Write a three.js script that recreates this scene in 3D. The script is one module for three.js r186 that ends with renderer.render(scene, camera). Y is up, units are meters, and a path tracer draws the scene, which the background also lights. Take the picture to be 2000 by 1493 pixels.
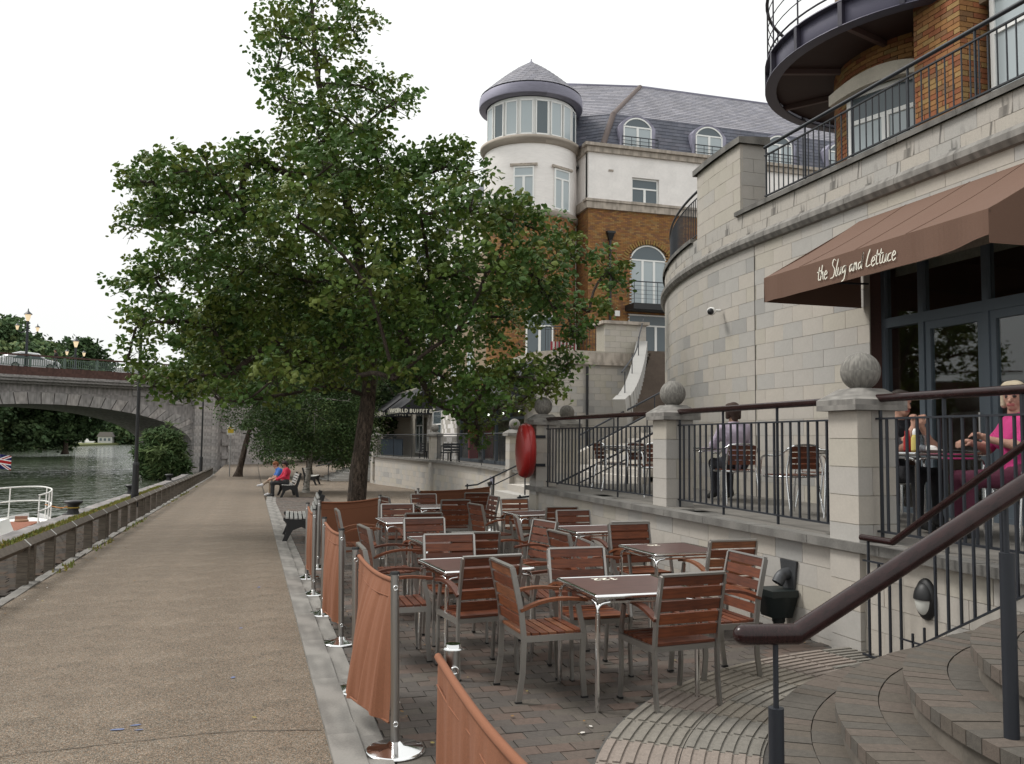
import * as THREE from 'three';
import { mergeGeometries } from 'three/addons/utils/BufferGeometryUtils.js';
import { FontLoader } from 'three/addons/loaders/FontLoader.js';
import { TextGeometry } from 'three/addons/geometries/TextGeometry.js';

// ---------- camera, sky, sun, exposure ----------
// u = metres along the river away from the camera (-z), v = metres to the right (+x)
const scene = new THREE.Scene();
const camera = new THREE.PerspectiveCamera(47.42, 1024 / 764, 0.1, 2000);
camera.position.set(0, 1.65, 0);
camera.rotation.order = 'YXZ';
camera.rotation.set(Math.atan(114 / 1700), -THREE.MathUtils.degToRad(16.5), 0.010);
const renderer = new THREE.WebGLRenderer({ antialias: true });
renderer.toneMapping = THREE.LinearToneMapping;
renderer.toneMappingExposure = 1.55;
renderer.shadowMap.enabled = true;
{ // overcast sky: the standard overcast luminance curve, slightly brighter overhead
  const w = 128, h = 64, d = new Float32Array(w * h * 4);
  for (let j = 0; j < h; j++) for (let i = 0; i < w; i++) {
    const el = ((j + 0.5) / h - 0.5) * Math.PI, s = Math.max(0, Math.sin(el));
    const L = 0.66 * (0.94 + 0.4 * s), o = (j * w + i) * 4;
    d[o] = L * 0.985; d[o + 1] = L; d[o + 2] = L * 0.985; d[o + 3] = 1;
  }
  const t = new THREE.DataTexture(d, w, h, THREE.RGBAFormat, THREE.FloatType);
  t.mapping = THREE.EquirectangularReflectionMapping; t.magFilter = THREE.LinearFilter; t.needsUpdate = true;
  scene.background = t; scene.environment = t;
}
const sun = new THREE.DirectionalLight(new THREE.Color(1, 0.97, 0.92), 1.5);
sun.position.set(-34, 52, -26); sun.castShadow = true; sun.shadow.radius = 34;
sun.shadow.mapSize.set(2048, 2048);
Object.assign(sun.shadow.camera, { left: -60, right: 60, top: 60, bottom: -60, near: 1, far: 200 });
scene.add(sun);

// ---------- helpers ----------
const PI = Math.PI;
const V = (u, v, y) => new THREE.Vector3(v, y, -u);
const gy = u => -0.015 * Math.min(u, 60);          // the promenade falls gently towards the bridge
function rng(seed) { let a = seed >>> 0; return () => { a |= 0; a = a + 0x6D2B79F5 | 0; let t = Math.imul(a ^ a >>> 15, 1 | a); t = t + Math.imul(t ^ t >>> 7, 61 | t) ^ t; return ((t ^ t >>> 14) >>> 0) / 4294967296; }; }
const R0 = rng(11), rr = (a, b, r = R0) => a + (b - a) * r();
const counts = {};
function numbered(n) { const k = counts[n] = (counts[n] || 0) + 1; return k === 1 ? n : n + '_' + String(k - 1).padStart(3, '0'); }
function triUV(g) { // uv in metres from the dominant axis of each face
  g = g.index ? g.toNonIndexed() : g; if (!g.attributes.normal) g.computeVertexNormals();
  const p = g.attributes.position, uv = new Float32Array(p.count * 2), a = new THREE.Vector3(), b = new THREE.Vector3(), c = new THREE.Vector3();
  for (let i = 0; i < p.count; i += 3) {
    a.fromBufferAttribute(p, i); b.fromBufferAttribute(p, i + 1); c.fromBufferAttribute(p, i + 2);
    const n = b.clone().sub(a).cross(c.clone().sub(a)), x = Math.abs(n.x), y = Math.abs(n.y), z = Math.abs(n.z);
    [a, b, c].forEach((q, k) => { const o = (i + k) * 2; if (y >= x && y >= z) { uv[o] = q.x; uv[o + 1] = q.z; } else if (x >= z) { uv[o] = q.z; uv[o + 1] = q.y; } else { uv[o] = q.x; uv[o + 1] = q.y; } });
  }
  g.setAttribute('uv', new THREE.BufferAttribute(uv, 2)); return g;
}
function clean(g) { g = g.index ? g.toNonIndexed() : g; for (const k of Object.keys(g.attributes)) if (!['position', 'normal', 'uv', 'color'].includes(k)) g.deleteAttribute(k); if (!g.attributes.uv) triUV(g); g.morphAttributes = {}; return g; }
function merge(list) { return list.length === 1 ? clean(list[0]) : mergeGeometries(list.map(clean)); }
function obj(name, geos, mat, parent = scene) {
  const g = Array.isArray(geos) ? merge(geos) : geos, m = new THREE.Mesh(g, mat);
  m.name = parent === scene ? numbered(name) : name; m.castShadow = m.receiveShadow = true; parent.add(m); return m;
}
function tag(o, label, category, group) { o.userData.label = label; o.userData.category = category; if (group) o.userData.group = group; return o; }
function thing(name, label, category, pos = [0, 0, 0], turn = 0, group) { const o = new THREE.Group(); o.name = numbered(name); o.position.copy(V(...pos)); o.rotation.y = turn; scene.add(o); return tag(o, label, category, group); }
function struct(name, geos, mat) { const m = obj(name, geos, mat); m.userData.kind = 'structure'; return m; }
function stuffPart(o) { o.userData.kind = 'stuff'; return o; }
function copyOf(root, pos, turn, label, name) { const r = root.clone(); r.name = numbered(name || root.name.replace(/_\d{3}$/, '')); r.position.copy(V(...pos)); r.rotation.y = turn; r.userData = { ...root.userData, label }; scene.add(r); return r; }
// geometry makers; plain xyz
const bx = (w, h, d, x = 0, y = 0, z = 0) => triUV(new THREE.BoxGeometry(w, h, d)).translate(x, y, z);
const B = (u0, u1, v0, v1, y0, y1) => triUV(new THREE.BoxGeometry(v1 - v0, y1 - y0, u1 - u0).translate((v0 + v1) / 2, (y0 + y1) / 2, -(u0 + u1) / 2));
function beam(p, q, w, h, up = new THREE.Vector3(0, 1, 0)) { // box from p to q, w across, h along up
  const d = q.clone().sub(p), L = d.length(), z = d.normalize(), x = new THREE.Vector3().crossVectors(up, z); if (x.lengthSq() < 1e-6) x.set(1, 0, 0); x.normalize(); const y = new THREE.Vector3().crossVectors(z, x);
  const g = triUV(new THREE.BoxGeometry(w, h, L)); g.applyMatrix4(new THREE.Matrix4().makeBasis(x, y, z).setPosition(p.clone().add(q).multiplyScalar(0.5))); return g;
}
function rod(p, q, r0, r1 = r0, seg = 10) { const d = q.clone().sub(p), L = d.length(), g = new THREE.CylinderGeometry(r1, r0, L, seg); g.applyQuaternion(new THREE.Quaternion().setFromUnitVectors(new THREE.Vector3(0, 1, 0), d.normalize())); const m = p.clone().add(q).multiplyScalar(0.5); return g.translate(m.x, m.y, m.z); }
function tube(pts, r, seg = 24, rad = 8, closed = false, tension = 0.5) { return new THREE.TubeGeometry(new THREE.CatmullRomCurve3(pts, closed, 'catmullrom', tension), seg, r, rad, closed); }
function lathe(prof, seg = 20) { return new THREE.LatheGeometry(prof.map(p => new THREE.Vector2(p[0], p[1])), seg); }
function quad(a, b, c, d) { const g = new THREE.BufferGeometry(); g.setAttribute('position', new THREE.BufferAttribute(new Float32Array([a, b, c, a, c, d].flatMap(p => [p.x, p.y, p.z])), 3)); g.computeVertexNormals(); return triUV(g); }
function tri(a, b, c) { const g = new THREE.BufferGeometry(); g.setAttribute('position', new THREE.BufferAttribute(new Float32Array([a, b, c].flatMap(p => [p.x, p.y, p.z])), 3)); g.computeVertexNormals(); return triUV(g); }
function extr(pts, depth, bevel = 0) { const s = new THREE.Shape(pts.map(p => new THREE.Vector2(p[0], p[1]))); return triUV(new THREE.ExtrudeGeometry(s, { depth, bevelEnabled: bevel > 0, bevelSize: bevel, bevelThickness: bevel, bevelSegments: 2, curveSegments: 16 })); }
function tint(g, c) { const n = g.attributes.position.count, a = new Float32Array(n * 3); for (let i = 0; i < n; i++) a.set(c, i * 3); g.setAttribute('color', new THREE.BufferAttribute(a, 3)); return g; }
const at = (g, x, y, z, ry = 0) => { if (ry) g.rotateY(ry); return g.translate(x, y, z); };
// a sheet that follows the fall of the promenade, with v limits that may vary along u
function groundSheet(us, vf0, vf1, dy, nv = 1) {
  const pos = [];
  for (let i = 0; i + 1 < us.length; i++) for (let j = 0; j < nv; j++) {
    const P = (u, t) => V(u, vf0(u) + (vf1(u) - vf0(u)) * t, gy(u) + dy), a = P(us[i], j / nv), b = P(us[i], (j + 1) / nv), c = P(us[i + 1], (j + 1) / nv), d = P(us[i + 1], j / nv);
    for (const q of [a, b, c, a, c, d]) pos.push(q.x, q.y, q.z);
  }
  const g = new THREE.BufferGeometry(); g.setAttribute('position', new THREE.BufferAttribute(new Float32Array(pos), 3)); g.computeVertexNormals(); return triUV(g);
}
const span = (a, b, n) => Array.from({ length: n + 1 }, (_, i) => a + (b - a) * i / n);

// ---------- procedural textures ----------
function lattice(n, seed) { const r = rng(seed), a = new Float32Array(n * n); for (let i = 0; i < a.length; i++) a[i] = r(); return (x, y) => { x = ((x % n) + n) % n; y = ((y % n) + n) % n; const i = Math.floor(x), j = Math.floor(y), fx = x - i, fy = y - j, sx = fx * fx * (3 - 2 * fx), sy = fy * fy * (3 - 2 * fy), i1 = (i + 1) % n, j1 = (j + 1) % n; return (a[j * n + i] * (1 - sx) + a[j * n + i1] * sx) * (1 - sy) + (a[j1 * n + i] * (1 - sx) + a[j1 * n + i1] * sx) * sy; }; }
const L8 = lattice(8, 1), L16 = lattice(16, 2), L64 = lattice(64, 3), L256 = lattice(256, 4), L128 = lattice(128, 5), L32 = lattice(32, 6), L512 = lattice(512, 7);
function tex(size, metres, fn, srgb = true) { // fn(x,y in 0..1) -> [r,g,b] or grey, 0..1
  const d = new Uint8Array(size * size * 4);
  for (let j = 0; j < size; j++) for (let i = 0; i < size; i++) { const c = fn(i / size, j / size), o = (j * size + i) * 4; const k = typeof c === 'number' ? [c, c, c] : c; d[o] = 255 * Math.min(1, Math.max(0, k[0])); d[o + 1] = 255 * Math.min(1, Math.max(0, k[1])); d[o + 2] = 255 * Math.min(1, Math.max(0, k[2])); d[o + 3] = 255; }
  const t = new THREE.DataTexture(d, size, size); t.wrapS = t.wrapT = THREE.RepeatWrapping; t.magFilter = THREE.LinearFilter; t.minFilter = THREE.LinearMipmapLinearFilter; t.generateMipmaps = true; if (srgb) t.colorSpace = THREE.SRGBColorSpace; t.repeat.set(1 / metres, 1 / metres); t.needsUpdate = true; return t;
}
const rep = (t, mx, my = mx) => { const c = t.clone(); c.repeat.set(1 / mx, 1 / my); c.needsUpdate = true; return c; };
const fb = (x, y) => 0.5 * L8(x * 8, y * 8) + 0.25 * L32(x * 32, y * 32) + 0.15 * L128(x * 128, y * 128) + 0.1 * L512(x * 512, y * 512);
const T = {};
T.mottle = tex(512, 1.7, (x, y) => 0.84 + 0.2 * fb(x, y) + 0.07 * (L256(x * 256, y * 256) - 0.5));
T.soft = tex(512, 3.1, (x, y) => 0.92 + 0.1 * fb(x, y) + 0.03 * (L256(x * 256, y * 256) - 0.5));
T.grain = tex(512, 0.6, (x, y) => 0.74 + 0.18 * L256(x * 256, y * 256) + 0.14 * L512(x * 512, y * 512) + 0.1 * (L32(x * 32, y * 32) - 0.5));
T.grainB = tex(512, 0.6, (x, y) => 0.5 * L256(x * 256, y * 256) + 0.5 * L512(x * 512, y * 512), false);
T.gravel = tex(1024, 1.5, (x, y) => { const a = L512(x * 512, y * 512), b = L256(x * 256 + 7, y * 256), c = L512(x * 512 + 99, y * 512 + 31), big = fb(x, y); const k = 0.5 + 0.46 * (a - 0.5) + 0.3 * (b - 0.5) + 0.14 * (big - 0.5); return [k + 0.18 * (c - 0.5) + 0.035, k + 0.004, k - 0.12 * (c - 0.5) - 0.04]; });
T.gravelB = tex(1024, 1.5, (x, y) => 0.6 * L512(x * 512, y * 512) + 0.4 * L256(x * 256 + 7, y * 256), false);
T.wood = tex(512, 0.5, (x, y) => 0.66 + 0.3 * L64(x * 5 + 0.6 * L8(x * 8, y * 8), y * 64) + 0.16 * L256(x * 16, y * 256) + 0.1 * (L8(x * 8, y * 8) - 0.5));
T.cloth = tex(256, 0.12, (x, y) => 0.84 + 0.08 * Math.sin(x * 2 * PI * 64) * Math.sin(y * 2 * PI * 64) + 0.14 * (L64(x * 64, y * 64) - 0.3));
T.bark = tex(512, 0.8, (x, y) => { const a = L32(x * 32 + 2 * L16(x * 16, y * 16), y * 10), b = L128(x * 128, y * 60); return 0.3 + 0.5 * a + 0.3 * b; });
T.birch = tex(512, 0.8, (x, y) => { const m = L32(x * 8, y * 32) * L128(x * 20, y * 128); return m > 0.42 ? 0.22 : 0.8 + 0.25 * (fb(x, y) - 0.5); });
T.streak = tex(512, 2.6, (x, y) => { const s = L32(x * 32, y * 4), m = L16(x * 16, y * 8), f = L256(x * 256, y * 256); return 0.68 + 0.14 * s + 0.2 * m + 0.1 * f; });
T.waterN = (() => { const h = (x, y) => 0.30 * L64(x * 64, y * 64) + 0.13 * L128(x * 128 + 3, y * 128) + 0.05 * L256(x * 256, y * 256) + 0.5 * L16(x * 16, y * 16), e = 1 / 1024, k = 8; return tex(1024, 34, (x, y) => { const dx = (h(x + e, y) - h(x - e, y)) * k, dy = (h(x, y + e) - h(x, y - e)) * k, n = Math.hypot(dx, dy, 1); return [0.5 - 0.5 * dx / n, 0.5 - 0.5 * dy / n, 0.5 + 0.5 / n]; }, false); })();
// ---------- materials (linear base colours) ----------
const C = (r, g, b) => new THREE.Color().setRGB(r, g, b);
function mat(r, g, b, o = {}) { return new THREE.MeshStandardMaterial({ color: C(r, g, b), roughness: 0.85, ...o }); }
function pmat(r, g, b, o = {}) { return new THREE.MeshPhysicalMaterial({ color: C(r, g, b), roughness: 0.5, ...o }); }
const M = {};
M.path = mat(0.60, 0.535, 0.475, { vertexColors: true, map: T.gravel, roughness: 0.95, bumpMap: T.gravelB, bumpScale: 0.004 });
M.soil = mat(0.09, 0.085, 0.07, { map: T.mottle, roughness: 1 });
M.kerb = mat(0.25, 0.235, 0.215, { map: rep(T.streak, 1.7, 1.3), bumpMap: T.grainB, bumpScale: 0.002, roughness: 0.9 });
M.joint = mat(0.10, 0.093, 0.085, { map: T.grain, roughness: 1 });
M.pavers = [[0.128, 0.098, 0.08], [0.108, 0.09, 0.078], [0.142, 0.10, 0.08], [0.098, 0.084, 0.074], [0.122, 0.104, 0.086]].map(c => mat(...c, { map: T.grain, roughness: 0.85, bumpMap: T.grainB, bumpScale: 0.0015 }));
M.tactile = [[0.28, 0.245, 0.20], [0.25, 0.228, 0.195], [0.295, 0.245, 0.21], [0.235, 0.218, 0.19]].map(c => mat(...c, { map: T.grain, roughness: 0.9 }));
M.step = [[0.125, 0.104, 0.084], [0.112, 0.099, 0.084], [0.138, 0.11, 0.09]].map(c => mat(...c, { map: T.grain, roughness: 0.9, bumpMap: T.grainB, bumpScale: 0.0015 }));
M.riser = mat(0.15, 0.13, 0.108, { map: T.streak, roughness: 0.9 });
M.stone = [[0.475, 0.438, 0.392], [0.455, 0.425, 0.388], [0.485, 0.442, 0.388], [0.43, 0.41, 0.382], [0.468, 0.43, 0.368], [0.36, 0.348, 0.33]].map(c => mat(...c, { map: T.soft, roughness: 0.9, bumpMap: T.grainB, bumpScale: 0.001 }));
M.mortar = mat(0.46, 0.425, 0.36, { map: T.grain, roughness: 1 });
M.coping = mat(0.20, 0.19, 0.175, { map: T.streak, roughness: 0.92, bumpMap: T.grainB, bumpScale: 0.002 });
T.stain = tex(512, 1.9, (x, y) => { const s = L64(x * 64 + 1.5 * L8(x * 8, y * 8), y * 5), m = L8(x * 8 + 2, y * 8), f = L256(x * 256, y * 256), d = Math.max(0, Math.min(1, (s * 0.6 + m * 0.6 - 0.72) * 5)); return (0.96 - 0.34 * d) * (0.95 + 0.08 * f); });
M.stained = [[0.475, 0.438, 0.392], [0.455, 0.425, 0.388], [0.485, 0.442, 0.388], [0.43, 0.41, 0.382]].map(c => mat(...c, { map: T.stain, roughness: 0.92 }));
M.weathered = mat(0.26, 0.245, 0.225, { map: rep(T.streak, 1.1, 1.1), roughness: 0.92 });
M.ball = mat(0.27, 0.255, 0.23, { map: rep(T.streak, 0.25, 0.5), roughness: 0.95, bumpMap: T.grainB, bumpScale: 0.003 });
M.floor = mat(0.20, 0.185, 0.165, { map: T.mottle, roughness: 0.85 });
M.iron = mat(0.016, 0.019, 0.026, { roughness: 0.5 });
M.black = mat(0.012, 0.012, 0.013, { roughness: 0.5 });
M.handrail = pmat(0.028, 0.011, 0.011, { roughness: 0.22, specularIntensity: 0.7, map: rep(T.wood, 0.3, 0.9) });
M.alu = mat(0.40, 0.385, 0.365, { metalness: 0.9, roughness: 0.38 });
M.chrome = mat(0.78, 0.78, 0.78, { metalness: 1, roughness: 0.1 });
M.steel = mat(0.42, 0.41, 0.40, { metalness: 1, roughness: 0.3 });
M.slat = [[0.19, 0.052, 0.018], [0.155, 0.042, 0.016], [0.225, 0.068, 0.022], [0.115, 0.032, 0.014], [0.245, 0.09, 0.038]].map(c => pmat(...c, { map: rep(T.wood, 0.5, 0.25), roughness: 0.5 }));
M.tabletop = pmat(0.135, 0.07, 0.062, { map: rep(T.wood, 0.5, 0.22), roughness: 0.36, clearcoat: 0.35, clearcoatRoughness: 0.25 });
M.canvas = mat(0.315, 0.125, 0.064, { map: T.cloth, roughness: 0.95, side: THREE.DoubleSide });
M.awning = mat(0.195, 0.11, 0.076, { map: T.cloth, roughness: 0.95, side: THREE.DoubleSide });
M.letter = mat(0.8, 0.77, 0.66, { roughness: 0.8, side: THREE.DoubleSide });
M.timber = mat(0.15, 0.125, 0.10, { map: rep(T.wood, 0.5, 0.4), roughness: 0.95 });
M.white = mat(0.78, 0.77, 0.74, { roughness: 0.6 });
M.render = mat(0.86, 0.82, 0.79, { map: T.soft, roughness: 0.95 });
M.bstone = mat(0.46, 0.40, 0.34, { map: rep(T.streak, 2), roughness: 0.95 });
M.frame = mat(0.80, 0.80, 0.78, { roughness: 0.45 });
M.greyframe = mat(0.115, 0.14, 0.165, { roughness: 0.45, metalness: 0.2 });
M.pane = pmat(0.10, 0.125, 0.14, { roughness: 0.06 });
M.paneCurtain = pmat(0.40, 0.45, 0.47, { roughness: 0.12 });
M.glass = new THREE.MeshPhysicalMaterial({ color: C(0.92, 0.95, 0.95), transmission: 1, thickness: 0, roughness: 0.02, ior: 1.5 });
M.lead = mat(0.30, 0.29, 0.37, { map: T.streak, roughness: 0.6, metalness: 0.2 });
M.ridge = mat(0.16, 0.125, 0.115, { map: T.mottle });
M.vc = mat(1, 1, 1, { vertexColors: true, map: rep(T.grain, 0.9), roughness: 0.9 });
M.slate = mat(1, 1, 1, { vertexColors: true, map: rep(T.mottle, 2), roughness: 0.62 });
M.brickMortar = mat(0.33, 0.25, 0.17, { map: T.grain, roughness: 1 });
M.steelPaint = mat(0.030, 0.026, 0.042, { roughness: 0.5, metalness: 0.1 });
M.soffit = mat(0.040, 0.020, 0.018, { roughness: 0.7 });
M.dark = mat(0.02, 0.018, 0.016, { roughness: 0.9 });
M.redplastic = pmat(0.33, 0.014, 0.013, { roughness: 0.42, clearcoat: 0.3 });
M.bark = mat(0.17, 0.125, 0.095, { map: T.bark, bumpMap: T.bark, bumpScale: 0.02, roughness: 1 });
M.birch = mat(0.62, 0.58, 0.52, { map: T.birch, roughness: 0.9 });
M.granite = [[0.42, 0.39, 0.375], [0.38, 0.355, 0.345], [0.46, 0.42, 0.40], [0.34, 0.315, 0.305]].map(c => mat(...c, { map: T.streak, roughness: 0.95 }));
M.rust = mat(0.10, 0.05, 0.04, { map: T.streak, roughness: 0.9 });
M.grass = mat(0.13, 0.14, 0.04, { map: T.mottle, roughness: 1 });
const font = await new FontLoader().loadAsync('fonts/droid/droid_sans_bold.typeface.json');
function text(str, size, depth = 0.004) { const g = new TextGeometry(str, { font, size, depth, curveSegments: 3, bevelEnabled: false }); g.computeBoundingBox(); g.translate(-(g.boundingBox.min.x + g.boundingBox.max.x) / 2, 0, 0); return clean(g); }
// ================= THE SETTING: ground, quay, river =================
// patches where the bound gravel is worn pale or stained, in blotches
function worn(g) { const p = g.attributes.position, c = new Float32Array(p.count * 3); for (let i = 0; i < p.count; i++) { const x = p.getX(i), z = p.getZ(i), n = 0.5 * L16(x * 0.55 + 3, z * 0.3) + 0.3 * L32(x * 1.7, z * 1.1) + 0.2 * L64(x * 3.1, z * 2.6), k = 0.86 + 0.28 * n, w = 0.02 * (L8(x * 0.4, z * 0.2) - 0.5); c[i * 3] = k + w; c[i * 3 + 1] = k; c[i * 3 + 2] = k - w; } g.setAttribute('color', new THREE.BufferAttribute(c, 3)); return g; }
const far = [...span(-8, 60, 34), 80, 100, 130, 170, 240, 330];
{
  const c = groundSheet(far, () => 0.3, () => 260, -0.06); struct('ground', [c], M.soil);
  struct('promenade_path', [worn(groundSheet([...span(-8, 60, 170), 75, 95, 120], () => -2.5, () => 0.46, 0, 14))], M.path);
  struct('plaza_surface', [worn(groundSheet([...span(19.5, 60, 60), 75, 95, 120], () => 0.5, u => u < 33 ? 12 : 9.9, -0.004, 16))], M.path);
  const qs = struct('quay_strip', [groundSheet(span(-8, 64, 36), () => -4.2, () => -2.5, -0.03)], M.joint), qr = rng(66), qg = M.pavers.map(() => []);
  for (let u = 5, j = 0; u < 46; u += 0.215, j++) for (let v = -4.17 + (j % 2) * 0.05; v < -2.72; v += 0.108) qg[Math.floor(qr() * 5)].push(triUV(new THREE.BoxGeometry(0.1, 0.05, 0.207)).rotateX(rr(-0.01, 0.01, qr)).translate(v + 0.05, gy(u) - 0.034 + rr(-0.003, 0.003, qr), -u));
  const qm = [[0.088, 0.07, 0.056], [0.075, 0.064, 0.055], [0.098, 0.072, 0.056], [0.068, 0.059, 0.052], [0.085, 0.074, 0.062]].map(c => pmat(...c, { map: T.grain, roughness: 1, specularIntensity: 0.15 }));
  qg.forEach((g, i) => stuffPart(obj('paving_blocks', g, qm[i], qs)));
  const copingMats = [[0.25, 0.23, 0.22], [0.22, 0.205, 0.2], [0.28, 0.255, 0.245]].map(c => mat(...c, { map: T.streak, roughness: 0.95 })), jr = rng(5), cr = [];
  for (let u = -2; u < 64; u += 0.62) { const w = 0.6; cr.push(B(u, u + w, -2.62, -2.5, gy(u) - 0.1, gy(u) + rr(0.004, 0.02, jr))); }
  struct('path_edging', cr, M.kerb);
  // quay wall with a stone coping, each coping stone its own piece
  const qw = struct('quay_wall', [B(-8, 64, -4.5, -3.2, -3, -1.02), ...span(-8, 62, 35).map(u => B(u, u + 2, -4.5, -4.0, -1.02, gy(u + 2) - 0.05))], M.granite[1]);
  for (let u = 3, k = 0; u < 63; u += 1.22, k++) { const s = obj('coping_stone', [B(u, u + 1.205, -4.62, -4.18, gy(u) - 0.16, gy(u + 0.6) + rr(0, 0.008, jr))], copingMats[k % 3], qw); }
  // moss and grass growing between coping and paving
  const bl = new THREE.ConeGeometry(0.012, 0.09, 3).translate(0, 0.04, 0), N = 9000, im = new THREE.InstancedMesh(bl, mat(1, 1, 1, { roughness: 1 }), N), mx = new THREE.Matrix4(), q = new THREE.Quaternion(), e = new THREE.Euler(), cc = new THREE.Color(), r = rng(77);
  for (let i = 0; i < N; i++) {
    const u = 4 + 40 * Math.pow(r(), 1.3); let v = -4.06 + (r() + r() - 1) * 0.2; if (L32(u * 1.3, 3.3) < 0.4 && r() < 0.75) v = -4.12 + (r() - .5) * 0.06;
    if (r() < 0.09) { v = -2.46 + (r() + r() - 1) * 0.09; if (L16(u * 1.1, 9.1) < 0.52) v = -4.1; }
    e.set((r() - 0.5) * 1.3, r() * 6, (r() - 0.5) * 1.3); q.setFromEuler(e); const s = 0.4 + r() * 0.9;
    mx.compose(V(u, v, gy(u) - 0.005), q, new THREE.Vector3(s * 1.5, s * 0.8, s * 1.5)); im.setMatrixAt(i, mx);
    cc.setRGB(0.13 + 0.12 * r(), 0.15 + 0.07 * r(), 0.03 + 0.02 * r()); im.setColorAt(i, cc);
  }
  im.name = 'quay_grass'; tag(im, 'mossy grass growing along the quay coping', 'grass').userData.kind = 'stuff'; scene.add(im);
}
{ // river: gentle ripples in the surface itself
  const us = [-40, ...span(-10, 120, 52), 150, 200, 260, 340, 430], nv = 1;
  const g = quad(V(-60, -4.4, -1.5), V(-60, -300, -1.5), V(430, -300, -1.5), V(430, -4.4, -1.5));
  const g2 = quad(V(64, 60, -1.5), V(64, -4.4, -1.5), V(430, -4.4, -1.5), V(430, 60, -1.5)); 
  struct('river', [g, g2], new THREE.MeshPhysicalMaterial({ color: C(0.055, 0.066, 0.045), roughness: 0.05, ior: 1.33, normalMap: T.waterN }));
  struct('far_bank', [B(372, 700, -420, 260, -3, -0.9), B(95, 372, -330, -50, -3, -0.9), B(95, 372, -2, 40, -3, -1.0)], M.grass);
}
{ // kerb of concrete edging stones along the seating area
  const k = thing('kerb', 'pale concrete kerb between the gravel path and block paving', 'kerb'), r = rng(9);
  for (let u = -1, i = 0; u < 32.6; u += 0.915, i++) {
    const c = u > 29 ? (u - 29) * 0.03 : 0, y = gy(u + 0.45);
    const s = obj('kerb_stone', [B(u, u + 0.905, 0.455 + c, 0.63 + c, y - 0.12, y + 0.03 + rr(-0.004, 0.004, r))], M.kerb, k);
    obj('channel_stone', [B(u + 0.3, u + 1.205, 0.635 + c, 0.765 + c, y - 0.12, y + rr(0.001, 0.006, r))], M.kerb, k);
  }
}
// block paving under the tables: the 300 largest-looking blocks single, the rest joined
{
  const base = struct('paved_seating_area', [groundSheet(span(0.5, 33, 34), u => 0.64, u => u < 20 ? 4.9 : 2.6, -0.008)], M.joint);
  const r = rng(21), bl = 0.2, bw = 0.128, list = [];
  const pv = new THREE.BoxGeometry(bl - 0.007, 0.05, bw - 0.007).translate(0, -0.025, 0); triUV(pv);
  for (let j = 0; j * bw < 31.5; j++) {
    const u = 1.4 + j * bw, vmax = u < 20 ? 4.84 : 2.55;
    for (let v = 0.78 + (j % 2 ? 0 : bl / 2); v < vmax; v += bl) {
      const du = u - 2.6, dv = v - 5, rad = Math.hypot(du, dv); if (rad < 3.72) continue;
      list.push([u, v, gy(u) + rr(-0.004, 0.003, r), rr(-0.012, 0.012, r), rr(-0.01, 0.01, r), Math.floor(r() * 5)]);
    }
  }
  const single = list.filter(p => p[0] > 4.2 && p[0] < 6.2 && p[1] < 3.4), set = new Set(single.slice(0, 300));
  const groups = M.pavers.map(() => []);
  const vars = [0, 1, 2].map(i => { const g = new THREE.BoxGeometry(bl - 0.007, 0.05, bw - 0.007).translate(0, -0.025, 0); const t = triUV(g); const uv = t.attributes.uv; for (let k = 0; k < uv.count; k++) uv.setXY(k, uv.getX(k) + i * 0.37, uv.getY(k) + i * 0.21); return t; });
  list.forEach((p, i) => {
    if (set.has(p)) { const m = new THREE.Mesh(vars[i % 3], M.pavers[p[5]]); m.name = 'paving_block'; m.position.copy(V(p[0], p[1], p[2])); m.rotation.set(p[4], 0, p[3]); m.castShadow = m.receiveShadow = true; base.add(m); }
    else groups[p[5]].push(triUV(new THREE.BoxGeometry(bl - 0.007, 0.05, bw - 0.007)).rotateZ(p[3]).rotateX(p[4]).translate(p[1], p[2] - 0.025, -p[0]));
  });
  groups.forEach((g, i) => stuffPart(obj('paving_blocks', g, M.pavers[i], base)));
}
// curved corduroy tactile paving round the foot of the steps, and the round brick steps themselves
const SC = [2.6, 5.0];
function arcPt(r, a, y) { return V(SC[0] + r * Math.cos(a), SC[1] - r * Math.sin(a), y); } // a=0 along +u, grows towards -v
function ringSector(r0, r1, a0, a1, y0, y1, n = 3) {
  const pos = [], put = (...q) => q.forEach(p => pos.push(p.x, p.y, p.z));
  for (let i = 0; i < n; i++) {
    const b = a0 + (a1 - a0) * i / n, c = a0 + (a1 - a0) * (i + 1) / n;
    const A = arcPt(r0, b, y1), Bq = arcPt(r1, b, y1), D = arcPt(r0, c, y1), E = arcPt(r1, c, y1), A0 = arcPt(r0, b, y0), B0 = arcPt(r1, b, y0), D0 = arcPt(r0, c, y0), E0 = arcPt(r1, c, y0);
    put(A, Bq, E, A, E, D, Bq, B0, E0, Bq, E0, E, A0, A, D, A0, D, D0);
    if (i === 0) put(A0, B0, Bq, A0, Bq, A); if (i === n - 1) put(D0, D, E, D0, E, E0);
  }
  const g = new THREE.BufferGeometry(); g.setAttribute('position', new THREE.BufferAttribute(new Float32Array(pos), 3)); g.computeVertexNormals(); return triUV(g);
}
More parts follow.
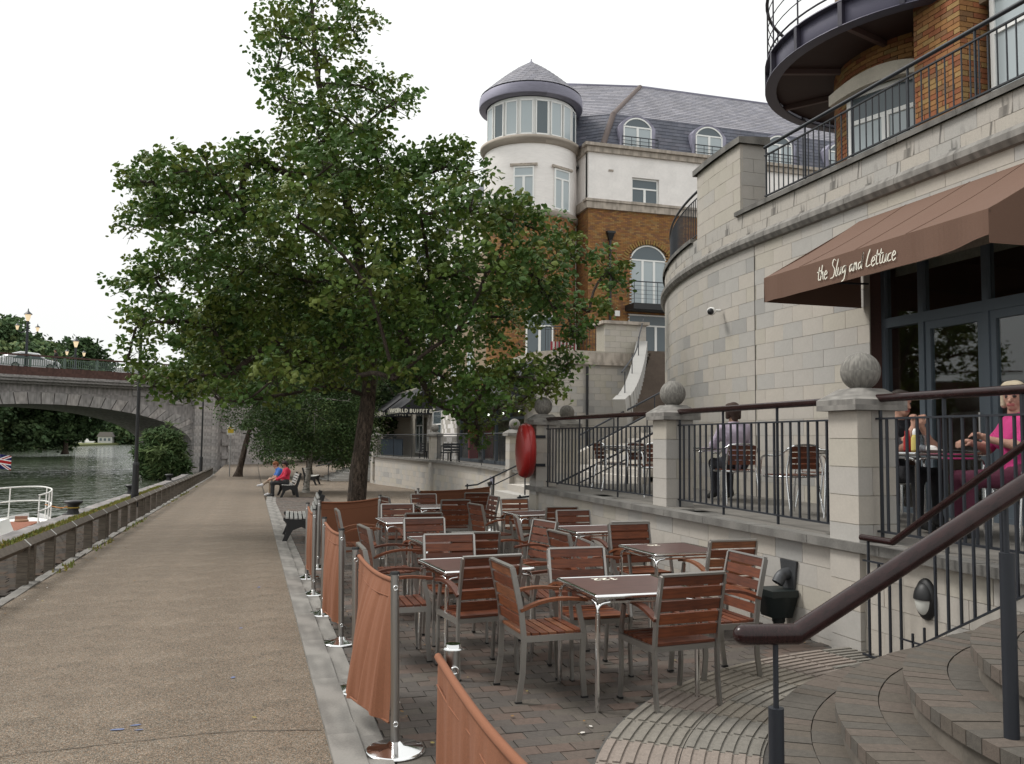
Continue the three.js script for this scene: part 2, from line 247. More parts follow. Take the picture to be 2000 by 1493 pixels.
{
  const r = rng(31), A0 = 0.03, A1 = 2.5;
  const tp = struct('tactile_paving', [ringSector(2.8, 3.70, A0, A1, -0.2, -0.052, 60)], M.joint);
  for (let row = 0; row < 2; row++) for (let i = 0; i < 24; i++) {
    const a0 = A0 + (A1 - A0) * i / 24 + 0.0015, a1 = A0 + (A1 - A0) * (i + 1) / 24 - 0.0015, q0 = 2.83 + row * 0.43, q1 = q0 + 0.424, gs = [ringSector(q0, q1, a0, a1, -0.1, -0.046, 3)];
    for (let k = 0; k < 6; k++) { const c = q0 + 0.036 + k * 0.0705; gs.push(ringSector(c - 0.019, c + 0.019, a0 + 0.002, a1 - 0.002, -0.06, -0.036, 3)); }
    obj('ribbed_paving_slab', gs, M.tactile[Math.floor(r() * 4)], tp);
  }
  const st = thing('curved_brick_steps', 'rounded brown brick steps rising to the terrace at lower right', 'steps');
  const H0 = -0.05, RH = 0.165, radii = [2.80, 2.46, 2.12, 1.79, 1.46];
  radii.forEach((rad, k) => {
    const y = H0 + RH * (k + 1), s = obj('step', [ringSector(0.3, rad - 0.035, 0.0, 2.7, y - RH - 0.02, y - 0.062, 48)], M.riser, st), n = Math.round(rad * 2.6 / 0.108);
    for (let i = 0; i < n; i++) { // nosing course of bricks on edge
      const a0 = 0.02 + 2.6 * i / n; obj('nosing_brick', [ringSector(rad - 0.215, rad, a0 + 0.0028 / rad, a0 + 2.6 / n - 0.0028 / rad, y - 0.066, y + rr(-0.002, 0.002, r), 1)], M.step[Math.floor(r() * 3)], s);
    }
    if (k < 4) { const m = Math.round(rad * 2.6 / 0.215); for (let i = 0; i < m; i++) { const a0 = 0.02 + 2.6 * i / m; obj('tread_brick', [ringSector(radii[k + 1] - 0.05, rad - 0.2185, a0 + 0.003 / rad, a0 + 2.6 / m - 0.003 / rad, y - 0.06, y - 0.004 + rr(-0.002, 0.002, r), 1)], M.step[Math.floor(r() * 3)], s); } }
  });
}

{ // old repair joints and stray paint on the path, thin layers of real stuff
  const ribbonG = (pts, w) => { const cv = new THREE.CatmullRomCurve3(pts.map(p => V(p[0], p[1], gy(p[0]) + 0.004))), n = 40, a = cv.getPoints(n), r = rng(7), pos = []; const e = a.map((p, i) => { const d = a[Math.min(n, i + 1)].clone().sub(a[Math.max(0, i - 1)]).normalize(), k = w * (0.5 + r()), j = (r() - 0.5) * 0.012; return [new THREE.Vector3(p.x - d.z * k, p.y, p.z + d.x * k + j), new THREE.Vector3(p.x + d.z * k, p.y, p.z - d.x * k + j)]; }); for (let i = 0; i < n; i++) for (const q of [e[i][0], e[i][1], e[i + 1][1], e[i][0], e[i + 1][1], e[i + 1][0]]) pos.push(q.x, q.y, q.z); const g = new THREE.BufferGeometry(); g.setAttribute('position', new THREE.BufferAttribute(new Float32Array(pos), 3)); g.computeVertexNormals(); return triUV(g); };
  const jm = mat(0.09, 0.075, 0.06, { roughness: 1, side: 2 });
  struct('path_repair_joint', [ribbonG([[5.38, -2.4], [5.40, -1.3], [5.44, -0.9], [5.48, -0.5], [5.51, -0.08], [5.39, 0.44]], 0.004)], jm);
  struct('path_repair_joint', [ribbonG([[20.5, -2.45], [20.6, -1.7], [20.5, -0.8], [20.2, 0.44]], 0.012)], jm);
  const r = rng(3), pg = []; const dot = (u, v, a, b) => { const n = 9, c = V(u, v, gy(u) + 0.005); for (let i = 0; i < n; i++) { const p = k => { const t = 2 * PI * (k % n) / n, q = 0.55 + 0.45 * rng(Math.floor(u * 977) + (k % n))(); return V(u + Math.cos(t) * a * q, v + Math.sin(t) * b * q, gy(u) + 0.005); }; pg.push(tri(c, p(i + 1), p(i))); } };
  dot(5.72, -0.72, 0.02, 0.05); dot(5.78, -0.63, 0.018, 0.04); dot(5.68, -0.6, 0.01, 0.03); dot(6.79, -0.09, 0.03, 0.018); dot(11.16, 0.12, 0.05, 0.025); dot(8.64, -0.06, 0.03, 0.02);
  struct('path_paint_marks', pg, mat(0.13, 0.16, 0.27, { roughness: 0.9, side: 2 }));
}

{ // fallen leaves and grit gathered along kerb, walls and between the tables
  const r = rng(91), g = new THREE.CircleGeometry(1, 5).rotateX(-PI / 2).scale(1, 1, 0.7), N = 520, im = new THREE.InstancedMesh(g, mat(1, 1, 1, { side: 2, roughness: 0.9 }), N), mx = new THREE.Matrix4(), q = new THREE.Quaternion(), c = new THREE.Color();
  for (let i = 0; i < N; i++) { const k = r(), u = 3.5 + 24 * Math.pow(r(), 1.6); let v = k < 0.3 ? 0.84 + r() * 0.2 : k < 0.5 ? 4.82 - r() * r() * 0.6 : k < 0.62 ? -2.42 + r() * 0.3 : k < 0.72 ? -2.4 + r() * 2.8 : 0.9 + r() * 3.8; if (v > 4.2 && u < 5.4) v = 2; if (Math.hypot(u - 2.6, v - 5) < 2.85) v = 1.2; q.setFromEuler(new THREE.Euler((r() - .5) * 0.5, r() * 6, (r() - .5) * 0.5)); const s = rr(0.006, 0.02, r); mx.compose(V(u, v, gy(u) + 0.012), q, new THREE.Vector3(s, s, s)); im.setMatrixAt(i, mx); const t = r(); t < 0.5 ? c.setRGB(0.22, 0.12, 0.04) : t < 0.8 ? c.setRGB(0.3, 0.24, 0.08) : c.setRGB(0.55, 0.52, 0.48); im.setColorAt(i, c); }
  im.name = 'fallen_leaves'; tag(im, 'scattered fallen leaves and grit on the paving', 'leaf litter').userData.kind = 'stuff'; scene.add(im);
}
// ================= TERRACE in front of the pub =================
const blockVars = {};
function blockGeo(l, h, d) { const k = l.toFixed(3) + '_' + h.toFixed(3) + '_' + d.toFixed(3); if (!blockVars[k]) blockVars[k] = [0, 1, 2].map(i => { const g = bx(l, h, d), uv = g.attributes.uv; for (let j = 0; j < uv.count; j++) uv.setXY(j, uv.getX(j) + i * 0.63, uv.getY(j) + i * 0.41); return g; }); return blockVars[k]; }
// stone courses along a path: path(s) -> {u,v,turn}; turn is rotation.y whose local +z is outward
let stoneSeed = 100;
function ashlar(parent, path, s0, s1, y0, y1, ch, bl, o = {}) {
  const r = rng(stoneSeed++), n = Math.round((y1 - y0) / ch), hh = (y1 - y0) / n, dep = o.depth || 0.05, mats = o.mats || M.stone; let made = 0; const rest = [];
  for (let j = 0; j < n; j++) {
    let s = s0 - (j % 2 ? bl / 2 : 0) - (o.jit ? r() * bl * 0.3 : 0); const cuts = [];
    while (s < s1 - 0.02) { const L = bl * (o.vary ? rr(0.75, 1.3, r) : 1); const a = Math.max(s, s0), b = Math.min(s + L, s1); if (b - a > 0.05) cuts.push([a, b]); s += L; }
    for (const [a, b] of cuts) {
      const y = y0 + (j + 0.5) * hh, mid = (a + b) / 2; if (o.skip && o.skip(a, b, y, hh)) continue;
      const p = path(mid), full = Math.abs(b - a - bl) < 1e-3, L = b - a - 0.005;
      const mi = r() < 0.06 ? 5 : Math.floor(r() * 5), m = mats[mi % mats.length];
      if (made < (o.max || 280)) { const ms = new THREE.Mesh(full ? blockGeo(L, hh - 0.005, dep)[made % 3] : bx(L, hh - 0.005, dep), m); ms.name = o.name || 'stone_block'; ms.position.copy(V(p.u, p.v, y)); ms.rotation.y = p.turn; ms.castShadow = ms.receiveShadow = true; const off = rr(-0.0015, 0.0015, r); ms.position.x += Math.sin(p.turn) * (-dep / 2 + off); ms.position.z += Math.cos(p.turn) * (-dep / 2 + off); parent.add(ms); made++; }
      else rest.push(bx(L, hh - 0.005, dep, 0, 0, -dep / 2).rotateY(p.turn).translate(p.v, y, -p.u));
    }
  }
  if (rest.length) stuffPart(obj('stone_blocks', rest, mats[1], parent));
}
const TF = 0.84;                       // terrace floor
struct('terrace_floor', [B(1.0, 15.4, 4.95, 9.2, -0.3, TF)], M.floor);
{
  const w = thing('terrace_wall', 'low stone block wall below the pub terrace railings', 'wall');
  const core = obj('wall_core', [B(3.95, 15.2, 4.857, 5.1, -0.4, TF - 0.09)], M.mortar, w);
  ashlar(core, s => ({ u: s, v: 4.85, turn: -PI / 2 }), 3.95, 15.2, -0.26, TF - 0.075, 0.202, 0.43, { depth: 0.06 });
  for (let u = 3.95, i = 0; u < 15.2; u += 0.94, i++) obj('coping_stone', [B(u, Math.min(15.2, u + 0.933), 4.76, 5.15, TF - 0.078, TF - 0.004 + (i % 3) * 0.002)], M.coping, core);
  core.children.filter(c => c.name === 'coping_stone').forEach((c, i) => { });
}
function ballPillar(u, v, base, top, w, label, group) {
  const t = thing('ball_topped_pillar', label, 'pillar', [u, v, 0], 0, group), h = top - 0.2;
  const sh = obj('shaft', [bx(w - 0.016, h - base, w - 0.016, 0, (h + base) / 2, 0)], M.mortar, t), n = Math.round((h - base) / 0.24), hh = (h - base) / n, r = rng(Math.floor(u * 100) + 3);
  for (let i = 0; i < n; i++) { // two stones a course, alternately bonded
    const y = base + (i + 0.5) * hh, a = i % 2 ? 0.62 : 0.38;
    obj('stone_block', [bx(w * a - 0.004, hh - 0.007, w, -w / 2 + w * a / 2, y, 0)], M.stone[Math.floor(r() * 5)], sh);
    obj('stone_block', [bx(w * (1 - a) - 0.004, hh - 0.007, w, w / 2 - w * (1 - a) / 2, y, 0)], M.stone[Math.floor(r() * 5)], sh);
  }
  const c = w * 1.36, cap = new THREE.CylinderGeometry(0.13 * Math.SQRT2, c / Math.SQRT2, 0.1, 4).rotateY(PI / 4);
  obj('cap_stone', [bx(c, 0.09, c, 0, h + 0.045, 0), clean(cap.toNonIndexed()).translate(0, h + 0.14, 0)], M.weathered, t);
  obj('ball_finial', [new THREE.SphereGeometry(0.165, 28, 20).translate(0, h + 0.19 + 0.15, 0), lathe([[0.1, h + 0.18], [0.075, h + 0.205], [0.09, h + 0.23]])], M.ball, t);
  return t;
}
ballPillar(6.3, 4.99, -0.2, 2.13, 0.38, 'large ball-topped stone pillar on the terrace between the two nearest railings', 'terrace pillars');
ballPillar(10.15, 5.17, -0.3, 2.13, 0.38, 'ball-topped stone pillar behind the white-edged tables, second on the pub terrace', 'terrace pillars');
ballPillar(14.85, 4.99, -0.3, 2.13, 0.38, 'ball-topped pillar carrying the red life-ring case', 'terrace pillars');
ballPillar(18.0, 6.6, -0.3, 2.13, 0.38, 'ball-topped pillar just behind the one with the life-ring case', 'terrace pillars');
function railing(name, label, p0, p1, y0, y1, n, o = {}) { // p0,p1 = [u,v]
  const t = thing(name, label, 'railing', [0, 0, 0], 0, o.group), P = (f, y) => V(p0[0] + (p1[0] - p0[0]) * f, p0[1] + (p1[1] - p0[1]) * f, y + (o.fall ? o.fall * f : 0));
  const hy = y1, ry = y1 - (o.gap ?? 0.17), br = y0 + 0.09;
  obj('handrail', [rod(P(0, hy), P(1, hy), o.hr || 0.034, o.hr || 0.034, 14)], o.hmat || M.handrail, t);
  obj('top_rail', [beam(P(0, ry), P(1, ry), 0.035, 0.016)], M.iron, t);
  obj('bottom_rail', [beam(P(0, br), P(1, br), 0.035, 0.016)], M.iron, t);
  for (const f of o.posts || [0.01, 0.34, 0.67, 0.99]) obj('post', [beam(P(f, y0), P(f, hy), 0.022, 0.022, new THREE.Vector3(1, 0, 0.2))], M.iron, t);
  for (let i = 1; i < n; i++) obj('bar', [rod(P(i / n, br), P(i / n, ry), o.br || 0.0095, o.br || 0.0095, 6)], M.iron, t);
  return t;
}
railing('terrace_railing', 'black bar railing in front of the woman in pink', [6.1, 4.99], [4.05, 4.99], TF, 2.03, 18, { br: 0.013, posts: [0.02, 0.36, 0.7, 0.98] });
railing('terrace_railing', 'black bar railing between the large near pillar and the second terrace pillar', [9.95, 5.15], [6.5, 5.0], TF, 2.03, 23, { br: 0.013 });
railing('terrace_railing', 'black bar railing between second terrace pillar and life-ring pillar', [14.65, 5.0], [10.35, 5.16], TF, 2.03, 30, { br: 0.013 });
// handrail in the foreground, on two posts, climbing the round steps
{
  const t = thing('step_handrail', 'thick dark red wooden handrail on steel posts in the right foreground', 'handrail');
  const P = [V(3.06, 1.86, 0.90), V(3.0, 2.06, 0.905), V(2.93, 3.02, 1.44), V(2.80, 4.2, 2.1)];
  obj('wooden_rail', [rod(P[0], P[1], 0.04, 0.04, 18), new THREE.SphereGeometry(0.04, 16, 10).translate(P[1].x, P[1].y, P[1].z), rod(P[1], P[3], 0.04, 0.04, 18), new THREE.SphereGeometry(0.04, 16, 10).translate(P[0].x, P[0].y, P[0].z)], M.handrail, t);
  const p1 = obj('post', [rod(V(3.03, 1.985, -0.06), V(3.03, 1.985, 0.62), 0.03, 0.03, 16), rod(V(3.03, 1.985, 0.6), V(3.03, 1.985, 0.9), 0.011, 0.011, 10)], M.iron, t);
  const p2 = obj('post', [rod(V(2.94, 3.04, 0.40), V(2.94, 3.04, 1.2), 0.03, 0.03, 16), rod(V(2.94, 3.04, 1.2), V(2.94, 3.04, 1.43), 0.011)], M.iron, t);
  obj('base_plate', [rod(V(2.94, 3.04, 0.404), V(2.94, 3.04, 0.414), 0.07, 0.066, 20)], M.steel, p2);
}
{ // railing that climbs along the wall beside the steps
  const t = thing('wall_side_stair_railing', 'black bar railing with dark red handrail rising beside the terrace wall', 'railing');
  const top = u => u > 5.62 ? 0.90 : 0.90 + (5.62 - u) * 0.62, bot = u => u > 5.72 ? -0.02 : -0.02 + (5.72 - u) * 0.56, v = 4.72;
  obj('wooden_rail', [rod(V(5.98, v, 0.9), V(5.62, v, 0.9), 0.026, 0.026, 14), rod(V(5.62, v, 0.9), V(3.4, v, top(3.4)), 0.026, 0.026, 14)], M.handrail, t);
  obj('upper_rail', [beam(V(5.96, v, 0.72), V(5.6, v, 0.72), 0.02, 0.012), beam(V(5.6, v, 0.72), V(3.4, v, 0.72 + 2.2 * 0.62), 0.02, 0.012)], M.iron, t);
  obj('lower_rail', [beam(V(5.98, v, -0.02), V(5.72, v, -0.02), 0.02, 0.012), beam(V(5.72, v, -0.02), V(3.4, v, bot(3.4)), 0.02, 0.012)], M.iron, t);
  for (let u = 5.9, i = 0; u > 3.5; u -= 0.118, i++) {
    const yb = i === 0 ? -0.1 : bot(u), yt = i === 0 ? 0.9 : (u > 5.6 ? 0.72 : 0.72 + (5.6 - u) * 0.62);
    if (i === 4 || i === 5) { obj('bar', [beam(V(u, v, bot(u)), V(u, v, bot(u) + 0.11), 0.014, 0.014, new THREE.Vector3(1, 0, 0))], M.iron, t); continue; } // bars cut short under the wall lamp
    obj('bar', [beam(V(u, v, yb), V(u, v, yt), 0.016, 0.016, new THREE.Vector3(1, 0, 0))], M.iron, t);
  }
  obj('cross_bar', [beam(V(5.56, v, 0.19), V(5.19, v, 0.19), 0.014, 0.012)], M.iron, t);
}
{ // oval bulkhead lamp on the wall
  const t = thing('bulkhead_lamp', 'oval black half-shaded lamp on the terrace wall behind the stair railing', 'wall lamp', [5.42, 4.85, 0.5]);
  obj('housing', [new THREE.SphereGeometry(1, 24, 16).scale(0.055, 0.155, 0.10).translate(-0.01, 0, 0)], M.black, t);
  obj('lens', [new THREE.SphereGeometry(1, 24, 16, 0, 2 * PI, PI / 2, PI / 2).scale(0.07, 0.128, 0.083).translate(-0.015, 0, 0)], mat(0.6, 0.6, 0.56, { roughness: 0.3 }), t);
  obj('hood', [new THREE.SphereGeometry(1, 24, 16, 0, 2 * PI, 0, PI / 2).scale(0.082, 0.13, 0.09).translate(-0.015, 0, 0)], M.black, t);
}
function wallLamp(u, v, y, label) { const t = thing('bulkhead_lamp', label, 'wall lamp', [u, v, y]); obj('housing', [new THREE.TorusGeometry(0.13, 0.04, 8, 20).rotateY(PI / 2)], M.black, t); obj('lens', [new THREE.SphereGeometry(0.11, 16, 10).scale(0.5, 1, 1)], mat(0.5, 0.5, 0.47, { roughness: 0.3 }), t); }
wallLamp(13.3, 4.83, 0.42, 'round black lamp low on the terrace wall below the life-ring case');
wallLamp(46.2, 6.15, 0.1, 'round black lamp on the curved restaurant terrace wall');
M.oldLead = mat(0.085, 0.088, 0.095, { map: T.streak, roughness: 0.55, metalness: 0.3 });
{ // rainwater outlet, hopper and pipe standing against the wall
  const t = thing('rainwater_hopper', 'dark green rainwater hopper and pipe under a lead spout on the wall', 'rain hopper', [7.15, 4.85, 0]);
  obj('lead_apron', [extr([[-0.13, 0.56], [0.13, 0.56], [0.085, 0.28], [-0.085, 0.28]], 0.02).rotateY(-PI / 2).translate(-0.004, 0, 0)], M.oldLead, t);
  obj('spout', [tube([new THREE.Vector3(0, 0.44, 0), new THREE.Vector3(-0.09, 0.42, 0), new THREE.Vector3(-0.14, 0.35, 0)], 0.055, 10, 14)], M.oldLead, t);
  obj('hopper_box', [bx(0.27, 0.06, 0.3, -0.15, 0.27, 0), (() => { const g = new THREE.CylinderGeometry(0.205, 0.15, 0.2, 4).rotateY(PI / 4); return clean(g.toNonIndexed()).scale(0.92, 1, 1).translate(-0.15, 0.15, 0); })()], mat(0.011, 0.017, 0.017, { roughness: 0.5 }), t);
  obj('downpipe', [rod(new THREE.Vector3(-0.13, 0.06, 0), new THREE.Vector3(-0.13, -0.14, 0), 0.05, 0.05, 14), rod(new THREE.Vector3(-0.13, 0.05, 0), new THREE.Vector3(-0.13, 0.0, 0), 0.06, 0.06, 14)], mat(0.011, 0.016, 0.017, { roughness: 0.5 }), t);
}
{ // red life-ring case on the far pillar
  const t = thing('life_ring_case', 'bright red plastic life-ring case hung on the far terrace pillar', 'life ring case', [14.72, 4.62, 1.47]);
  const g = new THREE.CylinderGeometry(0.47, 0.47, 0.2, 40, 1); g.rotateZ(PI / 2);
  const prof = [[0, -0.13], [0.36, -0.13], [0.44, -0.11], [0.475, -0.05], [0.475, 0.05], [0.44, 0.1], [0.3, 0.13], [0, 0.14]];
  obj('shell', [lathe(prof, 40).rotateZ(PI / 2).rotateY(-0.12)], M.redplastic, t);
  obj('rim_seam', [new THREE.TorusGeometry(0.478, 0.012, 6, 40).rotateY(PI / 2).rotateY(-0.12)], M.redplastic, t);
  obj('bracket', [bx(0.3, 0.05, 0.05, 0.2, 0.25, 0.05), bx(0.3, 0.05, 0.05, 0.2, -0.25, 0.05)], M.iron, t);
}

// ================= PUB BUILDING on the right =================
const pub = thing('pub_building', 'pale stone pub with curved wall, brown awning and brick upper floor', 'building');
const WV = 7.3, RB = 12.9;
const wallPath = (off = 0) => s => { // s = u along the straight part, then arc length round the bend
  if (s <= 11.6) return { u: s, v: WV - off, turn: -PI / 2 };
  const a = (s - 11.6) / RB; return { u: 11.6 + (RB + off) * Math.sin(a), v: WV + RB - (RB + off) * Math.cos(a), turn: -PI / 2 - a };
};
function sweep(prof, s0, s1, n, off = 0) { // profile [[outward,y],...] swept along the pub wall
  const P = wallPath(0), pos = [], ss = s0 < 11.6 && s1 > 11.6 ? [s0, ...span(11.6, s1, n)] : span(s0, s1, n);
  const pt = (s, q) => { const p = P(s), o = q[0]; return new THREE.Vector3(p.v + Math.sin(p.turn) * o, q[1], -p.u + Math.cos(p.turn) * o); };
  for (let i = 0; i + 1 < ss.length; i++) for (let k = 0; k + 1 < prof.length; k++) { const a = pt(ss[i], prof[k]), b = pt(ss[i + 1], prof[k]), c = pt(ss[i + 1], prof[k + 1]), d = pt(ss[i], prof[k + 1]); for (const q of [a, b, c, a, c, d]) pos.push(q.x, q.y, q.z); }
  const cap = s => { for (let k = 1; k + 1 < prof.length; k++) for (const q of [pt(s, prof[0]), pt(s, prof[k]), pt(s, prof[k + 1])]) pos.push(q.x, q.y, q.z); }; cap(s0); cap(s1);
  const g = new THREE.BufferGeometry(); g.setAttribute('position', new THREE.BufferAttribute(new Float32Array(pos), 3)); g.computeVertexNormals(); return triUV(g);
}
{
  const S0 = 9.03, S1 = 11.6 + RB * 0.9;
  const wall = obj('stone_wall', [sweep([[-0.006, 0.3], [-0.006, 4.72], [-0.4, 4.72], [-0.4, 0.3]], S0, S1, 40), sweep([[-0.006, 3.75], [-0.006, 4.72], [-0.4, 4.72], [-0.4, 3.75]], 2, S0, 1)], M.mortar, pub);
  ashlar(wall, wallPath(0), S0, 11.6, TF, 4.74, 0.229, 0.46, { depth: 0.05, max: 130 });
  ashlar(wall, wallPath(0), 11.612, 20.3, TF, 4.74, 0.229, 0.46, { depth: 0.05, max: 300 });
  ashlar(wall, wallPath(0), 2, S0, 4.28, 4.74, 0.229, 0.46, { depth: 0.05, max: 40 });
  const uw = obj('parapet_wall', [sweep([[-0.006, 4.72], [-0.006, 5.25], [-0.35, 5.25], [-0.35, 4.72]], 2, S1, 40)], M.mortar, pub);
  ashlar(uw, wallPath(0), 2, 20.3, 4.80, 5.24, 0.22, 0.46, { depth: 0.05, max: 90, mats: M.stained });
  // string course, stone by stone
  for (let s = 2; s < 20; s += 0.92) obj('string_course_stone', [sweep([[-0.02, 4.66], [0.055, 4.67], [0.10, 4.73], [0.10, 4.80], [0.05, 4.86], [-0.02, 4.865]], s + 0.003, s + 0.917, s > 11 ? 3 : 1)], M.weathered, wall);
  for (let s = 2; s < 20; s += 0.92) { if (s > 11.7 && s < 13.2) continue; obj('parapet_coping_stone', [sweep([[0.05, 5.24], [0.055, 5.31], [-0.38, 5.33], [-0.38, 5.24]], s + 0.003, s + 0.917, s > 11 ? 3 : 1)], M.coping, uw); }
  // raised stone pier at the corner of the balcony
  const pier = obj('balcony_pier', [sweep([[-0.01, 5.24], [-0.01, 6.42], [-0.44, 6.42], [-0.44, 5.24]], 12.02, 13.7, 5)], M.mortar, pub);
  ashlar(pier, wallPath(0), 12.0, 13.72, 5.24, 6.4, 0.232, 0.46, { depth: 0.05, mats: [M.stone[2], M.stone[4], M.stone[0], M.stone[4], M.stone[2], M.stone[1]] });
  ashlar(pier, s => ({ u: 12.0, v: s, turn: 0 }), 7.32, 7.78, 5.3, 6.4, 0.22, 0.46, { depth: 0.03, mats: [M.stone[3], M.stone[1], M.stone[3]] });
  obj('pier_coping', [sweep([[0.06, 6.4], [0.06, 6.5], [-0.5, 6.54], [-0.5, 6.4]], 11.93, 13.8, 5)], M.coping, pub);
  obj('expansion_joint', [B(11.601, 11.611, 7.296, 7.34, TF, 4.66)], M.joint, wall);
  obj('upper_terrace_floor', [sweep([[-0.3, 4.72], [-0.3, 5.0], [-7, 5.0], [-7, 4.72]], 2, 18, 20)], M.floor, pub);
}
// ---- glazed ground-floor front, set back in the wall
{
  const gv = 7.52, t = obj('shopfront_frame', (() => {
    const g = [], bar = (u0, u1, y0, y1, d = 0.09) => g.push(B(u0, u1, gv - d / 2, gv + d / 2, y0, y1));
    for (const u of [9.0, 8.36, 7.42, 6.5, 5.5, 4.6, 3.6]) bar(u - 0.04, u + 0.04, TF, 4.25, 0.1);
    bar(3.5, 9.0, 3.08, 3.2, 0.11); bar(3.5, 9.0, 4.2, 4.3, 0.11); bar(3.5, 9.0, TF, TF + 0.06, 0.11);
    return g;
  })(), M.greyframe, pub);
  const door = (u0, u1) => { const d = obj('door', [B(u0, u0 + 0.075, gv - 0.03, gv + 0.03, TF + 0.06, 3.08), B(u1 - 0.075, u1, gv - 0.03, gv + 0.03, TF + 0.06, 3.08), B(u0 + 0.075, u1 - 0.075, gv - 0.03, gv + 0.03, 2.99, 3.08), B(u0 + 0.075, u1 - 0.075, gv - 0.03, gv + 0.03, TF + 0.06, TF + 0.2)], M.greyframe, pub); obj('pane', [B(u0 + 0.075, u1 - 0.075, gv - 0.004, gv + 0.004, TF + 0.2, 2.99)], M.glass, d); obj('handle', [rod(V(u0 + 0.04, gv - 0.07, 1.7), V(u0 + 0.04, gv - 0.07, 2.0), 0.012)], M.steel, d); };
  door(7.47, 8.31); door(6.55, 7.38);
  for (const [a, b, y0, y1] of [[8.4, 8.96, TF + 0.06, 3.08], [8.4, 8.96, 3.2, 4.2], [7.46, 8.32, 3.2, 4.2], [6.54, 7.38, 3.2, 4.2], [5.54, 6.46, TF + 0.06, 3.08], [5.54, 6.46, 3.2, 4.2], [4.64, 5.46, TF + 0.06, 4.2], [3.64, 4.56, TF + 0.06, 4.2]]) obj('pane', [B(a, b, gv - 0.004, gv + 0.004, y0, y1)], M.glass, t);
  obj('reveal', [B(9.025, 9.1, 7.315, 7.75, TF, 4.3), B(3.4, 9.03, 7.33, 7.75, 4.31, 4.7)], M.rust, pub);
  // room behind the glass
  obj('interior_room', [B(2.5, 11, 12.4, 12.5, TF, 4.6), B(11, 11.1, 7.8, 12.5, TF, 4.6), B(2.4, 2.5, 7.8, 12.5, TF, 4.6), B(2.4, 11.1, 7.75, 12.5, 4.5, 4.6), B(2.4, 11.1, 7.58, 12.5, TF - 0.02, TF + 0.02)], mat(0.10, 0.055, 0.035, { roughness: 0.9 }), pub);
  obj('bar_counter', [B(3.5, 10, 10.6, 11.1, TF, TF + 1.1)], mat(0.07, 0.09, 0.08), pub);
  for (const u of [5.2, 6.4, 7.6]) obj('ceiling_lamp', [new THREE.SphereGeometry(0.06, 12, 8).translate(9.4, 3.6, -u)], mat(0.9, 0.6, 0.3, { emissive: C(1, 0.6, 0.25), emissiveIntensity: 1.5 }), pub);
}
